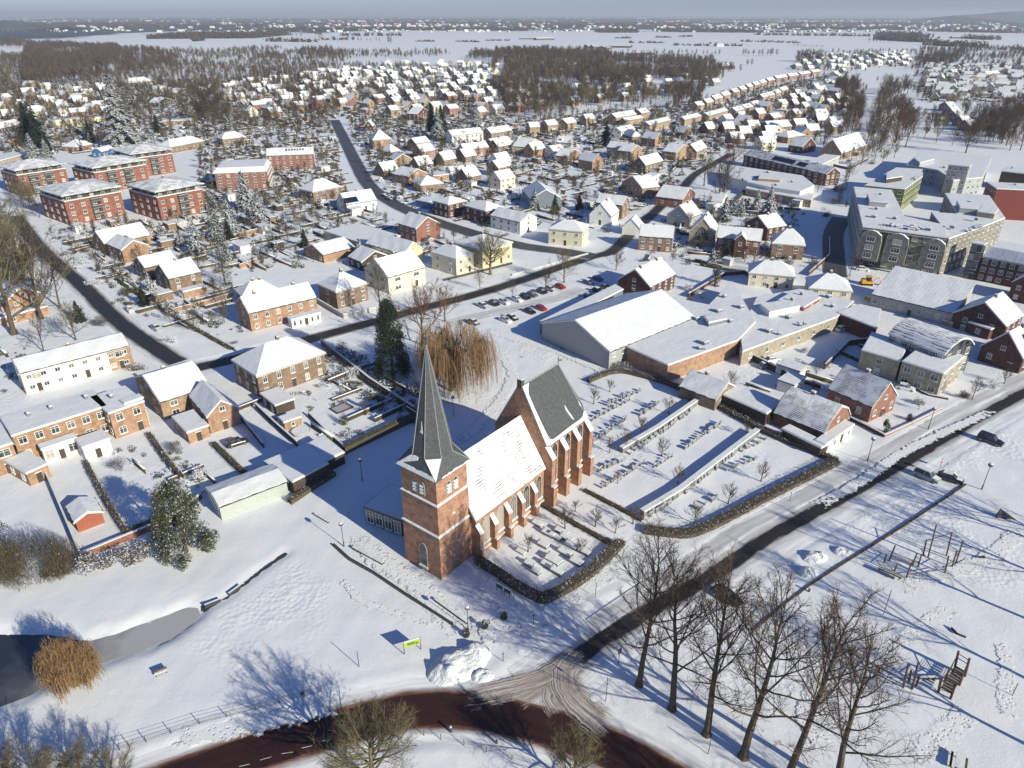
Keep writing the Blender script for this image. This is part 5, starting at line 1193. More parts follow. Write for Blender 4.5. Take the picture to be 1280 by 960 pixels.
def willow_tree(seed, Ht, Rr, drop, nstr, base=(0, 0)):
    rng = random.Random(seed); T = MB(); C = MB(); S = MB()
    tp, _ = chain(T, Vector((0, 0, -.3)), Vector((0, 0, 1)), Ht * .4, .55, .38, 5, rng, .1, .1, 8)
    for i in range(16):
        az = i * 2.4 + rng.uniform(-.3, .3); p = tp[-1].lerp(tp[-2], rng.random()); out = Vector((math.cos(az), math.sin(az), 0))
        el = rng.uniform(.5, 1.35); L = Rr * rng.uniform(.85, 1.25)
        bp, bd = chain(T, p, out * el + Vector((0, 0, 1.0)), L, .2, .05, 6, rng, .14, .02, 5)
        for j in range(9):
            p2, d2 = at_t(bp, .25 + .73 * rng.random()); o2 = (d2 + rvec(rng) * .9 + out * .4).normalized()
            cp, cd = chain(C, p2, o2, L * .35, .05, .02, 3, rng, .2, -.02, 3)
            for k in range(nstr):
                p3, d3 = at_t(cp, rng.random()); L3 = min(p3.z - .6, drop * rng.uniform(.5, 1.3)); q = p3.copy(); dd = (d3 + rvec(rng) * .7).normalized() * .5; w = .026; n = 4
                if L3 < .5: continue
                sx = rvec(rng); sx.z = 0; sx = sx.normalized() * w
                for m_ in range(n):
                    t_ = q + dd * (L3 / n) + Vector((0, 0, -1)) * (L3 / n) * (.15 + .85 * min(1, (m_ + 1) / 2.2)); dd *= .5
                    S.face([q - sx, q + sx, t_ + sx, t_ - sx], 0, [(0, 0)] * 4); q = t_
    return T, C, S

def conifer(seed, Ht, Rr, n, dens=6, droop=.35):
    rng = random.Random(seed); T = MB(); C = MB()
    T.tube((0, 0, -.3), Ht * .022 + .06, (0, 0, Ht * .96), .03, 6)
    for i in range(n):
        t = (i + rng.random()) / n; z = Ht * (.06 + .92 * t); L = Rr * (1 - t) ** .8 * rng.uniform(.7, 1.15) + .25
        az = rng.uniform(0, 2 * PI); o = Vector((math.cos(az), math.sin(az), 0)); s = Vector((-o.y, o.x, 0)); p = Vector((0, 0, z))
        for j in range(dens):
            f = (j + .6) / dens; q = p + o * L * f + Vector((0, 0, -droop * L * f * f)); w = L * .34 * (1.25 - f) + .12; l = L * .36 + .15
            tip = q + o * l + Vector((0, 0, -.28 * l)) + rvec(rng) * .1; sd = 1 if j % 2 else -1
            C.face([q - o * .1, q + s * sd * w + o * l * .5 + Vector((0, 0, -.3 * w + rng.uniform(-.1, .1))), tip], 0, [(0, 0)] * 3)
            C.face([q, q - s * sd * w + o * l * .5 + Vector((0, 0, -.25 * w)), tip + Vector((0, 0, .05))], 0, [(0, 0)] * 3)
            if j > 0: C.face([q + Vector((0, 0, .02)), q + rvec(rng) * w * .9, q + rvec(rng) * w * .8 + Vector((0, 0, -.25))], 0, [(0, 0)] * 3)
    return T, C

def leaf_clump(seed, rx, ry, rz, n, size, lumps=7, low=False, brush=False):
    """foliage of many small faces gathered in uneven lumps"""
    rng = random.Random(seed); C = MB()
    ls = []
    for i in range(lumps):
        v = rvec(rng); v.z = (v.z * 1.1 if low else abs(v.z) * .9 - .1); ls.append((Vector((v.x * rx * .55, v.y * ry * .55, rz * (.55 + v.z * .5))), rng.uniform(.35, .62)))
    for i in range(n):
        c, r = ls[i % lumps]; v = rvec(rng) * (rng.random() ** .35); p = c + Vector((v.x * rx * r, v.y * ry * r, v.z * rz * r * .9))
        if p.z < .02: p.z = .02 + rng.random() * .2
        a = rvec(rng) * size * rng.uniform(.6, 1.3); b_ = a.cross(rvec(rng)).normalized() * size * rng.uniform(.4, .8)
        if brush: a = (a * .8 + Vector((0, 0, size * 1.1))) * 1.5; b_ = b_.normalized() * size * .14
        C.face([p - a * .5, p + b_, p + a * .6], 0, [(0, 0)] * 3)
    return C

TP = {}
def proto(key, T, C, tm, cm, extra=None, h=1.0):
    TP[key] = (T.mesh('trunk', tm), C.mesh('crown', cm), extra, h)
for s in range(3): T, C = bare_tree(11 + s, 22, .40, .28, 24, 7, 5, .40, 1.15, .09, .017, 'lime', 4); proto('lime%d' % s, T, C, 'bark', 'twig', None, 22)
T, C = bare_tree(31, 16, .50, .36, 24, 10, 7, .50, 1.35, .04, .016, 'oak', 5); proto('oak0', T, C, 'bark_pale', 'twig_olive', None, 16)
T, C = bare_tree(33, 12, .30, .3, 20, 9, 7, .50, 1.3, .04, .014, 'oak', 5); proto('oak1', T, C, 'bark_pale', 'twig_olive', None, 12)
for s in range(2): T, C = bare_tree(41 + s, 5.0, .09, .35, 9, 5, 4, .42, 1.0, .08, .012, 'oak', 2); proto('small%d' % s, T, C, 'bark', 'twig', None, 5.0)
for s, (cm, f) in enumerate((('twig_brown', 'oak'), ('twig_brown', 'lime'), ('twig_olive', 'oak'), ('twig', 'lime'), ('twig_red', 'oak'))):
    T, C = bare_tree(51 + s, 15, .26, .2, 16, 6, 5, .42 if f == 'lime' else .52, 1.05, .08, .030, f, 3); proto('mid%d' % s, T, C, 'bark', cm, None, 15)
for s, cm in enumerate(('twig_brown', 'twig', 'twig_olive')):
    T, C = bare_tree(61 + s, 15, .26, .22, 10, 4, 2, .42, .9, .08, .06, 'lime', 1); proto('far%d' % s, T, C, 'bark', cm, None, 15)
for s in range(2): T, C = conifer(71 + s, 14, 3.6, 210, 6); proto('spruce%d' % s, T, C, 'bark', 'spruce_needles' if s == 0 else 'spruce_snowy', None, 14)
T, C = conifer(75, 12, 2.6, 70, 4); proto('farspruce0', T, C, 'bark', 'spruce_needles', None, 12)
T, C = conifer(76, 12, 2.6, 70, 4); proto('farspruce1', T, C, 'bark', 'spruce_snowy', None, 12)
for s, (cm, sz) in enumerate((('shrub_leaves', .35), ('shrub_snowy', .35), ('evergreen_leaves', .35), ('twig_brown', .3))):
    C = leaf_clump(81 + s, 1.5, 1.5, 2.0, 420, sz); TP['shrub%d' % s] = (None, C.mesh('foliage', cm), None, 2.0)
CATN = dict(lime='bare_tree', oak='bare_tree', small='small_bare_tree', mid='bare_tree', far='bare_tree', spruce='spruce_tree', farspruce='spruce_tree', shrub='garden_shrub')
def plant(key, x, y, h, label, group=None, sx=1.0, rz=None, z=0):
    T, C, ex, ph = TP[key]; base = key.rstrip('0123456789'); s = h / ph
    rng = random.Random(int(x * 91 + y * 57)); rz = rng.uniform(0, 6.28) if rz is None else rz
    nm = CATN[base]
    if T is None:
        o = link(nm, C, None, (x, y, z), rz, (s * sx, s * sx, s)); tag(o, label, 'shrub', group); return o
    r = empty(nm, (x, y, z), rz); r.scale = (s * sx, s * sx, s)
    link('trunk', T, r); link('crown', C, r); tag(r, label, 'tree', group)
    return r

def tree_px(key, base, top_y, label, group=None, sx=1.0, h=None):
    x, y = G(*base); return plant(key, x, y, h or hgt(base, top_y), label, group, sx)

# six tall bare limes in a row, bottom right
ROWL = [(799, 856, 668), (840, 886, 702), (883, 918, 715), (929, 946, 735), (984, 974, 752), (1044, 985, 800)]
for i, (x, y, t) in enumerate(ROWL):
    tree_px('lime%d' % (i % 3), (x, y), t, ordinal(i) + ' from the left of the six tall bare trees along the snowy verge', 'tall bare trees in the row at lower right', .95 + .08 * (i % 2))
tree_px('oak0', (467, 985), 812, 'broad spreading bare olive-grey tree at the bottom centre, over the curved road', None, 1.0, h=14.5)
tree_px('oak1', (716, 985), 860, 'smaller bare olive tree over the curved road, right of the bottom centre', None, 1.0, h=10)
for i, (x, y, h) in enumerate([(12, 990, 8), (60, 1000, 8.5), (105, 985, 7), (150, 990, 6.5)]):
    a = G(x, y); plant('oak1', a[0], a[1], h, ordinal(i) + ' from the left of the bare bushy trees along the bottom left edge', 'bare bushy trees in the bottom left corner', 1.2)
# trees just off the right edge, whose long shadows cross the park
for i, (x, y, h) in enumerate([(1345, 800, 20), (1400, 760, 21), (1350, 880, 20), (1450, 720, 22), (1330, 690, 18), (1340, 960, 18), (1180, 1230, 18), (1300, 1180, 18)]):
    a = G(x, y); plant('lime%d' % (i % 3), a[0], a[1], h, ordinal(i) + ' tall bare tree just outside the park, throwing a long shadow into it', 'tall bare trees off the edge of the park')
# willows
def willow(base, Ht, Rr, drop, nstr, label, seed, mats):
    T, C, S = willow_tree(seed, Ht, Rr, drop, nstr); a = G(*base); r = empty('willow_tree', (a[0], a[1], 0), 0); tag(r, label, 'tree')
    T.obj('trunk', mats[0], r); cr = C.obj('crown', mats[1], r); S.obj('hanging_twigs', mats[1], cr)
willow((564, 488), 21, 8.8, 10.5, 24, 'large golden weeping willow standing behind the church spire', 91, ('bark', 'willow_gold'))
a = G(96, 856); r = empty('willow_tree', (a[0], a[1], 0)); tag(r, 'small rounded golden-brown willow leaning over the dark pond', 'tree'); T, C, S = willow_tree(92, 6.6, 3.4, 3.2, 9); T.obj('trunk', 'bark_pale', r); cr = C.obj('crown', 'willow_gold', r); S.obj('hanging_twigs', 'willow_gold', cr)
leaf_clump(93, 3.6, 3.6, 6.4, 9000, .42, 14, False, True).obj('fine_twigs', 'willow_gold', cr)
# named evergreens
def conifer_px(base, top, Rr, n, label, mat, seed=0, droop=.35, dens=7):
    h = hgt(base, top); T, C = conifer(seed, h, Rr, n, dens, droop); a = G(*base); r = empty('spruce_tree', (a[0], a[1], 0)); tag(r, label, 'tree'); T.obj('trunk', 'bark', r); C.obj('crown', mat, r)
rs = random.Random(77); h = hgt((492, 474), 374); C = MB(); T = MB(); T.tube((0, 0, -.3), .45, (0, 0, h * .9), .05, 6)
bl = [((lambda t, az: Vector((math.cos(az) * 4.6 * (1 - t) ** .55 * .8, math.sin(az) * 4.6 * (1 - t) ** .55 * .8, h * (.04 + .93 * t))))(k / 150, rs.uniform(0, 6.28)), rs.uniform(1.0, 1.8)) for k in range(150)]
for k in range(27000):
    c_, r_ = bl[k % 150]; v = rvec(rs); p = c_ + v * r_ * rs.random() ** .3; p.z = max(.1, p.z); a_ = (rvec(rs) + Vector((0, 0, -.7))) * .3; b2 = a_.cross(rvec(rs)).normalized() * .16; C.face([p - a_ * .5, p + b2, p + a_ * .6], 0, [(0, 0)] * 3)
a = G(492, 474); r = empty('spruce_tree', (a[0], a[1], 0)); tag(r, 'big dark spruce dusted with snow, left of the church spire', 'tree'); T.obj('trunk', 'bark', r); C.obj('crown', 'spruce_needles', r)
EV = [((235, 688), 600, 5.8, 7.5, 21000, 'evergreen_leaves', 'broad dark evergreen tree with snow in its crown at the end of the back gardens', 16),
      ((282, 356), 262, 3.2, 15, 3600, 'spruce_snowy', 'tall snow-laden conifer in the gardens beside the orange garden wall', 14),
      ((893, 358), 318, 2.0, 8, 1500, 'evergreen_leaves', 'narrow dark evergreen at the far gable of the great hall', 8)]
h = hgt((233, 690), 598); C = MB(); T = MB(); T.tube((0, 0, -.3), .4, (0, 0, h * .8), .08, 6)
bl = []
for k in range(120):
    t = (k / 120) ** 1.15; az = rs.uniform(0, 6.28); R_ = 4.7 * (1 - t) ** .5 * rs.uniform(.55, 1.05); bl.append((Vector((math.cos(az) * R_, math.sin(az) * R_, h * (.05 + .88 * t))), rs.uniform(.7, 1.5)))
for k in range(21000):
    c_, r_ = bl[k % 120]; v = rvec(rs); p = c_ + v * r_ * rs.random() ** .3; p.z = max(.1, p.z); a_ = (rvec(rs) + Vector((v.x, v.y, -.5))) * .27; b2 = a_.cross(rvec(rs)).normalized() * .13; C.face([p - a_ * .5, p + b2, p + a_ * .6], 0, [(0, 0)] * 3)
a = G(233, 690); r = empty('evergreen_tree', (a[0], a[1], 0)); tag(r, EV[0][6], 'tree'); T.obj('trunk', 'bark', r); C.obj('crown', 'evergreen_leaves', r)
EV = EV[1:]
for base, top, rr, hh, n, mt, lab, lu in EV:
    h = hgt(base, top) * .96; C = leaf_clump(int(base[0]), rr * 1.0, rr * 1.0, h, n, .36, lu + 10, True); a = G(*base); r = empty('evergreen_tree', (a[0], a[1], 0)); tag(r, lab, 'tree')
    T = MB(); T.tube((0, 0, -.3), .3, (0, 0, h * .7), .1, 6); T.obj('trunk', 'bark', r); C.obj('crown', mt, r)
def bush(px, py, rx, ry, h, mt, lab, n=1500, size=.4, lumps=9, rz=0, name='bush'):
    br = mt in ('shrub_leaves', 'twig_brown', 'twig_olive'); C = leaf_clump(int(px * 3 + py), rx, ry, h, int(n * (2.6 if br else 1.5)), size * (.8 if br else .75), lumps, True, br); a = G(px, py); o = C.obj(name, mt, None, False, (a[0], a[1], 0), rz); tag(o, lab, 'bush'); return o
bush(20, 722, 5.5, 4.5, 5.5, 'shrub_leaves', 'big brown-olive thicket at the left edge above the pond bank', 4200, .45, 13)
bush(72, 712, 4.2, 4.0, 5.0, 'shrub_leaves', 'brown thicket at the foot of the narrow garden with the orange shed', 3200, .45, 11)
bush(-6, 700, 4, 4, 5, 'evergreen_leaves', 'dark green thicket cut by the left edge of the view', 2200, .45)
bush(125, 708, 3.6, 2.0, 2.6, 'hedge_leaves', 'low snowy bushes along the end wall of the gardens, left of the broad evergreen', 1600, .35, 9, R(40))
bush(170, 700, 3.4, 1.8, 2.6, 'hedge_leaves', 'low snowy bushes right beside the broad evergreen tree', 1500, .35, 9, R(40))
bush(800, 447, 4.2, 3.4, 3.6, 'hedge_leaves', 'wild snowy thicket against the dark end of the great hall', 2200, .35, 10)
bush(775, 462, 3.0, 2.4, 2.2, 'hedge_leaves', 'brown scrub between the great hall and the cemetery', 1200, .3)
bush(1106, 541, 1.0, 1.0, 2.4, 'evergreen_leaves', 'dark upright yew in front of the red brick gabled house', 700, .3, 6)
bush(430, 530, 1.3, 1.3, 2.0, 'shrub_leaves', 'reddish-brown garden shrub by the square pond basin', 500, .3)
bush(456, 518, 1.0, 1.0, 2.6, 'shrub_leaves', 'second reddish garden shrub right of the square pond basin', 400, .3)
bush(222, 566, 1.6, 1.4, 2.0, 'shrub_leaves', 'brown twiggy shrub below the flat tan extension', 500, .3)
bush(250, 600, 2.0, 1.6, 2.2, 'shrub_snowy', 'snowy shrub above the big evergreen by the parked black car', 700, .3)
bush(148, 585, 2.4, 2.0, 1.6, 'twig_brown', 'bare brown shrub behind the white glazed bay', 600, .25)
bush(268, 405, 2.2, 2.0, 2.6, 'twig_olive', 'round leafless shrub on the lawn left of the long brick house', 900, .25)
bush(118, 378 - 22, 3.2, 2.6, 1.6, 'shrub_snowy', 'snowy flower bed bushes left of the tan gabled house', 900, .3)
bush(160, 365, 2.6, 1.8, 1.4, 'evergreen_leaves', 'yellow-green low bush in the front garden by the west street', 600, .25)
bush(233, 372, 2.0, 1.6, 2.2, 'shrub_snowy', 'white-dusted bush at the corner of the brown brick house', 700, .3)
bush(100, 395, 2.4, 1.4, 2.2, 'evergreen_leaves', 'dark evergreen clump between the orange house and the west street', 700, .3)
bush(125, 407, 3.4, 1.6, 2.2, 'twig_brown', 'brown scrub along the left side of the west street', 900, .3)
bush(172, 463, 3.0, 1.4, 1.8, 'hedge_leaves', 'hedge-like scrub at the right end of the white modern row', 800, .3)
bush(212, 418 + 10, 2.8, 1.6, 1.6, 'shrub_snowy', 'brown and white brush at the mouth of the west street', 700, .3)
bush(100, 300 + 30, 3.5, 2, 2, 'shrub_snowy', 'snowy shrub row in front of the big smooth white roof', 800, .3)
bush(427, 443, 2.0, 2.0, 3.0, 'evergreen_leaves', 'dark shrub behind the garden wall by the village street', 800, .3)
bush(444, 470, 3.5, 2.0, 2.0, 'shrub_snowy', 'shaded snowy undergrowth left of the big spruce', 900, .3)
bush(345, 490, 2.0, 1.0, 1.6, 'shrub_leaves', 'dark shrubs at the foot of the big brown villa', 500, .3)
bush(410, 478, 1.0, 1.0, 1.6, 'evergreen_leaves', 'evergreen shrub at the right corner of the big brown villa', 400, .25)
# small trees of the churchyard and cemetery
CEM = [(706, 661, 5), (744, 659, 4.6), (769, 667, 4), (791, 655, 4.4), (782, 560, 5), (801, 544, 5.4), (836, 517, 4.8), (827, 571, 5), (847, 605, 4.6), (868, 655, 5.2), (910, 630, 5), (951, 602, 5), (932, 545, 3.6), (762, 566, 4), (660, 690, 4.2), (742, 505, 4.8), (726, 692, 3.6), (719, 640, 3), (772, 605, 3.2), (762, 490, 4)]
for i, (x, y, h) in enumerate(sorted(CEM)):
    a = G(x, y); plant('small%d' % (i % 2), a[0], a[1], h * 1.12, ordinal(i) + ' from the left of the small bare trees among the graves', 'small bare trees among the graves', 1.05)
# bare trees near the village street and left edge
NT = [('mid4', 529, 432, 345, 'reddish bare beech standing over the village street behind the spire'), ('mid4', 556, 402, 350, 'reddish bare tree between the village street and the golden willow'), ('lime2', 478, 398, 330, 'thin bare tree in front of the brown brick hip-roofed house'),
      ('oak0', 613, 343, 283, 'twisted grey bare plane tree in front of the large cream town house'), ('mid2', 705, 353, 306, 'bare olive street tree at the crossroads, right of the parked cars'), ('mid0', 770, 338, 305, 'bare tree at the crossroads beside the dark brick house'),
      ('mid0', 682, 362, 330, 'slim bare street tree above the row of parked cars'),
      ('mid2', 18, 418, 232, 'tall bare olive-brown tree at the left edge, nearest the viewer'), ('mid0', 52, 398, 268, 'tall bare brown tree leaning over the west street from the left'), ('mid2', 30, 345, 238, 'bare brown tree behind the orange house at the left edge'), ('mid0', 5, 330, 226, 'bare tree at the extreme left before the apartment blocks'),
      ('mid3', 75, 385, 310, 'thin bare tree at the side of the west street'), ('mid2', 95, 425, 372, 'small bare tree in the garden above the white modern row'), ('mid3', 55, 440, 395, 'small bare twiggy tree behind the white modern row'),
      ('mid2', 880, 232, 185, 'bare tree at the bend of the road beyond the crossroads'), ('mid0', 905, 240, 185, 'dark bare tree beside the shopping centre'), ('mid4', 915, 212, 165, 'reddish bare tree left of the long shopping building'), ('mid1', 897, 258, 205, 'bare tree in front of the shopping centre, left end'),
      ('mid2', 350, 262, 232, 'olive bare tree in the gardens near the white garden shed'), ('mid0', 1207, 191, 140, 'bare tree behind the flat roofed building with many vents'), ('mid1', 480, 172, 142, 'pale bare tree beside the pyramid-roofed orange house'), ('mid0', 396, 158, 110, 'large dark bare tree left of the top of the hill street'), ('mid0', 260, 150, 98, 'big dark bare tree behind the wide brick apartment building'), ('mid0', 275, 152, 104, 'second big dark bare tree behind the wide brick apartment building')]
for k, x, y, t, lab in NT: tree_px(k, (x, y), t, lab)
for i, (k, x, y, t) in enumerate([('spruce1', 155, 182, 90), ('spruce0', 40, 180, 125), ('spruce0', 52, 184, 132), ('spruce1', 45, 205, 165), ('spruce1', 62, 205, 172), ('spruce1', 308, 262, 212), ('spruce1', 272, 300, 258), ('spruce1', 288, 290, 248), ('spruce1', 325, 282, 236), ('spruce0', 540, 168, 128), ('spruce0', 552, 170, 130), ('spruce1', 548, 174, 134), ('spruce1', 596, 170, 128), ('spruce0', 757, 182, 150), ('spruce1', 765, 184, 155), ('spruce1', 960, 268, 232), ('spruce1', 945, 262, 236), ('spruce1', 905, 275, 245), ('spruce1', 925, 270, 246), ('spruce0', 724, 262, 240), ('spruce1', 582, 222, 204), ('spruce0', 530, 210, 198), ('spruce0', 544, 210, 198), ('spruce1', 668, 262, 235), ('spruce1', 248, 318, 275), ('spruce1', 845, 170, 142), ('spruce0', 100, 410 - 8, 375)]):
    tree_px(k, (x, y), t, None, 'snowy conifers of the village gardens')
SPR = [o for o in COL.objects if o.get('group') == 'snowy conifers of the village gardens']
for i, o in enumerate(sorted(SPR, key=lambda o: P(o.location.x, o.location.y)[0])): o['label'] = ordinal(i) + ' from the left of the snowy conifers in the village gardens'

# ---------------------------------------------------------------- woods, avenues and the rest of the village: scatter
rng = random.Random(7)
def pt_in(poly, x, y):
    r = False; n = len(poly)
    for i in range(n):
        x1, y1 = poly[i]; x2, y2 = poly[(i + 1) % n]
        if (y1 > y) != (y2 > y) and x < (x2 - x1) * (y - y1) / (y2 - y1) + x1: r = not r
    return r
def near_road(x, y, m=3.0):
    for k, (pts, hw, mt) in ROADS.items():
        for q in pts[::2]:
            if abs(q[0] - x) < hw + m and abs(q[1] - y) < hw + m and math.dist(q, (x, y)) < hw + m: return True
    return False
def in_occ(x, y, r): return any((x - a) ** 2 + (y - b_) ** 2 < (r + c) ** 2 for a, b_, c in OCC)
def scatter(poly_px, spacing, n_max=9999, jit=.5):
    pl = path(poly_px); xs = [p[0] for p in pl]; ys = [p[1] for p in pl]; out = []
    y = min(ys)
    while y < max(ys):
        x = min(xs) + rng.random() * spacing
        while x < max(xs):
            a = x + rng.uniform(-jit, jit) * spacing; b_ = y + rng.uniform(-jit, jit) * spacing
            if pt_in(pl, a, b_): out.append((a, b_))
            x += spacing
        y += spacing
    rng.shuffle(out); return out[:n_max]
WOODS = [  # polygon in the view, spacing, height, kinds, chance
 ([(26, 106), (60, 112), (120, 108), (136, 84), (150, 62), (60, 58), (32, 62)], 12, 19, ('mid0', 'mid1', 'mid3'), 1), ([(120, 100), (200, 90), (228, 72), (180, 64), (130, 64)], 14, 17, ('mid0', 'mid1'), .9), ([(225, 152), (290, 156), (285, 120), (240, 112)], 12, 17, ('mid0', 'mid1', 'mid2'), .9), ([(140, 150), (230, 150), (230, 105), (150, 100)], 20, 12, ('mid0', 'mid2', 'spruce0'), .8),
 ([(0, 92), (32, 96), (32, 72), (0, 70)], 16, 15, ('mid0', 'mid2'), 1), ([(0, 60), (48, 60), (40, 54), (0, 54)], 18, 17, ('far0', 'far1'), 1), ([(200, 88), (330, 84), (430, 80), (430, 63), (325, 62), (205, 66)], 22, 14, ('mid0', 'far1', 'mid2'), .9),
 ([(610, 110), (640, 150), (690, 152), (725, 138), (770, 112), (760, 70), (700, 66), (620, 68)], 14, 19, ('mid0', 'mid0', 'mid1', 'mid2'), 1), ([(720, 130), (800, 136), (880, 112), (905, 92), (890, 76), (720, 70)], 16, 17, ('mid0', 'mid1', 'mid3', 'mid2'), .8), ([(840, 138), (875, 138), (880, 110), (840, 108)], 13, 16, ('mid0', 'mid1'), 1),
 ([(585, 75), (640, 76), (700, 74), (700, 66), (590, 68)], 16, 18, ('far0', 'far1', 'mid0'), .95), ([(440, 73), (585, 74), (585, 66), (430, 66)], 22, 13, ('far0', 'far1', 'far2'), 1), ([(320, 76), (440, 76), (430, 62), (330, 66)], 22, 15, ('far0', 'far1', 'mid0'), .9),
 ([(880, 96), (940, 88), (940, 80), (880, 82)], 20, 13, ('far0', 'far1'), 1),
 ([(1043, 172), (1072, 172), (1080, 128), (1055, 118)], 11, 17, ('mid0', 'mid4', 'mid1'), 1), ([(1040, 120), (1072, 120), (1072, 98), (1052, 96)], 11, 16, ('mid4', 'mid0'), 1), ([(1070, 196), (1118, 196), (1150, 120), (1108, 100)], 15, 20, ('mid1', 'mid3', 'mid2', 'mid4'), .9), ([(1112, 190), (1140, 188), (1150, 140), (1135, 120)], 12, 17, ('mid1', 'mid3'), .7),
 ([(1212, 186), (1285, 190), (1285, 140), (1225, 150)], 11, 17, ('mid0', 'mid1', 'mid0'), 1), ([(1190, 176), (1215, 182), (1228, 158), (1208, 152)], 13, 14, ('mid2', 'mid0'), .9),
 ([(1142, 86), (1190, 84), (1200, 66), (1150, 68)], 18, 15, ('far0', 'mid0'), 1), ([(1185, 70), (1285, 76), (1285, 60), (1200, 60)], 30, 13, ('far0', 'far1', 'farspruce0'), .9),
 ([(60, 160), (130, 170), (150, 130), (100, 118), (0, 112), (0, 160)], 24, 11, ('mid2', 'mid0', 'spruce1', 'mid2'), .8), ([(230, 150), (420, 165), (430, 120), (240, 105)], 22, 11, ('mid0', 'mid2', 'mid1', 'spruce1'), .8), ([(250, 270), (350, 300), (380, 260), (330, 235), (265, 245)], 11, 8, ('mid2', 'spruce1', 'mid0'), .6),
 ([(0, 228), (50, 300), (60, 270), (0, 215)], 9, 13, ('mid2', 'mid0'), .9), ([(0, 300), (40, 330), (60, 310), (20, 285)], 10, 13, ('mid2', 'mid0'), .8),
 ([(480, 210), (640, 205), (640, 140), (500, 140)], 26, 8, ('mid2', 'mid0', 'farspruce1'), .6), ([(640, 225), (840, 215), (900, 150), (640, 150)], 24, 8, ('mid2', 'mid0', 'farspruce1'), .6),
 ([(850, 265), (930, 268), (930, 240), (860, 240)], 11, 7, ('mid0', 'spruce1'), .7), ([(940, 170), (1040, 176), (1040, 150), (920, 150)], 18, 10, ('mid0', 'mid1', 'mid2'), .8), ([(300, 120), (640, 140), (640, 84), (330, 80)], 15, 10, ('far0', 'far1', 'mid0', 'farspruce0', 'far2'), .9), ([(985, 92), (1150, 90), (1150, 64), (1000, 66)], 24, 10, ('far0', 'far1', 'far2'), .9), ([(1150, 130), (1285, 130), (1285, 80), (1150, 80)], 17, 9, ('far0', 'far1', 'mid0'), .8), ([(1140, 192), (1250, 192), (1250, 150), (1150, 130)], 20, 12, ('mid0', 'mid1', 'mid3'), .7), ([(1020, 262), (1058, 268), (1062, 215), (1030, 205)], 8, 7, ('mid0', 'mid2', 'spruce0'), .8), ([(0, 300), (45, 335), (62, 400), (0, 425)], 8, 12, ('mid2', 'mid0'), .7), ([(730, 134), (870, 122), (910, 95), (760, 88)], 15, 16, ('mid0', 'mid1', 'mid2'), .9), ([(760, 112), (880, 100), (880, 78), (740, 74)], 17, 16, ('far0', 'far1', 'mid0'), .9), ([(1150, 165), (1220, 172), (1285, 150), (1285, 128), (1160, 128)], 17, 14, ('mid0', 'mid1', 'mid2'), .8), ([(1040, 200), (1075, 208), (1120, 205), (1140, 190), (1070, 190)], 13, 12, ('mid1', 'mid3', 'mid2'), .7), ([(940, 200), (1050, 185), (1045, 160), (900, 170)], 13, 9, ('mid0', 'mid2', 'far1', 'spruce0'), .9), ([(1140, 100), (1285, 90), (1285, 60), (1150, 62)], 22, 13, ('far0', 'far1', 'mid0'), .9), ([(0, 112), (60, 116), (60, 100), (0, 92)], 14, 12, ('far0', 'mid2'), .9), ([(860, 175), (1040, 150), (1100, 100), (980, 125)], 15, 8, ('far0', 'farspruce1', 'far2'), .8),
]
CAND = []
def y_far(poly): return min(p[1] for p in poly) < 100
for poly, spc, h, kinds, ch in WOODS:
    for (x, y) in scatter(poly, spc * (.74 if y_far(poly) else .8)):
        if noise.noise(Vector((x * .012, y * .006, 3))) + .45 * noise.noise(Vector((x * .03, y * .013, 8))) < -.13 or rng.random() > ch or near_road(x, y) or in_occ(x, y, 1.0): continue
        CAND.append((rng.choice(kinds), x, y, h * rng.uniform(.5, 1.2)))
GT = [([(60, 300), (230, 420), (300, 400), (300, 340), (430, 330), (470, 320), (640, 330), (640, 290), (520, 290), (430, 240), (420, 170), (250, 180), (250, 270), (60, 290)], 7.2, (3, 8)), ([(480, 260), (640, 290), (780, 290), (900, 190), (1040, 150), (1060, 90), (850, 130), (640, 150), (640, 100), (420, 100), (440, 170), (470, 230)], 10.5, (4, 10)),
      ([(0, 200), (430, 165), (420, 85), (230, 80), (0, 110)], 11.5, (6, 15)), ([(800, 330), (1000, 335), (1000, 250), (850, 250)], 13, (4, 8)), ([(1150, 128), (1285, 128), (1285, 84), (1150, 88)], 24, (5, 10)), ([(860, 480), (980, 560), (1080, 540), (1100, 500), (1000, 440), (900, 450)], 14, (3, 5))]
for poly, spc, (h0, h1) in GT:
    for (x, y) in scatter(poly, spc):
        if near_road(x, y, 2) or in_occ(x, y, .5) or rng.random() < .15: continue
        CAND.append((rng.choice(('mid0', 'mid1', 'mid2', 'mid3', 'mid2', 'spruce1', 'spruce0', 'mid0')), x, y, rng.uniform(h0, h1)))
# lines of trees out in the fields
for (x0, y0, x1, y1, n, h) in [(0, 41, 70, 40, 26, 10), (80, 42, 180, 43, 16, 9), (715, 70, 850, 68, 26, 13), (850, 68, 905, 70, 8, 14), (925, 70, 975, 70, 10, 15), (995, 77, 1030, 77, 14, 22), (1035, 75, 1060, 76, 6, 14), (1075, 74, 1095, 76, 6, 18), (1105, 70, 1150, 68, 8, 12), (420, 52, 480, 52, 10, 14), (395, 46, 404, 48, 4, 30), (486, 55, 490, 56, 2, 26), (300, 44, 380, 46, 22, 14), (640, 41, 700, 42, 10, 8), (1085, 53, 1150, 54, 14, 15), (990, 58, 1030, 60, 12, 8)]:
    for i in range(n):
        a = G(x0 + (x1 - x0) * (i + rng.random() * .7) / n, y0 + (y1 - y0) * i / n); CAND.append((rng.choice(('far0', 'far1', 'far2')), a[0], a[1] + rng.uniform(-8, 8), h * rng.uniform(.8, 1.2)))

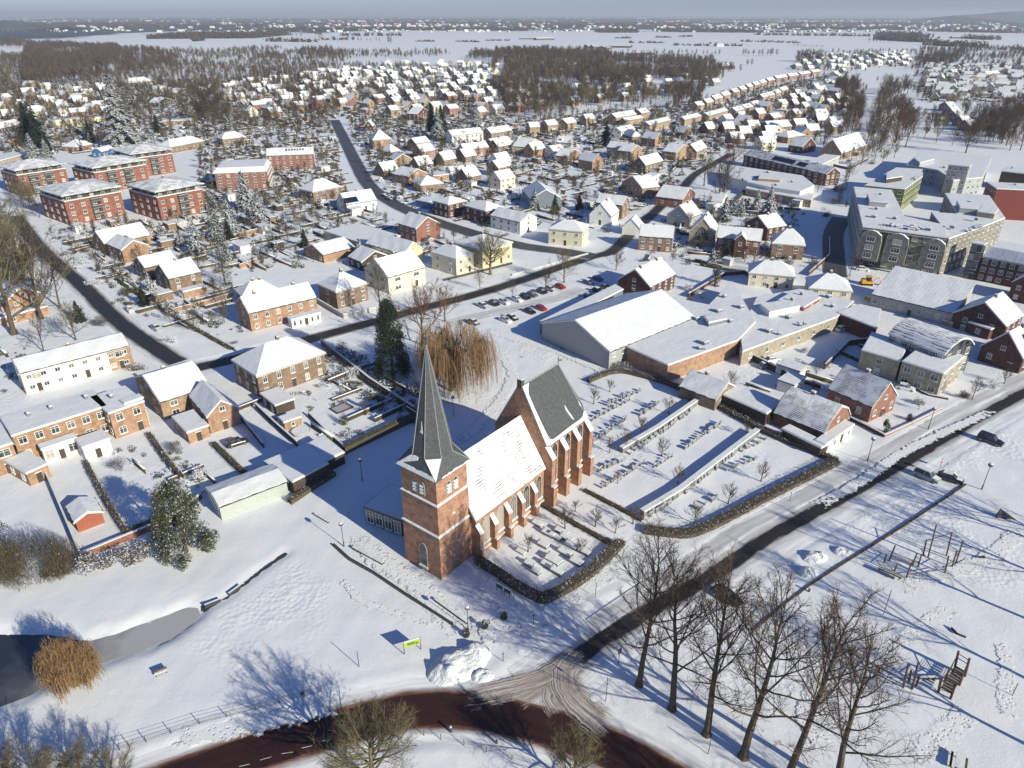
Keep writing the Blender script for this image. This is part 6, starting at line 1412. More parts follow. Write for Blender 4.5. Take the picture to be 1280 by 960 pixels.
# procedural village houses
HC = []
VIL = [([(240, 118), (420, 88), (640, 92), (640, 150), (500, 150), (430, 135), (330, 150)], 45, 22, 30, 'in the old quarter below the snowy field'),
       ([(640, 150), (640, 112), (700, 140)], 45, 22, 30, 'beside the dark central wood'),
       ([(0, 128), (60, 108), (140, 112), (140, 150), (0, 150)], 40, 24, 30, 'in the wooded quarter at left'),
       ([(930, 165), (860, 172), (900, 150), (980, 130), (1055, 92), (1060, 150)], 40, 20, 26, 'between the terraces and the avenue'),
       ([(640, 206), (640, 190), (740, 205), (780, 195), (840, 175), (840, 210), (720, 215)], 45, 20, 26, 'in the gardens beyond the large hall'),
       ([(985, 88), (1035, 90), (1140, 82), (1130, 68), (1010, 70)], 20, 26, 34, 'at the far end of the terraces'),
       ([(1150, 128), (1285, 128), (1285, 82), (1150, 84)], -30, 20, 24, 'along the snowy avenue at the far right'),
       ([(370, 104), (455, 104), (455, 92), (378, 92)], 8, 16, 26, 'as white flat boxes below the snowy field'),
       ([(480, 88), (620, 90), (640, 80), (480, 80)], 10, 30, 40, 'at the edge of the field'),
       ([(940, 200), (1000, 180), (900, 178)], 20, 22, 26, 'behind the shops'),
       ([(460, 235), (480, 180), (560, 190), (640, 190), (640, 235), (600, 245)], 45, 21, 24, 'in the gardens by the hill street'),
       ([(870, 178), (925, 188), (1040, 178), (1040, 150), (930, 150)], 15, 19, 23, 'behind the long shopping building'), ([(640, 128), (720, 140), (900, 112), (900, 98), (700, 100)], 30, 34, 44, 'half hidden in the wood'), ([(1225, 300), (1285, 310), (1285, 285), (1235, 280)], -45, 16, 20, 'behind the dark brick row')]
for poly, ang, sx_, sy_, lab in VIL:
    pl = path(poly); ca, sa = math.cos(R(ang)), math.sin(R(ang)); cs = [(p[0] * ca + p[1] * sa, -p[0] * sa + p[1] * ca) for p in pl]
    u0, u1 = min(c[0] for c in cs), max(c[0] for c in cs); v0, v1 = min(c[1] for c in cs), max(c[1] for c in cs)
    v = v0
    while v < v1:
        u = u0 + rng.random() * 8
        while u < u1:
            uu, vv = u + rng.uniform(-3, 3), v + rng.uniform(-3, 3); x, y = uu * ca - vv * sa, uu * sa + vv * ca
            if pt_in(pl, x, y) and not in_occ(x, y, 6.5) and not near_road(x, y, 5) and rng.random() < .88:
                HC.append((x, y, R(ang + rng.uniform(-4, 4) + (90 if rng.random() < .3 else 0)), lab)); OCC.append((x, y, 5.5))
            u += sx_
        v += sy_
HC.sort(key=lambda h: h[1])
HP = []
def hp_mesh(i, L, W, ze, zr, typ, wall):
    w = MB(); r = MB(); s = MB(); win = MB()
    if typ == 'f': prof = [(0, ze), (W, ze + .05)]
    else: prof = [(0, ze), (W / 2, zr), (W, ze)]
    for q in (0, W): w.face([(0, q, 0), (L, q, 0), (L, q, ze), (0, q, ze)])
    for e in (0, L): w.face([(e, 0, 0), (e, W, 0)] + [(e, q, z) for q, z in prof[::-1]])
    prof_solid(r, prof, -.2, L + .2, .02, .2, 'u'); prof_solid(s, prof, -.25, L + .25, .2, .42, 'u')
    for fz in ((1.0, 3.6) if ze > 4 else (1.0,)):
        for k in range(3):
            x = L * (k + .5) / 3; win.box(x - .7, -.08, fz, x + .7, -.01, fz + 1.3, 0); win.box(x - .58, -.1, fz + .12, x + .58, -.081, fz + 1.18, 1)
    for fz in ((1.2, 3.8) if ze > 4 else (1.2,)): win.box(-.08, W * .35, fz, -.01, W * .35 + 1.3, fz + 1.3, 1); win.box(L + .01, W * .4, fz, L + .08, W * .4 + 1.2, fz + 1.3, 1)
    s.box(L * .3, W * .5 - .3, (zr if typ != 'f' else ze), L * .3 + .7, W * .5 + .4, (zr if typ != 'f' else ze) + .9, 0) if i % 2 else None
    return w.mesh('wall', wall), r.mesh('roof', 'roof_tile'), s.mesh('snow_cover', 'roof_snow'), win.mesh('window_row', ['white_paint', 'glass']), (w, r, s, win, wall)
for i, a in enumerate([(11, 9, 4.6, 8.4, 'u', 'orange_brick'), (10, 9, 3, 7.2, 'u', 'brown_brick'), (12, 9, 5.2, 8.2, 'u', 'red_brick'), (9, 9, 4.8, 8.2, 'u', 'tan_brick'), (11, 8, 3, 6.6, 'u', 'white_plaster'), (11, 9, 4.6, 8.2, 'u', 'cream_plaster'), (12, 8, 3, 3, 'f', 'orange_brick'), (9, 9, 3, 7.6, 'u', 'dark_brick')]): HP.append((hp_mesh(i, *a), a))
NAMED = sum(1 for o in COL.objects if o.parent is None and o.get('category') == 'house')
lim = max(0, 290 - NAMED); cnt = {}
stuffV, stuffF, stuffM, off_ = [], [], [], 0
far_house_mats = ['orange_brick', 'brown_brick', 'red_brick', 'tan_brick', 'white_plaster', 'cream_plaster', 'dark_brick', 'roof_tile', 'roof_snow', 'white_paint', 'glass']
for i, (x, y, rz, lab) in enumerate(HC):
    k = 6 if 'boxes' in lab and rng.random() < .4 else (4 if 'boxes' in lab else rng.choice((0, 1, 2, 3, 3, 4, 5, 0, 1, 7, 6)))
    (wm_, rm2, sm, wi, src), a = HP[k]
    if i < lim:
        r = empty('house', (x, y, 0), rz); link('wall', wm_, r); rr = link('roof', rm2, r); link('snow_cover', sm, rr); link('window', wi, r); wi_o = r.children[-1]
        for c in r.children:
            if c.name.startswith('window'): c['kind'] = 'stuff'; c.name = 'far_windows'
        cnt.setdefault((lab, a[5], a[4]), []).append((P(x, y)[0], r))
    else:
        c, s = math.cos(rz), math.sin(rz)
        for mbx, mt in ((src[0], src[4]), (src[1], 'roof_tile'), (src[2], 'roof_snow')):
            mi_ = far_house_mats.index(mt)
            for f in mbx.f:
                if len(f) < 3: continue
                for t in range(1, len(f) - 1):
                    tri = []
                    for q in (f[0], f[t], f[t + 1]):
                        vx, vy, vz = mbx.v[q]; stuffV.append((x + vx * c - vy * s, y + vx * s + vy * c, vz)); tri.append(off_); off_ += 1
                    stuffF.append(tri); stuffM.append(mi_)
for (lab, wl, tp), L_ in cnt.items():
    L_.sort(key=lambda t: t[0]); base = COLN.get(wl, 'cream') + ' ' + ('flat-roofed' if tp == 'f' else 'gabled') + ' house'
    for i, (_, r) in enumerate(L_):
        tag(r, (ordinal(i) + ' ' + base + ' from the left ' + lab) if len(L_) > 1 else base + ' ' + lab, 'house', 'houses ' + lab)
# scattered farms and hamlets of the plain
def far_box(x, y, L, W, h, rz, mi):
    global off_
    c, s = math.cos(rz), math.sin(rz); P_ = [(-L / 2, -W / 2, 0), (L / 2, -W / 2, 0), (L / 2, W / 2, 0), (-L / 2, W / 2, 0), (-L / 2, -W / 2, h * .6), (L / 2, -W / 2, h * .6), (L / 2, W / 2, h * .6), (-L / 2, W / 2, h * .6), (-L / 2, 0, h), (L / 2, 0, h)]
    for f, m_ in (((0, 1, 5), mi), ((0, 5, 4), mi), ((4, 5, 9), 8), ((4, 9, 8), 8), ((7, 6, 9), 8), ((7, 9, 8), 8), ((0, 4, 8), mi), ((0, 8, 7), mi), ((0, 7, 3), mi), ((1, 2, 6), mi), ((1, 6, 9), mi), ((1, 9, 5), mi)):
        for q in f: vx, vy, vz = P_[q]; stuffV.append((x + vx * c - vy * s, y + vx * s + vy * c, vz)); 
        stuffF.append([off_, off_ + 1, off_ + 2]); off_ += 3; stuffM.append(m_)
for i in range(1500):
    px, py = rng.uniform(-20, 1300), 21.5 + 19 * rng.random() ** 1.1
    if rng.random() < .5: px = rng.choice((60, 420, 540, 850, 980, 1180)) + rng.gauss(0, 70)
    a = G(px, py); s = rng.uniform(.7, 1.6) * (1 + (40 - py) / 14); far_box(a[0], a[1], 14 * s, 10 * s, 7 * min(2, s), rng.uniform(0, 3), rng.choice((4, 4, 5, 3)))
for (px, py, L, W, h, mi) in [(738, 60, 26, 60, 9, 6), (745, 60.5, 26, 60, 9, 6), (755, 61, 22, 50, 7, 6), (775, 59.5, 62, 30, 8, 6), (787, 68, 18, 20, 6, 6), (796, 68, 18, 20, 6, 6), (805, 68, 18, 20, 6, 6), (813, 68, 18, 20, 6, 6), (680, 50, 70, 24, 9, 6), (660, 49, 60, 24, 6, 6), (908, 86, 22, 22, 9, 6), (900, 58, 20, 14, 8, 4), (1115, 75, 34, 16, 8, 6), (960, 40, 60, 20, 8, 4), (1210, 48, 120, 30, 8, 6), (1150, 45, 20, 12, 9, 4)]:
    a = G(px, py); far_box(a[0], a[1], L, W, h, R(rng.uniform(-25, 25)), mi)
me = np_mesh('distant_houses', np.array(stuffV), np.array(stuffF), far_house_mats, np.array(stuffM)); o = link('distant_houses', me); tag(o, 'far houses and barns scattered over the snowy plain towards the horizon', 'houses', None, 'stuff')

# trees: the nearest as individuals, the far ones as woodland
named_t = sum(1 for o in COL.objects if o.parent is None and o.get('category') == 'tree')
CAND.sort(key=lambda c: -(c[3] / max(c[2], 1)))
limt = max(0, 298 - named_t); grp = {}
def zone_of(x, y):
    px, py = P(x, y)
    if px < 60 and py > 200: return 'at the left edge beside the apartment blocks'
    if px < 230 and py < 110: return 'of the wood at the upper left'
    if px < 200: return 'between the houses at the upper left'
    if px < 430: return 'in the gardens around the apartment buildings'
    if px < 640: return 'right of the hill street'
    if px < 905 and py < 142: return 'of the dark wood in the upper middle'
    if px < 1040: return 'among the houses of the upper middle'
    if px < 1080: return 'on the left of the bare avenue'
    if px < 1160: return 'of the tall bare avenue behind the shopping quarter'
    return 'of the wood at the upper right'
for i, (k, x, y, h) in enumerate(CAND[:limt]):
    r = plant(k, x, y, h, None); grp.setdefault(zone_of(x, y), []).append((P(x, y)[0], r))
for z_, L_ in grp.items():
    L_.sort(key=lambda t: t[0])
    for i, (_, r) in enumerate(L_): tag(r, ordinal(i) + ' tree from the left ' + z_, 'tree', 'trees ' + z_)
src = {}
def arr_of(mb):
    tr = []
    for f in mb.f:
        for t in range(1, len(f) - 1): tr.append((f[0], f[t], f[t + 1]))
    return np.array(mb.v), np.array(tr)
lowm = {}
for s, cm in enumerate(('twig_brown', 'twig', 'twig_olive')):
    T, C = MB(), MB(); r2 = random.Random(160 + s); T.tube((0, 0, -.3), .3, (0, 0, 11), .1, 3, 0, False)
    for k in range(105):
        z = r2.uniform(3.5, 11.5); az = r2.uniform(0, 6.28); o1 = Vector((math.cos(az), math.sin(az), 0)); q = Vector((0, 0, z)) + o1 * r2.uniform(0, 3.0) * (1.15 - z / 15); d = (o1 * r2.uniform(.3, 1.0) + Vector((0, 0, 1.1))).normalized() * r2.uniform(2.2, 4.6); w_ = d.cross(rvec(r2)).normalized() * r2.uniform(.09, .2)
        C.face([q - w_, q + w_, q + d], 0, [(0, 0)] * 3)
    lowm['far%d' % s] = (arr_of(T), arr_of(C), cm)
for s in range(2):
    T, C = conifer(175 + s, 12, 2.6, 40, 3); lowm['farspruce%d' % s] = (arr_of(T), arr_of(C), ('spruce_needles', 'spruce_snowy')[s])
MAP = dict(mid0='far0', mid1='far1', mid2='far2', mid3='far1', mid4='far0', spruce0='farspruce0', spruce1='farspruce1')
mats = ['bark', 'twig_brown', 'twig', 'twig_olive', 'spruce_needles', 'spruce_snowy']; VV, FF, MM = [], [], []; o_ = 0
for (k, x, y, h) in CAND[limt:]:
    k = MAP.get(k, k); (tv, tf), (cv, cf), cm = lowm[k]; ph = 12 if 'spruce' in k else 15; s = h / ph; a = rng.uniform(0, 6.28); c, sn_ = math.cos(a) * s, math.sin(a) * s
    for v, f, mi in ((tv, tf, 0), (cv, cf, mats.index(cm))):
        VV.append(np.stack([x + v[:, 0] * c - v[:, 1] * sn_, y + v[:, 0] * sn_ + v[:, 1] * c, v[:, 2] * s], -1)); FF.append(f + o_); MM.append(np.full(len(f), mi)); o_ += len(v)
if VV: me = np_mesh('distant_woodland', np.concatenate(VV), np.concatenate(FF), mats, np.concatenate(MM)); o = link('distant_woodland', me); tag(o, 'bare far-off woods and tree lines beyond the village', 'woodland', None, 'stuff')
# belts of wood seen as dark bands near the horizon
VV, FF = [], []; o_ = 0
def belt(px0, py0, px1, py1, depth, h, dens=1.0):
    global o_
    a = Vector(G(px0, py0)); b_ = Vector(G(px1, py1)); L = (b_ - a).length; n = max(6, int(L / 14 * dens)); nd_ = max(1, int(depth / 26))
    for j in range(nd_):
        for i in range(n):
            p = a.lerp(b_, (i + rng.random()) / n); p = Vector((p.x, p.y + depth * (j + rng.random()) / nd_)); hh = h * rng.uniform(.55, 1.15); w = rng.uniform(6, 12)
            for q in range(7):
                cz = hh * rng.uniform(.3, .95); cc = Vector((p.x + rng.uniform(-w, w), p.y + rng.uniform(-w, w), cz)); u_ = rvec(rng) * w * .55; v_ = u_.cross(rvec(rng)).normalized() * w * .4
                VV.extend([tuple(cc - u_), tuple(cc + v_), tuple(cc + u_)]); FF.append((o_, o_ + 1, o_ + 2)); o_ += 3
            VV.extend([(p.x - w * .7, p.y, 0), (p.x + w * .7, p.y, 0), (p.x + rng.uniform(-3, 3), p.y, hh)]); FF.append((o_, o_ + 1, o_ + 2)); o_ += 3
for b_ in [(178, 49, 318, 48, 520, 18, 1.2), (240, 52, 250, 51, 60, 14), (20, 33, 150, 34, 700, 22, .8), (0, 40, 75, 40, 30, 16), (100, 36, 330, 34, 500, 18, .5), (305, 40, 480, 38, 500, 16, .5), (470, 38, 660, 39, 400, 16, .5), (750, 41, 800, 41, 260, 18), (830, 40, 950, 41, 260, 16, .8), (660, 34, 860, 34, 500, 16, .4), (1000, 38, 1150, 38, 420, 16, .6), (1130, 52, 1180, 54, 250, 16), (1180, 58, 1240, 60, 130, 14), (1135, 46, 1170, 47, 330, 18), (1230, 50, 1255, 50, 160, 14), (520, 52, 545, 52, 20, 4), (570, 52, 600, 53, 20, 4), (605, 51, 640, 51, 20, 4), (770, 48, 790, 48, 20, 5), (820, 47, 840, 47, 20, 5), (850, 46, 865, 46, 25, 5), (790, 54, 830, 54, 25, 5), (840, 57, 930, 58, 25, 6), (925, 52, 1000, 54, 20, 5), (400, 50, 440, 50, 50, 10), (330, 52, 395, 53, 60, 12, .7), (0, 52, 20, 52, 60, 12),
           (0, 30, 300, 29, 900, 16, .25), (300, 31, 700, 30, 900, 16, .25), (700, 31, 1290, 31, 900, 16, .25), (0, 26, 640, 26, 1500, 18, .12), (640, 26, 1290, 26, 1500, 18, .12), (950, 44, 1110, 46, 80, 10, .5), (1180, 40, 1290, 42, 220, 14, .5), (420, 45, 500, 45, 100, 12, .5)]: belt(*b_)
me = np_mesh('wood_belts', np.array(VV), np.array(FF), ['twig_brown']); o = link('wood_belts', me); tag(o, 'dark belts of distant wood between the snowy fields near the horizon', 'woodland', None, 'stuff')

# garden growth between the houses: small shrubs nobody could count
def low_clump(seed, n, sz, rx=1.0, h=1.3):
    r2 = random.Random(seed); V, F = [], []
    for i in range(n):
        v = rvec(r2) * r2.random() ** .4; p = Vector((v.x * rx, v.y * rx, h * (.5 + v.z * .5))); a = rvec(r2) * sz; b_ = a.cross(rvec(r2)).normalized() * sz * .6
        F.append((len(V), len(V) + 1, len(V) + 2)); V += [tuple(p - a * .5), tuple(p + b_), tuple(p + a * .6)]
    return np.array(V), np.array(F)
CL = [low_clump(s, 46, .42) for s in range(4)]; CLF = [low_clump(s + 9, 18, .85) for s in range(4)]
gm = ['shrub_snowy', 'shrub_leaves', 'evergreen_leaves', 'twig_brown', 'twig', 'hedge_wall', 'snow']
VV, FF, MM = [], [], []; o_ = 0
GARD = [([(60, 300), (230, 420), (300, 400), (300, 340), (430, 330), (470, 320), (640, 330), (640, 290), (520, 290), (430, 240), (420, 170), (250, 180), (250, 270), (60, 290)], 5.4, .9), ([(480, 260), (640, 290), (780, 290), (900, 190), (1040, 150), (1060, 90), (850, 130), (640, 150), (640, 100), (420, 100), (440, 170), (470, 230)], 6.6, 1.1), ([(0, 200), (430, 165), (420, 90), (0, 110)], 7.5, 1.3), ([(800, 330), (1000, 335), (1000, 250), (850, 250)], 5.0, .9),
        ([(1150, 128), (1285, 128), (1285, 84), (1150, 88)], 9, 1.2), ([(0, 500), (60, 470), (10, 430), (0, 440)], 3.5, .7), ([(300, 500), (420, 560), (520, 520), (460, 470), (410, 460)], 4.0, .6), ([(135, 560), (200, 640), (290, 610), (240, 560)], 3.4, .6), ([(860, 480), (980, 560), (1080, 540), (1100, 500), (1000, 440), (900, 450)], 5.5, .7), ([(60, 320), (120, 380), (200, 380), (140, 330)], 4, .7), ([(230, 380), (330, 470), (300, 400)], 5, .6), ([(640, 440), (760, 480), (800, 460), (700, 430)], 9, .4), ([(950, 440), (1150, 480), (1170, 440), (1050, 400)], 6, .6), ([(380, 460), (520, 540), (540, 500), (500, 480), (440, 440)], 3.0, .9)]
for poly, spc, sc_ in GARD:
    for (x, y) in scatter(poly, spc):
        if near_road(x, y, .8) or in_occ(x, y, -1.0) or rng.random() < .25: continue
        if inside(np.array([x]), np.array([y]), POND)[0]: continue
        for rep in range(1 if rng.random() < .6 else 3):
            v, f = rng.choice(CL if y < 330 else CLF); s = sc_ * rng.uniform(.5, 1.5); hx = rng.uniform(.7, 2.4); a = rng.choice((R(45), R(-45), rng.uniform(0, 3))); c, sn_ = math.cos(a), math.sin(a); xx, yy = x + rng.uniform(-2, 2), y + rng.uniform(-2, 2)
            VV.append(np.stack([xx + s * (v[:, 0] * hx * c - v[:, 1] * sn_), yy + s * (v[:, 0] * hx * sn_ + v[:, 1] * c), v[:, 2] * s], -1)); FF.append(f + o_); MM.append(np.full(len(f), rng.choice((0, 0, 1, 1, 2, 3, 3, 4, 5)))); o_ += len(v)
me = np_mesh('garden_undergrowth', np.concatenate(VV), np.concatenate(FF), gm, np.concatenate(MM)); o = link('garden_undergrowth', me); tag(o, 'snow-dusted shrubs and brushwood filling the gardens between the houses', 'undergrowth', None, 'stuff')
# ================================================================ hedges, walls, fences
def hedge(px, w, h, mat, label, seed=1, dens=26, snow=True, sz=.3, name='hedge'):
    pts = resample(path(px), 1.0); rg = random.Random(seed); m = MB(); ox, oy = pts[0]
    L1, R1 = offset(pts, w * .32), offset(pts, -w * .32)
    for i in range(len(pts) - 1):
        a, b_, c, d = L1[i], L1[i + 1], R1[i + 1], R1[i]; z0 = h * .62
        q = [(p[0] - ox, p[1] - oy) for p in (a, b_, c, d)]
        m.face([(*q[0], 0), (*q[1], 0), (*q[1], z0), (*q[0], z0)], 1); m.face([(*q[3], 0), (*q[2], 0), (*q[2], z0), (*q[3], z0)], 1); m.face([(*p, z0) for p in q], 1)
        n = int(dens * 1.7 * math.dist(pts[i], pts[i + 1]) * (w + h) * .5); mid = pts[i]
        for k in range(n):
            t = rg.random(); u = rg.uniform(-1, 1); cx_ = pts[i][0] + (pts[i + 1][0] - pts[i][0]) * t - ox; cy_ = pts[i][1] + (pts[i + 1][1] - pts[i][1]) * t - oy
            nx_, ny_ = (L1[i][0] - pts[i][0]) / (w * .32), (L1[i][1] - pts[i][1]) / (w * .32)
            z = h * (rg.random() ** .55) * (1 - .25 * abs(u)); p = Vector((cx_ + nx_ * u * w * .55, cy_ + ny_ * u * w * .55, z)); a_ = (rvec(rg) * .8 + Vector((0, 0, .7))) * sz * rg.uniform(.8, 1.6); b2 = a_.cross(rvec(rg)).normalized() * sz * .24
            m.face([p - a_ * .5, p + b2, p + a_ * .6], 0, [(0, 0)] * 3)
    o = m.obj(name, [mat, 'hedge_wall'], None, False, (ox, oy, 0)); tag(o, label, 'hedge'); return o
def wall(px, h, w, mat, label, name='garden_wall', cat='wall', cap=.14, z=0):
    pts = path(px); ox, oy = pts[0]; m = MB(); s = MB(); L1, R1 = offset(pts, w / 2), offset(pts, -w / 2); L2, R2 = offset(pts, w / 2 + .05), offset(pts, -w / 2 - .05)
    for i in range(len(pts) - 1):
        q = [(p[0] - ox, p[1] - oy) for p in (L1[i], L1[i + 1], R1[i + 1], R1[i])]; m.prism(q, -.3, h)
        q = [(p[0] - ox, p[1] - oy) for p in (L2[i], L2[i + 1], R2[i + 1], R2[i])]; s.prism(q, h, h + cap)
    r = m.obj(name, mat, None, False, (ox, oy, z)); tag(r, label, cat)
    if cap: s.obj('snow_cap', 'roof_snow', r)
    return r
hedge([(1045, 579), (1010, 597), (960, 622), (915, 646), (866, 668), (835, 668), (806, 664)], 2.6, 1.5, 'hedge_leaves', 'thick brown hedge along the road side of the cemetery', 1, 30)
hedge([(835, 481), (895, 508), (960, 543), (1010, 563), (1046, 579)], 1.6, 1.5, 'hedge_leaves', 'snowy hedge along the back of the cemetery behind the long garden houses', 2)
hedge([(735, 478), (775, 466), (835, 481)], 1.6, 1.4, 'hedge_leaves', 'brushy hedge between the choir and the great hall', 3)
hedge([(776, 680), (735, 720), (690, 747), (674, 750)], 2.6, 1.6, 'hedge_leaves', 'dark brown hedge on the road side of the small churchyard', 4, 30)
hedge([(674, 750), (648, 736), (621, 718), (596, 702)], 2.2, 1.7, 'hedge_leaves', 'dark hedge of the small churchyard facing the tower foot', 5, 30)
hedge([(730, 614), (765, 632), (803, 652)], 1.1, .9, 'shrub_leaves', 'low dark hedge across the lower end of the grave terraces', 6)
hedge([(676, 631), (720, 657), (763, 681)], 1.2, .9, 'evergreen_leaves', 'low dark clipped hedge running from the choir foot towards the road', 7)
wall([(776, 566), (822, 539), (871, 505)], 1.2, .9, 'gravestone', 'upper snow-topped retaining wall among the graves', cap=.25)
wall([(802, 646), (850, 617), (900, 578), (946, 543)], 1.25, 1.0, 'gravestone', 'lower and longer snow-topped retaining wall among the graves', cap=.25)
wall([(417, 682), (437, 700), (467, 717), (507, 744), (566, 782)], .45, .35, 'metal_dark', 'low dark retaining edge running across the snowy green before the church', cap=.0)
wall([(442, 686), (479, 706)], .5, .5, 'dark_wood', 'long dark bench wall nearest the tower', 'bench_wall', 'bench', .1)
wall([(544, 751), (584, 780)], .5, .4, 'dark_wood', 'long dark bench wall ending at the lamp post', 'bench_wall', 'bench', .1)
wall([(394, 644), (411, 654)], .4, .3, 'dark_wood', 'short dark bench in the snow left of the upper lamp post', 'bench_wall', 'bench', .06)
hedge([(1207, 606), (1132, 656), (1035, 717), (985, 752), (940, 790)], .45, .4, 'twig_red', 'thin low red-brown hedge line crossing the park beside the main road', 8, 30, sz=.22)
GW = [([(60, 598), (80, 645), (102, 697)], 1.5, .2, 'dark_wood', 'dark plank fence on the left of the orange shed garden'), ([(102, 699), (150, 679), (206, 656)], 1.2, .35, 'red_brick', 'snow-capped brick wall closing off the terrace gardens at the bottom'),
      ([(402, 431), (430, 453), (462, 479), (518, 516)], 1.6, .4, 'red_brick', 'long snow-capped brick wall beside the big brown villa garden'), ([(320, 510), (345, 534), (372, 558)], 1.3, .25, 'dark_wood', 'dark fence between the shaded yard and the round pool garden'),
      ([(386, 520), (412, 546), (430, 562)], 1.1, .25, 'dark_wood', 'dark fence right of the round pool'), ([(395, 377), (412, 387), (430, 398), (470, 389)], 1.3, .35, 'stone', 'white-topped garden wall in front of the brown hip-roofed house'),
      ([(216, 391), (255, 381), (293, 370)], 1.3, .3, 'orange_brick', 'orange brick garden wall left of the long brick house'), ([(289, 299), (320, 291), (340, 288)], 1.6, .3, 'orange_brick', 'orange brick wall in the gardens below the wide apartment building'), ([(300, 336), (322, 328)], 1.6, .3, 'orange_brick', 'short orange brick wall above the long brick house'),
      ([(1105, 546), (1140, 530), (1176, 512)], .5, .3, 'red_brick', 'low red brick front wall beside the pavement of the main road'), ([(1062, 525), (1084, 536), (1105, 547)], .8, .3, 'dark_brick', 'low dark wall between the two brick gabled houses'), ([(205, 656), (232, 640), (252, 622)], 1.0, .3, 'dark_wood', 'dark fence between the broad evergreen and the green garages'),
      ([(300, 523), (318, 545), (330, 560)], 1.2, .25, 'dark_wood', 'dark fence along the yard right of the tan garage house'), ([(1040, 398), (985, 416), (930, 440)], 1.6, .3, 'dark_wood', 'dark fence line at the foot of the long low shop building'), ([(1128, 655 - 175), (1160, 495), (1185, 500)], .5, .2, 'dark_wood', 'low dark fence in front of the beige office'),
      ([(150, 300), (200, 288), (262, 276)], 1.3, .25, 'stone', 'snow-capped wall running below the red apartment blocks'), ([(80, 305), (115, 297)], .8, .3, 'red_brick', 'low brick kerb wall of the apartment garden'), ([(95, 315), (120, 308)], .8, .3, 'red_brick', 'second low brick kerb wall of the apartment garden')]
for p_, h_, w_, m_, l_ in GW: wall(p_, h_, w_, m_, l_)
HG = [([(108, 580), (130, 622), (158, 668)], 1.1, 1.5, 'hedge_leaves', 'snow-topped hedge between the two terrace gardens'), ([(187, 545), (208, 575), (228, 600)], 1.2, 1.6, 'hedge_leaves', 'dark hedge with snow clods below the low tan extension'), ([(268, 557), (288, 577), (308, 596)], 1.3, 1.5, 'shrub_leaves', 'brown hedge beside the parked black car'),
      ([(430, 567), (475, 545), (520, 524)], 2.0, 2.6, 'evergreen_leaves', 'tall dark shaded hedge behind the carports, ending behind the spire'), ([(445, 470), (485, 495), (520, 517)], 1.0, 1.6, 'evergreen_leaves', 'dark hedge row above the square basin garden'), ([(362, 630), (392, 610), (418, 594)], 1.8, 1.5, 'hedge_leaves', 'snow-covered hedge in front of the open timber carport'),
      ([(203, 388), (245, 413), (290, 438)], 1.2, 1.3, 'hedge_leaves', 'dark hedge with snow along the lawn of the long brick house'), ([(112, 318), (150, 345), (185, 372)], 1.2, 1.2, 'shrub_snowy', 'broken snowy hedge behind the pavement of the west street'), ([(145, 350), (165, 365), (190, 378)], 1.0, 1.0, 'evergreen_leaves', 'short green hedge in a front garden of the west street'),
      ([(158, 668), (205, 650), (235, 642)], 1.6, 1.4, 'hedge_leaves', 'snowy undergrowth hedge at the foot of the broad evergreen'), ([(236, 408), (262, 422)], 1.0, 1.2, 'shrub_leaves', 'short brown hedge on the corner lawn'), ([(555, 351), (600, 340), (640, 330)], .9, .9, 'shrub_leaves', 'low brown hedge in front of the cream villas'),
      ([(1046, 440), (1100, 465), (1150, 490)], 1.0, 1.0, 'hedge_leaves', 'low hedge below the blank beige office block'), ([(875, 332), (905, 338), (930, 341)], 1.0, 1.4, 'hedge_leaves', 'hedge in front of the round-arched gabled house'), ([(940, 205), (930, 240), (905, 262)], 1.4, 1.6, 'hedge_leaves', 'brushy hedge at the left end of the shopping centre')]
for i, (p_, w_, h_, m_, l_) in enumerate(HG): hedge(p_, w_, h_, m_, l_, 20 + i, 20)
# garden fences and hedges deeper in the village, too many and thin to pick apart
VV, FF, MM = [], [], []; o_ = 0
def fence_bit(x, y, L, w, h, a, mi):
    global o_
    c, s = math.cos(a), math.sin(a)
    for (z0, z1, ww, m_) in ((0, h, w, mi), (h, h + .16, w + .12, 6)):
        q = [(-L / 2, -ww / 2), (L / 2, -ww / 2), (L / 2, ww / 2), (-L / 2, ww / 2)]
        for z in (z0, z1): VV.extend([(x + u_ * c - v_ * s, y + u_ * s + v_ * c, z) for u_, v_ in q])
        for f in ((4, 5, 6), (4, 6, 7), (0, 1, 5), (0, 5, 4), (1, 2, 6), (1, 6, 5), (2, 3, 7), (2, 7, 6), (3, 0, 4), (3, 4, 7)): FF.append([k + o_ for k in f]); MM.append(m_)
        o_ += 8
for poly, spc, sc_ in GARD:
    sp2 = max(spc * 2.1, 11)
    for (x, y) in scatter(poly, sp2):
        a = R(46 if P(x, y)[0] < 780 or y < 250 else -18) + (PI / 2 if rng.random() < .5 else 0) + rng.uniform(-.06, .06); L = rng.uniform(5, 13)
        if near_road(x, y, L * .5) or in_occ(x, y, 1.0 if y < 260 else 0): continue
        fence_bit(x, y, L, rng.choice((.12, .15, .2, .5)), rng.uniform(.6, 1.3), a, rng.choice((1, 5, 5, 7, 3)))
gm2 = ['twig_brown', 'dark_wood', 'hedge_wall', 'twig', 'orange_brick', 'hedge_wall', 'snow', 'bark']
me = np_mesh('garden_fences', np.array(VV), np.array(FF), gm2, np.array(MM)); o = link('garden_fences', me); tag(o, 'snow-capped fences and hedges dividing the village gardens', 'fences', None, 'stuff')
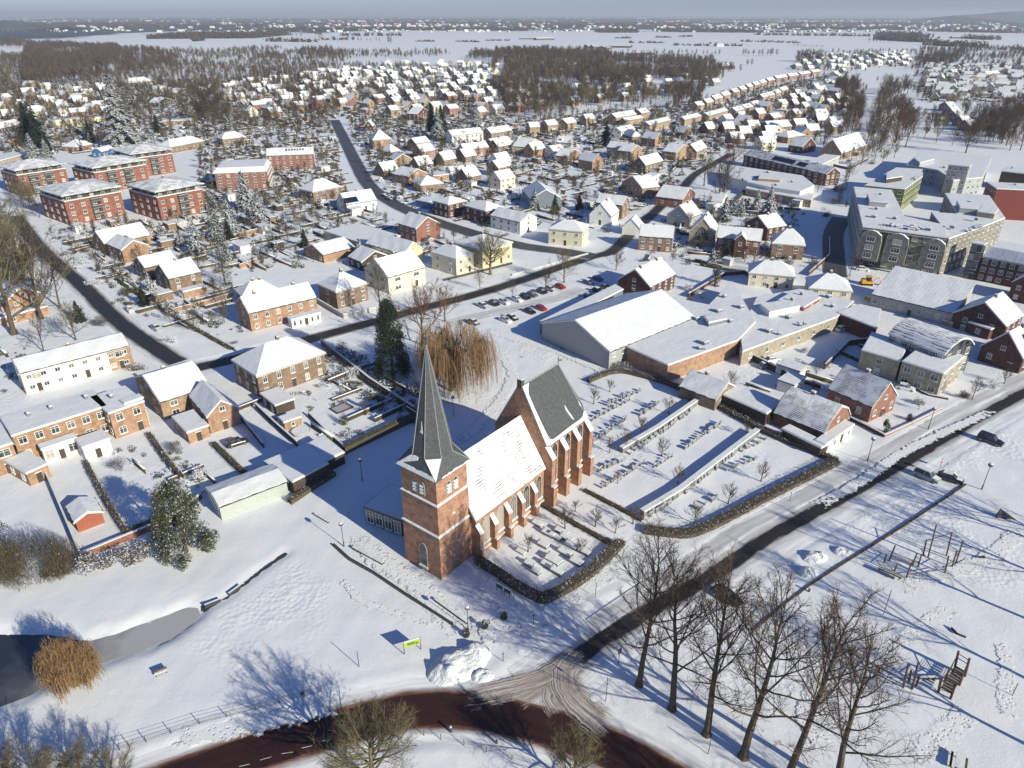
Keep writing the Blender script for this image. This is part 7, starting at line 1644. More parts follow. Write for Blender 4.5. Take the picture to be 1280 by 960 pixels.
# sheds and lean-tos in the back gardens: individual little roofs
SHD = []
for poly, spc, n in [(GARD[0][0], 16, 34), (GARD[1][0], 26, 60), (GARD[2][0], 40, 16), ([(800, 330), (1000, 335), (1000, 250), (850, 250)], 18, 6), ([(860, 480), (980, 520), (1040, 480), (1000, 440), (930, 450)], 14, 3)]:
    k = 0
    for (x, y) in scatter(poly, spc):
        if k >= n: break
        if near_road(x, y, 5) or in_occ(x, y, 2.5): continue
        k += 1; SHD.append((P(x, y)[0], x, y)); OCC.append((x, y, 2.5))
SM = []
for L, W, h, wl in ((4, 3, 2.3, 'dark_wood'), (5.5, 3.2, 2.5, 'brown_brick'), (3.2, 2.6, 2.2, 'green_cladding'), (6, 4, 2.6, 'white_plaster')):
    a_, b_ = MB(), MB(); a_.prism([(0, 0), (L, 0), (L, W), (0, W)], 0, h); b_.box(-.2, -.2, h, L + .2, W + .2, h + .12, 0); b_.box(-.15, -.15, h + .12, L + .15, W + .15, h + .34, 1); SM.append((a_.mesh('wall', wl), b_.mesh('roof', ['dark_wood', 'roof_snow']), wl))
SHD.sort()
bk = {}
for px_, x, y in SHD:
    k = rng.randrange(4); side = 'left of the hill street' if px_ < 470 and y < 330 else ('between the village streets' if y < 260 else 'deeper in the village'); r = empty('garden_shed', (x, y, 0), R(45 + rng.choice((0, 90)))); link('wall', SM[k][0], r); link('roof', SM[k][1], r)
    bk.setdefault((SM[k][2], side), []).append(r)
for (wl, side), L_ in bk.items():
    for i, r in enumerate(L_): tag(r, (ordinal(i) + ' ' if len(L_) > 1 else '') + COLN[wl] + ' flat-roofed shed ' + side, 'shed', 'small flat-roofed garden sheds')

# ================================================================ graves
def stone_mesh(k):
    m = MB(); w, h, t = [(.8, .9, .16), (.62, 1.1, .16), (.95, .75, .2), (.55, .85, .14), (1.3, .8, .2), (.5, 1.3, .14)][k]
    if k == 5: m.box(-.08, -t / 2, 0, .08, t / 2, h, 0); m.box(-.3, -t / 2, h * .62, .3, t / 2, h * .76, 0); m.box(-.3, -t / 2, 0, .3, t / 2, .3, 0); m.box(-.3, -t / 2 - .02, h * .76, .3, t / 2 + .02, h * .82, 1)
    else:
        m.box(-w / 2, -t / 2, 0, w / 2, t / 2, h * .85, 0)
        pr = [(-w / 2, h * .85), (w / 2, h * .85), (w * .3, h), (-w * .3, h)]
        for y in (-t / 2, t / 2): m.face([(x, y, z) for x, z in pr])
        for i in range(4): a_, b_ = pr[i], pr[(i + 1) % 4]; m.face([(a_[0], -t / 2 - .02, a_[1] + .08), (b_[0], -t / 2 - .02, b_[1] + .08), (b_[0], t / 2 + .05, b_[1] + .08), (a_[0], t / 2 + .05, a_[1] + .08)], 1)
    m.box(-w / 2 + .02, t / 2, 0, w / 2 - .02, t / 2 + 1.5, .12, 1)
    return m.mesh('gravestone', ['gravestone', 'roof_snow'])
ST = [stone_mesh(k) for k in range(6)]
ROWS = [(757, 508, 803, 489, 11, 'uppermost row beside the brushy hedge'), (738, 527, 790, 500, 10, 'second row below the brushy hedge'), (737, 556, 783, 524, 13, 'dark clustered row right of the choir'), (745, 592, 777, 577, 7, 'short row at the foot of the choir buttresses'), (857, 562, 901, 529, 14, 'dark row left of the lower long wall'), (816, 587, 842, 571, 6, 'dark cluster in the middle of the terraces'),
        (778, 597, 806, 579, 8, 'row left of the middle cluster'), (752, 612, 772, 600, 5, 'row nearest the low dark hedge'), (811, 647, 862, 612, 12, 'lower half of the row along the foot of the long wall'), (866, 609, 921, 566, 13, 'upper half of the row along the foot of the long wall'), (787, 570, 866, 514, 16, 'row along the foot of the upper wall'), (905, 590, 948, 574, 6, 'row near the cemetery corner tree'), (870, 640, 900, 618, 4, 'row behind the road hedge'), (800, 520, 826, 503, 7, 'row left of the upper wall end'), (925, 566, 960, 549, 5, 'row at the upper corner of the cemetery')]
for x0, y0, x1, y1, n, lab in ROWS:
    lab = lab.replace('half of the row along the foot of the long wall', 'half of row by long wall').replace('row along the foot of', 'row below')
    a, b_ = Vector(G(x0, y0)), Vector(G(x1, y1)); d = (b_ - a); th = math.atan2(d.y, d.x)
    for i in range(n):
        p = a + d * ((i + .5) / n) + Vector((rng.uniform(-.25, .25), rng.uniform(-.25, .25))); o = link('gravestone', ST[rng.choice((0, 0, 1, 1, 2, 3, 4, 5))], None, (p.x, p.y, -.02), th + rng.uniform(-.08, .08), rng.uniform(.85, 1.25))
        tag(o, ordinal(i) + ' gravestone from lower left, ' + lab, 'gravestone', 'gravestones in rows in the cemetery')
for i, (x, y, L, w) in enumerate(sorted([(677, 667, 2.2, 1.0), (686, 671, 2.2, 1.0), (693, 664, 2.4, 1.1), (672, 682, 1.8, .9), (681, 700, 2.6, 1.5), (676, 706, 2.2, 1.0), (697, 690, 2.2, 1.0), (706, 682, 2.2, 1.0), (712, 703, 2.0, 1.2), (664, 716, 1.4, .9), (655, 706, 1.8, .9), (688, 715, 2.0, .9), (700, 673, 2.2, 1.0), (722, 690, 2.0, 1.0), (665, 655, 1.8, .8), (645, 690, 1.6, .8)])):
    a = G(x, y); m = MB(); h = rng.uniform(.3, .6); m.box(0, 0, 0, L, w, h, 0); m.box(-.05, -.05, h, L + .05, w + .05, h + .16, 1); m.box(-.15, .1, 0, 0, w - .1, h + .55, 0); o = m.obj('grave_slab', ['gravestone', 'roof_snow'], None, False, (a[0], a[1], -.02), R(-40)); tag(o, ordinal(i) + ' from the left of the snow-covered grave slabs in the small churchyard', 'grave', 'grave slabs in the small churchyard')

# ================================================================ cars
def car_parts(van=False):
    L, W = 4.4, 1.76; B = MB(); S = MB(); Gs = MB()
    sec = [(-L / 2, .30, .62, .70), (-L / 2 + .15, .22, .82, .82), (-1.35, .2, .93, .88), (.75, .2, .95, .88), (1.55, .2, .86, .86), (L / 2 - .12, .22, .70, .78), (L / 2, .32, .55, .66)]
    rings = [[(x, -w, z0), (x, -w, z0 + (z1 - z0) * .75), (x, -w * .9, z1), (x, w * .9, z1), (x, w, z0 + (z1 - z0) * .75), (x, w, z0)] for x, z0, z1, w in sec]
    for a, b_ in zip(rings[:-1], rings[1:]):
        for i in range(6): B.face([a[i], a[(i + 1) % 6], b_[(i + 1) % 6], b_[i]])
    B.face(rings[0]); B.face(rings[-1])
    zt = 1.62 if van else 1.42; xb = -L / 2 + .1 if van else -1.75; c0 = [(xb, .9), (.95, .93)]; c1 = [(xb + (.15 if van else .45), zt), (.25 if not van else .45, zt)]
    lo = [(c0[0][0], -.80, c0[0][1]), (c0[1][0], -.80, c0[1][1]), (c0[1][0], .80, c0[1][1]), (c0[0][0], .80, c0[0][1])]; up = [(c1[0][0], -.62, zt), (c1[1][0], -.62, zt), (c1[1][0], .62, zt), (c1[0][0], .62, zt)]
    for i in range(4): j = (i + 1) % 4; Gs.face([lo[i], lo[j], up[j], up[i]])
    B.face([(p[0], p[1], zt + .01) for p in up])
    for i in range(4): B.tube(lo[i], .05, up[i], .05, 4)
    for s in (-1, 1): B.tube((-.4, s * .8, .93), .04, (-.35, s * .62, zt), .04, 4)
    S.face([(p[0] * .97, p[1] * .95, zt + .16) for p in up]); 
    for i in range(4): j = (i + 1) % 4; S.face([(up[i][0], up[i][1], zt + .02), (up[j][0], up[j][1], zt + .02), (up[j][0] * .97, up[j][1] * .95, zt + .16), (up[i][0] * .97, up[i][1] * .95, zt + .16)])
    S.face([(1.0, -.7, .97), (L / 2 - .2, -.6, .84), (L / 2 - .2, .6, .84), (1.0, .7, .97)])
    Wh = MB(); Wh.tube((0, -.1, 0), .32, (0, .1, 0), .32, 10); Wh.face([(.32 * math.cos(PI * k / 5), -.101, .32 * math.sin(PI * k / 5)) for k in range(10)]); Wh.face([(.19 * math.cos(PI * k / 4), -.108, .19 * math.sin(PI * k / 4)) for k in range(8)], 1)
    return B, Gs, S, Wh
CARM = {}
for vk in (False, True):
    B_, G_, S_, W_ = car_parts(vk); CARM[vk] = ({c: B_.mesh('body', 'car_' + c) for c in ('black', 'silver', 'red', 'blue', 'white', 'grey')}, G_.mesh('window_glass', 'glass'), S_.mesh('snow_cover', 'roof_snow'), W_.mesh('wheel', ['tyre', 'rim']))
def car(px, py, ang, col, label, van=False, snow=True, sc=1.0, group=None):
    a = G(px, py); r = empty('parked_car', (a[0], a[1], .02 if a[1] < 230 else 0), R(ang)); r.scale = (sc, sc, sc); tag(r, label, 'car', group); bm, gm_, sm, wh = CARM[van]
    link('body', bm[col], r); link('window_glass', gm_, r)
    if snow: link('snow_cover', sm, r)
    for x in (-1.35, 1.35):
        for y, z_ in ((-.78, 0), (.78, PI)): link('wheel', wh, r, (x, y, .32), z_)
car(1237, 553, -50, 'black', 'black estate car parked across the road near the right edge', True, False, 1.12)
car(1158, 598, -50, 'silver', 'silver pick-up with dark windows parked by the hedge, left of its neighbour', True, True, 1.1)
car(1187, 600, -38, 'black', 'black car with thick snow on its roof parked beside the silver one', False, True, 1.05)
car(907, 748, -48, 'black', 'black car standing among the tall bare trees beside the main road', False, False, 1.12)
car(297, 556, 35, 'black', 'black estate car parked in the snowy yard of the tan garage house', True, False)
car(163, 389, -50, 'white', 'snow-buried car on the verge of the west street, upper one', False, True)
car(196, 412, -45, 'silver', 'snow-buried car on the verge of the west street, lower one', False, True)
car(1131, 487, -30, 'white', 'snow-covered white car beside the red brick gabled house', False, True)
car(965, 452, 20, 'white', 'snow-capped light car in the walled yard behind the shops', False, True)
car(957, 459, 20, 'silver', 'second snow-capped light car in the walled yard behind the shops', False, True)
car(1052, 413, 30, 'white', 'snow-covered car against the dark brick garage wall', False, True)
PK = [(604, 384, 'silver', 1), (617, 381, 'black', 0), (630, 379, 'white', 0), (632, 402, 'white', 0), (640, 399, 'black', 1), (646, 376, 'white', 1), (656, 373, 'black', 0), (665, 370, 'grey', 0), (677, 366, 'black', 0), (688, 363, 'silver', 1), (700, 360, 'red', 0), (662, 391, 'black', 0), (676, 387, 'red', 0), (592, 405, 'grey', 1), (737, 373, 'blue', 1), (747, 365, 'black', 1), (757, 361, 'grey', 1), (747, 350, 'blue', 0), (735, 355, 'blue', 1)]
for i, (x, y, c, s) in enumerate(sorted(PK)): car(x, y, -48, c, ordinal(i) + ' from the left in the car park: ' + dict(silver='silver', black='black', white='white', grey='grey', red='bright red', blue='dark blue')[c] + ' car', False, bool(s), 1.0, 'cars in the car park by the great hall')
for i, (x, y, c, an) in enumerate(sorted([(855, 208, 'blue', 30), (884, 202, 'silver', 20), (838, 232, 'red', 60), (843, 230, 'white', 60), (847, 228, 'red', 60), (1078, 352 - 14, 'white', -20), (932, 176, 'white', 10), (1184, 400, 'white', -45), (1196, 398, 'silver', -45), (481, 246, 'black', -45), (487, 250, 'grey', -45), (500, 176, 'white', 30), (335, 215, 'blue', 10), (360, 213, 'silver', 10), (1120, 385, 'white', -45), (1133, 390, 'white', -45), (1150, 395, 'silver', -45), (1206, 170, 'white', 60), (345, 276, 'white', 10)])):
    car(x, y, an, c, ordinal(i) + ' from the left of the cars parked along the further streets', False, True, 1.0, 'cars parked in the further streets')
# yellow digger left of the long pale hall
a = G(1083, 356); dg = empty('digger', (a[0], a[1], 0), R(-10)); tag(dg, 'orange-yellow digger in front of the dark gateway of the beige apartments', 'digger')
m = MB(); m.box(-1.8, -1.1, .6, 1.6, 1.1, 1.5); m.box(-1.8, -1, 1.5, -.6, 1, 2.0); m.obj('body', 'digger_yellow', dg); m = MB(); m.box(-.4, -.9, 1.5, 1.0, .9, 2.9, 0); m.box(-.5, -1, 2.9, 1.1, 1, 3.05, 1); m.obj('cab', ['glass', 'digger_yellow'], dg)
m = MB(); m.tube((1.4, 0, 1.2), .18, (3.4, 0, 2.7), .15, 5); m.tube((3.4, 0, 2.7), .14, (4.6, 0, .9), .12, 5); m.box(4.2, -.7, .2, 5.0, .7, .9); m.obj('boom', 'digger_yellow', dg)
for y in (-1.2, 1.0): m = MB(); m.box(-1.9, y, 0, 1.7, y + .35, .7); m.obj('track', 'tyre', dg)
a = G(594, 405); tr_ = empty('trailer', (a[0] - 2.5, a[1] + .5, 0), R(-48)); tag(tr_, 'small brown open trailer at the left end of the car park', 'trailer'); m = MB(); m.box(0, 0, .5, 2.6, 1.4, .6); m.box(0, 0, .6, 2.6, .08, .9); m.box(0, 1.32, .6, 2.6, 1.4, .9); m.obj('tray', 'post_wood', tr_); m = MB(); m.tube((.9, -.1, .3), .28, (.9, .1, .3), .28, 8); m.tube((.9, 1.3, .3), .28, (.9, 1.5, .3), .28, 8); tag(m.obj('wheel_pair', 'tyre', tr_), kind='stuff')

# ================================================================ lamps, signs, posts
lp = MB(); lp.tube((0, 0, 0), .06, (0, 0, 4.0), .045, 6); lp.tube((0, 0, 0), .1, (0, 0, .8), .09, 6); LPm = lp.mesh('pole', 'metal_dark')
lh = MB()
for k in range(5):
    r0 = .36 * math.sin(PI * k / 5); r1 = .36 * math.sin(PI * (k + 1) / 5); lh.tube((0, 0, 4.3 - .30 * math.cos(PI * k / 5)), r0, (0, 0, 4.3 - .30 * math.cos(PI * (k + 1) / 5)), r1, 10, 0 if k < 3 else 1, False)
LHm = lh.mesh('lamp_head', ['metal_dark', 'lamp_glass'])
hp_ = MB(); hp_.tube((0, 0, 4.52), .3, (0, 0, 4.64), .16, 10); LSm = hp_.mesh('snow_cap', 'roof_snow')
for x, y, s, lab in [(585, 787, 1, 'globe street lamp at the end of the long dark bench wall'), (430, 683, 1.1, 'globe street lamp on the snowy green left of the tower'), (453, 601, 1.1, 'street lamp in the shadow above the green garages'), (567, 521, 1.15, 'street lamp in the shade between spire and willow'), (1084, 577, 1.25, 'street lamp on the pavement before the barn-roofed brick house'), (1227, 612, 1.3, 'street lamp standing in the park right of the two parked cars'), (1160, 537, 1.2, 'street lamp by the low red brick front wall')]:
    a = G(x, y); r = empty('street_lamp', (a[0], a[1], 0)); r.scale = (s, s, s); tag(r, lab, 'street lamp', 'street lamps'); link('pole', LPm, r); hd = link('lamp_head', LHm, r); link('snow_cap', LSm, hd)
def post_sign(px, py, h, label, head=None, mat='metal_dark', r0=.05, cat='sign', name='sign_post', rz=R(40)):
    a = G(px, py); r = empty(name, (a[0], a[1], 0), rz); tag(r, label, cat); m = MB(); m.tube((0, 0, 0), r0, (0, 0, h), r0, 6); m.obj('post', 'metal_dark', r)
    if head: w_, h_, z_, mt = head; m = MB(); m.box(-w_ / 2, -.04, z_, w_ / 2, .0, z_ + h_, 0); m.box(-w_ / 2, -.05, z_ + h_, w_ / 2, .03, z_ + h_ + .06, 1); m.obj('sign_panel', [mt, 'roof_snow'], r)
    return r
post_sign(773, 831, 3.2, 'traffic sign on a post left of the first tall bare tree', (.7, 1.1, 2.2, 'metal_dark')); post_sign(757, 877, 4.6, 'tall thin pole with a small box beside the road junction', (.3, .4, 3.3, 'metal_dark')); post_sign(667, 782, 2.4, 'small dark sign post on the snowy corner before the junction', (.4, .5, 1.9, 'metal_dark')); post_sign(744, 747, 3.2, 'thin bare post beside the snowy pavement', None); post_sign(642, 753, 4.6, 'slim pale flagpole in front of the churchyard hedge', None, r0=.035)
post_sign(1175, 584, 2.2, 'red and white sign beside the two parked cars', (.7, .6, 1.0, 'sign_red')); post_sign(987, 627, 2.2, 'thin marker post by the cemetery hedge', None); post_sign(437, 649, 2.0, 'short dark post in the tower shadow', None); post_sign(449, 834, 3.0, 'thin post in the snowy field above the bottom tree', None); post_sign(629, 827, 2.0, 'thin post in the snow right of the snow heap', (.3, .3, 1.5, 'metal_dark'))
post_sign(885, 943, 2.6, 'thin marker pole between the third and fourth tall trees', None); post_sign(1265, 870, 2.4, 'thin pole at the right edge of the park', None); post_sign(738, 372 + 2, 6.5, 'tall light pole at the end of the car park', None, r0=.07); post_sign(763, 365, 7.5, 'tall flagpole beside the great hall', None, r0=.06)
a = G(516, 815); r = empty('info_board', (a[0], a[1], 0), R(22)); tag(r, 'yellow-green and green board on two posts in the field above the bottom tree', 'sign')
for x in (-1.2, 1.2): m = MB(); m.tube((x, 0, 0), .06, (x, 0, 2.5), .06, 6); m.obj('post', 'metal_dark', r)
m = MB(); m.box(-1.2, -.05, 1.2, 1.2, .05, 2.3, 0); m.box(-.7, -.06, 1.55, .4, -.051, 2.0, 1); m.box(.5, -.06, 1.4, .9, -.051, 1.8, 1); m.box(-1.2, -.08, 2.3, 1.2, .08, 2.42, 2); m.obj('board', ['sign_yellow', 'sign_green', 'roof_snow'], r)
for k, (x, y) in enumerate([(624, 741), (634, 747)]):
    a = G(x, y); r = empty('notice_board', (a[0], a[1], 0), R(-38)); tag(r, ('left' if k == 0 else 'right') + ' of the two small dark notice boards by the churchyard hedge', 'sign')
    for q in (-.5, .5): m = MB(); m.tube((q, 0, 0), .05, (q, 0, 1.9), .05, 5); m.obj('post', 'metal_dark', r)
    m = MB(); m.box(-.6, -.05, 1.0, .6, .05, 1.8, 0); m.box(-.65, -.1, 1.8, .65, .1, 1.9, 1); m.obj('board', ['metal_dark', 'roof_snow'], r)
for k, (x, y) in enumerate([(583, 795), (606, 785), (630, 774)]):
    a = G(x, y); r = empty('planter', (a[0], a[1], 0)); tag(r, ['left', 'middle', 'right'][k] + ' of the three planters with dry snow-dusted shrubs near the lamp post', 'planter', 'planters before the church'); m = MB(); m.tube((0, 0, 0), .45, (0, 0, .5), .55, 10); m.obj('tub', 'metal_dark', r); leaf_clump(200 + k, .6, .6, .9, 220, .2, 5).obj('shrub', 'shrub_leaves', r, False, (0, 0, .4))
for i, (x, y) in enumerate([(564, 915), (621, 929), (378, 899 - 30), (1011, 740)]): 
    a = G(x, y); m = MB(); m.box(-.12, -.12, 0, .12, .12, .9, 0); m.box(-.13, -.13, .9, .13, .13, 1.0, 1); tag(m.obj('bollard', ['metal_dark', 'roof_snow'], None, False, (a[0], a[1], 0)), ['dark bollard inside the road curve, left of two', 'dark bollard inside the road curve, right of two', 'dark stump post at the foot of the long tree shadow', 'dark litter post in the snow beside the thin hedge'][i], 'bollard')
def wire_fence(px, h, label, step=3.0, wires=3, name='wire_fence', lean=0):
    pts = resample(path(px), step); r = empty(name, (pts[0][0], pts[0][1], 0)); tag(r, label, 'fence'); ox, oy = pts[0]
    pm = MB(); pm.tube((0, 0, -.2), .05, (0, 0, h), .05, 5); pm = pm.mesh('post', 'post_wood')
    for p in pts: link('post', pm, r, (p[0] - ox, p[1] - oy, 0))
    for k in range(wires):
        m = MB(); z = h * (k + 1) / wires - .05
        for p, q in zip(pts[:-1], pts[1:]): m.tube((p[0] - ox, p[1] - oy, z), .015, (q[0] - ox, q[1] - oy, z), .015, 3)
        m.obj('rail', 'metal_dark', r)
wire_fence([(150, 938), (183, 928), (250, 906), (320, 888), (402, 866)], 1.2, 'wire fence on thin posts between the snowy field and the curved road', 2.4, 4)
wire_fence([(530, 919), (580, 932), (640, 950), (720, 975)], 1.0, 'low wire fence inside the curve of the road at the bottom', 3.2, 2)
# heap of cleared snow by the junction and smaller mounds
def heap(px, py, rx, ry, h, label, rz, seed):
    a = G(px, py); n = 26; V, F = [], []
    for j in range(n + 1):
        for i in range(n + 1):
            x = -1 + 2 * i / n; y = -1 + 2 * j / n; rr = math.hypot(x, y); v = Vector((x * rx, y * ry, seed)); z = h * max(0, 1 - rr ** 2.0) * (.8 + .55 * noise.noise(v * .6)) + (.22 * noise.noise(v * 1.6) + .16 * abs(noise.noise(v * 3.1)) + .10 * noise.noise(v * 6)) * (1 if rr < .95 else 0)
            V.append((x * rx, y * ry, z if rr < 1 else -.25))
    F = np.array([(j * (n + 1) + i, j * (n + 1) + i + 1, (j + 1) * (n + 1) + i + 1, (j + 1) * (n + 1) + i) for j in range(n) for i in range(n)])
    o = link('snow_heap', np_mesh('snow_heap', np.array(V), F, ['heap_snow']), None, (a[0], a[1], 0), rz); tag(o, label, 'snow heap')
heap(572, 833, 4.6, 2.8, 1.9, 'large lumpy heap of cleared snow beside the road junction', R(28), 1)
heap(592, 818, 2.6, 2.2, 1.4, 'upper end of the cleared snow by the junction, a smaller lumpy heap', R(20), 5)
heap(603, 845, 1.6, 1.2, .9, 'small dirty snow heap at the very edge of the curved road', 0, 9)
heap(1018, 697, 2.4, 1.6, 1.0, 'angular snow mound in the meadow beside the main road, upper one', R(20), 12)
heap(1010, 716, 1.8, 1.3, 1.3, 'snow mound casting a square blue shadow beside the thin hedge', R(20), 15)
heap(1052, 690, 1.6, 1.2, .8, 'low snow mound between the main road and the thin hedge', 0, 18)
# bridge rail pieces at the ditch, little rack in the field
wall([(256, 759), (276, 751)], .5, .15, 'metal_dark', 'short black culvert rail where the ditch meets the frozen pond', 'culvert_rail', 'rail', .05)
wall([(286, 744), (301, 733)], .4, .15, 'metal_dark', 'black rail further along the ditch', 'culvert_rail', 'rail', .05)
a = G(202, 843); m = MB(); m.box(-.8, -.2, .35, .8, .2, .45, 0); m.box(-.7, -.15, 0, -.6, .15, .35, 0); m.box(.6, -.15, 0, .7, .15, .35, 0); m.box(-.8, .15, .45, .8, .25, .9, 0); m.box(-.8, -.2, .45, .8, .15, .56, 1); tag(m.obj('park_bench', ['post_wood', 'roof_snow'], None, False, (a[0], a[1], 0), R(30)), 'little bench alone in the snowy field below the frozen pond', 'bench')

# ================================================================ the playground
def posts_thing(name, label, posts, beams=(), r0=.13, cat='climbing frame', nets=()):
    o0 = G(*posts[0][0]); r = empty(name, (o0[0], o0[1], 0)); tag(r, label, cat); tops = []
    for b_, t in posts:
        a = G(*b_); h = max(.8, hgt(b_, t[1]))
        X2 = (t[0] - 640) / 887; fw = a[1] * math.cos(PITCH) - (h - CAM_H) * math.sin(PITCH); dx = X2 * fw - a[0]; dx = max(-.5, min(.5, dx))
        m = MB(); m.tube((0, 0, -.2), r0, (dx, 0, h), r0 * .9, 6); m.obj('post', 'post_wood', r, False, (a[0] - o0[0], a[1] - o0[1], 0)); tops.append(Vector((a[0] - o0[0] + dx, a[1] - o0[1], h)))
    for i, j, f in beams:
        p, q = tops[i].copy(), tops[j].copy(); p.z *= f; q.z *= f; m = MB(); m.tube(p, .06, q, .06, 5); m.obj('beam', 'post_wood', r)
    for i, j, z0, z1 in nets:
        m = MB(); p, q = tops[i], tops[j]
        for k in range(7): z = z0 + (z1 - z0) * k / 6; m.tube((p.x, p.y, z), .02, (q.x, q.y, z), .02, 3)
        for k in range(9): w_ = p.lerp(q, k / 8); m.tube((w_.x, w_.y, z0), .02, (w_.x, w_.y, z1), .02, 3)
        tag(m.obj('rope_net', 'post_wood', r), kind='stuff')
    return r
posts_thing('climbing_course', 'wooden climbing course of many leaning posts and ropes in the park', [((1105, 704), (1108, 693)), ((1111, 701), (1119, 682)), ((1116, 719), (1121, 706)), ((1132.5, 723), (1139, 704)), ((1147.5, 709), (1152, 693)), ((1154, 694), (1158, 675)), ((1160, 697), (1170, 656)), ((1183, 695), (1189, 665)), ((1181, 717), (1186, 695)), ((1190, 709), (1196, 689)), ((1195, 703), (1204, 676)), ((1140, 708), (1146, 692))],
            [(0, 2, .3), (3, 11, .8), (5, 7, .95), (4, 11, .4), (3, 8, .25), (8, 9, .4), (9, 10, .5), (7, 10, .5)], .12, nets=[(1, 4, .4, 1.3)])
a = G(1103, 716); m = MB()
m.box(0, 0, .5, 3.6, 1.0, .6, 0); m.box(0, .2, .6, 3.6, .35, .66, 1); m.box(0, .6, .6, 3.6, .75, .66, 1); m.box(.2, .1, 0, .35, .9, .5, 0); m.box(3.2, .1, 0, 3.35, .9, .5, 0); tag(m.obj('climbing_bridge', ['post_wood', 'roof_snow'], None, False, (a[0] - 1, a[1], .4), R(-42)), 'slatted wooden bridge at the left end of the climbing course', 'bridge')
posts_thing('climbing_posts', 'small group of four leaning posts between the last tall tree and the play tower', [((1129, 860), (1134, 830)), ((1140, 862), (1147.5, 829)), ((1136, 853), (1139, 838)), ((1145, 858), (1149, 846))], [(0, 1, .3)], .14)
pt_ = posts_thing('play_tower', 'weathered wooden play tower with a net deck and ladder in the park', [((1173, 866), (1176, 850)), ((1188, 874), (1194, 856)), ((1193, 838), (1198, 814)), ((1206, 846), (1212, 823)), ((1181, 852), (1186, 838)), ((1199, 857), (1204, 843))], [(0, 1, .9), (2, 3, .7), (0, 4, .9), (1, 5, .9), (4, 5, .9), (2, 4, .6), (3, 5, .6), (0, 1, .4), (2, 3, .9)], .16, nets=[(4, 2, .8, 1.6), (5, 3, .8, 1.6)])
a0, a1, a2, a3 = [Vector(G(*q)) for q in ((1173, 866), (1188, 874), (1204, 845), (1192, 838))]; o0 = Vector(G(1173, 866))
for k in range(10):
    t = k / 10; p, q = a0.lerp(a3, t) - o0, a1.lerp(a2, t) - o0; p2, q2 = a0.lerp(a3, t + .07) - o0, a1.lerp(a2, t + .07) - o0; m = MB(); m.face([(p.x, p.y, 1.1), (q.x, q.y, 1.1), (q2.x, q2.y, 1.1), (p2.x, p2.y, 1.1)]); m.face([(p.x, p.y, 1.0), (q.x, q.y, 1.0), (q.x, q.y, 1.1), (p.x, p.y, 1.1)]); m.obj('plank', 'post_wood', pt_)
wall([(1148, 849), (1176, 849)], .5, .22, 'post_wood', 'balance log leading to the wooden play tower', 'balance_log', 'log', .04)
wall([(1189, 786), (1197, 794), (1207, 798)], .5, .2, 'post_wood', 'small curved seesaw-like play thing above the play tower', 'seesaw', 'seesaw', .05)
post_sign(1104, 769, 5.0, 'thin leaning pole with a small round foot in the trampled snow', None, r0=.05)
a = G(1248, 650); m = MB(); m.face([(0, 0, 0), (3.2, -.6, 0), (.2, .2, 2.0)]); m.face([(0, .5, 0), (3.2, -.1, 0), (.2, .3, 2.0)]); m.face([(0, 0, 0), (0, .5, 0), (.2, .3, 2.0), (.2, .2, 2.0)]); m.face([(3.2, -.6, 0), (3.2, -.1, 0), (.2, .3, 2.0), (.2, .2, 2.0)]); tag(m.obj('play_slide', 'metal_dark', None, False, (a[0], a[1] + .5, 0)), 'dark triangular slide standing alone in the park near the right edge', 'slide')
a = G(1227, 699); m = MB(); m.box(-.5, -.2, .4, .5, .2, .5); m.tube((-.4, 0, 0), .05, (.2, 0, .9), .05, 5); m.tube((.4, 0, 0), .05, (-.2, 0, .9), .05, 5); tag(m.obj('spring_rocker', 'metal_dark', None, False, (a[0], a[1], 0)), 'small crossed spring rocker right of the climbing course', 'rocker')
a = G(1197, 956); m = MB(); m.box(-1.2, -.4, .72, 1.2, .4, .8, 0); m.box(-1.2, -.4, .8, 1.2, .4, .92, 1); m.box(-1, -.3, 0, -.9, .3, .72, 0); m.box(.9, -.3, 0, 1.0, .3, .72, 0); m.box(-1.2, -.9, .42, 1.2, -.65, .48, 0); m.box(-1.2, .65, .42, 1.2, .9, .48, 0); tag(m.obj('picnic_table', ['post_wood', 'roof_snow'], None, False, (a[0], a[1], 0), R(55)), 'snowy picnic table cut by the bottom edge of the park', 'table')
# garden features
a = G(427, 511); m = MB(); m.box(-2.2, -1.6, 0, 2.2, 1.6, .35, 0); m.box(-1.9, -1.3, .35, 1.9, 1.3, .36, 1); tag(m.obj('pond_basin', ['dark_wood', 'pond'], None, False, (a[0], a[1], 0), R(45)), 'square dark pond basin in the garden left of the spire', 'basin')
a = G(376, 541); m = MB(); m.tube((0, 0, 0), 2.0, (0, 0, .6), 2.0, 20, 0, False); m.prism([(1.9 * math.cos(PI * k / 10), 1.9 * math.sin(PI * k / 10)) for k in range(20)], .3, .62, 1); tag(m.obj('round_pool', ['grey_plaster', 'roof_snow'], None, False, (a[0], a[1], 0)), 'round snow-filled pool beside the small tan hut', 'pool')
a = G(242, 391); m = MB(); m.tube((0, 0, 0), 2.2, (0, 0, .25), 2.2, 20, 0, False); m.prism([(2.1 * math.cos(PI * k / 10), 2.1 * math.sin(PI * k / 10)) for k in range(20)], .1, .22, 1); tag(m.obj('round_trampoline', ['green_cladding', 'roof_snow'], None, False, (a[0], a[1], 0)), 'round green-rimmed trampoline on the lawn beside the orange garden wall', 'trampoline')
a = G(20, 178); m = MB(); m.box(-3, -2, 0, 3, 2, 2.6, 0); m.box(-1, -2.05, .3, 1, -2.0, 2.0, 1); tag(m.obj('play_hut', ['digger_yellow', 'sign_red'], None, False, (a[0], a[1], 0), R(20)), 'bright yellow and red play hut among trees at the upper left', 'hut')

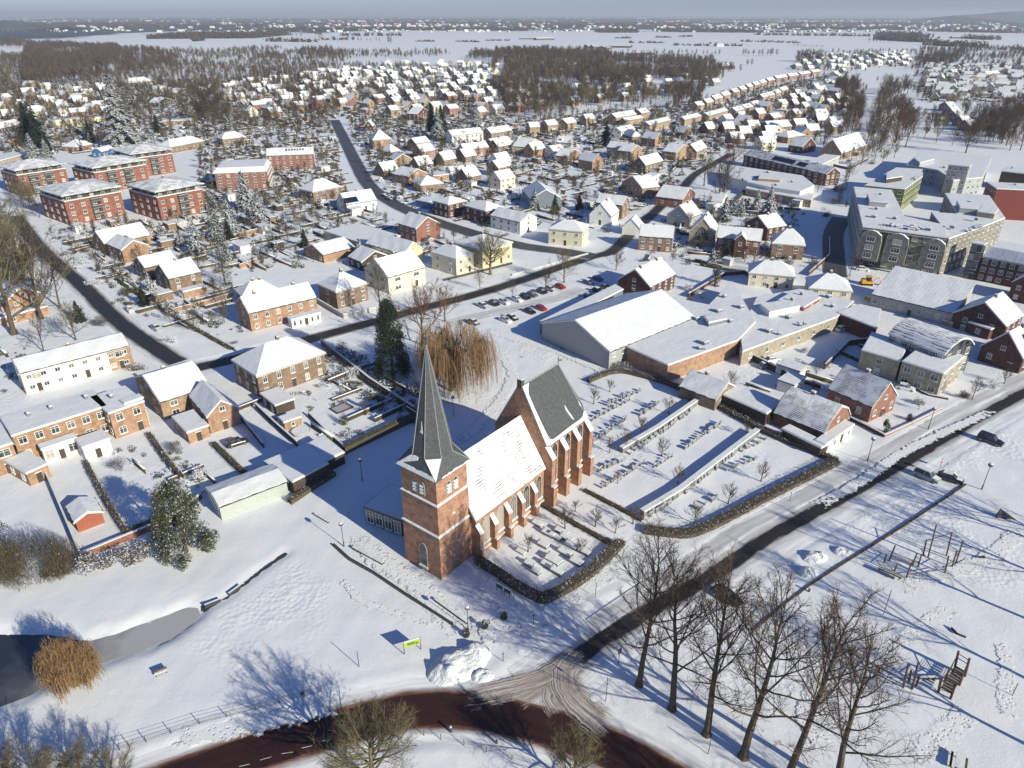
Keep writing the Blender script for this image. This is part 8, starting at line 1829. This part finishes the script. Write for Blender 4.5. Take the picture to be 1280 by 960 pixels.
# trodden tracks through the snow
for i, pts in enumerate([[(1190, 758), (1168, 775), (1140, 790), (1108, 815), (1090, 840)], [(1252, 800), (1258, 835), (1256, 870), (1264, 905)], [(1210, 888), (1185, 910), (1158, 935), (1150, 955)], [(425, 720), (440, 740), (456, 753), (495, 767), (545, 783)], [(585, 795), (548, 760), (515, 725), (480, 705), (440, 668)], [(640, 800), (672, 775), (720, 745), (775, 705)], [(770, 470), (700, 440), (650, 425), (600, 410)], [(590, 800), (640, 770), (600, 720)], [(210, 925), (320, 905), (430, 880)], [(1120, 740), (1170, 720), (1230, 700), (1280, 660)], [(980, 800), (1020, 850), (1010, 900), (1040, 940)], [(560, 560), (600, 530), (640, 470), (610, 430)], [(1010, 640), (1080, 600), (1140, 560), (1250, 510)]]):
    ribbon('trodden_path', resample(path(pts), 1.2), (1.6, 1.4, 2.0, .9, 2.6, 2.2, 3.0, 2.6, 2.2, 1.8, 2.2, 2.0, 1.6)[i], 'trodden', .17 + .003 * i, True)

# clutter of the shopping quarter: small things on the roofs and in the yards
for i, (x, y, z) in enumerate([(905, 372, 4.9), (897, 390, 4.9), (925, 385, 4.9), (870, 400, 4.9), (912, 403, 4.9), (880, 430, 4.9), (985, 398, 4.3), (1018, 378, 4.3), (1040, 384, 4.3), (960, 415, 4.3), (1035, 372, 4.3), (970, 232, 5.3), (990, 228, 5.3), (945, 222, 5.3), (960, 216, 5.3), (1180, 210, 8.8), (1165, 200, 8.8), (1150, 204, 8.8), (1200, 212, 8.8)]):
    p = G(x, y, z); m = MB(); s_ = .45 + .3 * ((i * 3) % 4) / 3; m.box(-s_, -s_, -.3, s_ * 1.4, s_, .8, 0); m.box(-s_, -s_, .8, s_ * 1.4, s_, .98, 1); tag(m.obj('roof_vent', ['steel_cladding', 'roof_snow'], None, False, (p[0], p[1], z), R(35)), ordinal(i) + ' of the small snow-capped vent boxes on the flat shop roofs', 'vent', 'vent boxes on the flat roofs of the shopping quarter')
for p_, h_, w_, m_, l_ in [([(1046, 396), (1000, 414), (960, 432), (935, 444)], 2.2, .3, 'beige_brick', 'pale yard wall below the long low shop building'), ([(930, 446), (985, 474), (1010, 470)], 1.8, .25, 'dark_wood', 'dark fence around the snowy yard behind the shops'), ([(1095, 428), (1060, 432), (1030, 462)], 1.6, .25, 'dark_wood', 'dark fence between the snowy yard and the office block'),
      ([(1080, 375), (1100, 382), (1150, 396), (1190, 410)], 1.5, .2, 'tan_brick', 'tan fence panels in the shaded car yard of the pale hall'), ([(1010, 345), (1036, 322), (1036, 300)], 1.4, .25, 'dark_brick', 'dark wall on the left side of the back lane'), ([(860, 372), (905, 345), (930, 343), (960, 360)], 1.4, .3, 'dark_brick', 'brown wall around the shaded yard beyond the great hall'),
      ([(1030, 205), (1060, 212), (1085, 200)], 1.2, .3, 'dark_wood', 'low fence before the tall bare avenue'), ([(640, 345), (700, 328), (735, 318)], .5, .3, 'stone', 'low kerb wall along the car park side of the village street')]: wall(p_, h_, w_, m_, l_)
for i, (x, y, w, mt) in enumerate([(985, 330, 2.2, 'hedge_leaves'), (1020, 330, 2.0, 'shrub_snowy'), (1030, 270, 3.0, 'evergreen_leaves'), (1045, 255, 3.4, 'twig_brown'), (1050, 238, 3.0, 'twig_brown'), (860, 362, 2.2, 'shrub_snowy'), (875, 372, 2.0, 'shrub_snowy'), (1005, 440, 1.4, 'shrub_snowy'), (1115, 360, 1.6, 'shrub_snowy'), (1020, 405, 1.2, 'shrub_snowy'), (1085, 395, 1.4, 'shrub_snowy'), (1150, 505, 1.5, 'shrub_snowy'), (1205, 497, 1.6, 'twig_brown'), (1240, 485, 1.8, 'shrub_snowy'), (1135, 525, 1.2, 'twig_brown'), (1000, 210, 2.5, 'twig_brown'), (1090, 205, 2.4, 'twig_olive'), (1060, 205, 2.2, 'hedge_leaves')]):
    bush(x, y, w, w * .8, w * .9, mt, ordinal(i) + ' of the scattered bushes around the shopping quarter', int(380 * w), .3)['group'] = 'bushes of the shopping quarter'
for i, (k, x, y, h) in enumerate([('mid3', 1010, 345, 7), ('mid1', 1062, 345, 8), ('mid1', 1000, 222, 9), ('mid0', 1022, 240, 9), ('mid2', 1060, 225, 10), ('mid1', 1215, 500, 6), ('small0', 1148, 512, 3.5), ('small1', 1255, 480, 5), ('mid1', 1100, 190, 14), ('mid3', 1170, 178, 13), ('mid1', 1235, 178, 14), ('mid0', 1262, 188, 15), ('mid3', 1190, 182, 12), ('mid2', 860, 388, 5), ('mid3', 640, 372, 6), ('mid3', 600, 362, 7), ('mid3', 575, 420, 5)]):
    a = G(x, y); plant(k, a[0], a[1], h, ordinal(i) + ' of the bare trees standing singly around the shopping quarter and car park', 'bare trees singly around the shops')

# ================================================================ haze over the plain
m, nt, b = newmat('haze_air'); nt.nodes.remove(b)
pv = nt.nodes.new('ShaderNodeVolumePrincipled'); pv.inputs['Color'].default_value = (0.84, 0.91, 1.0, 1); pv.inputs['Density'].default_value = HAZE; pv.inputs['Anisotropy'].default_value = 0.1
nt.links.new(pv.outputs[0], [n for n in nt.nodes if n.type == 'OUTPUT_MATERIAL'][0].inputs['Volume']); M['haze_air'] = m
mb = MB(); mb.box(-62000, -3200, -5, 62000, 92000, 160); o = mb.obj('haze', 'haze_air'); tag(o, None, None, None, 'stuff')
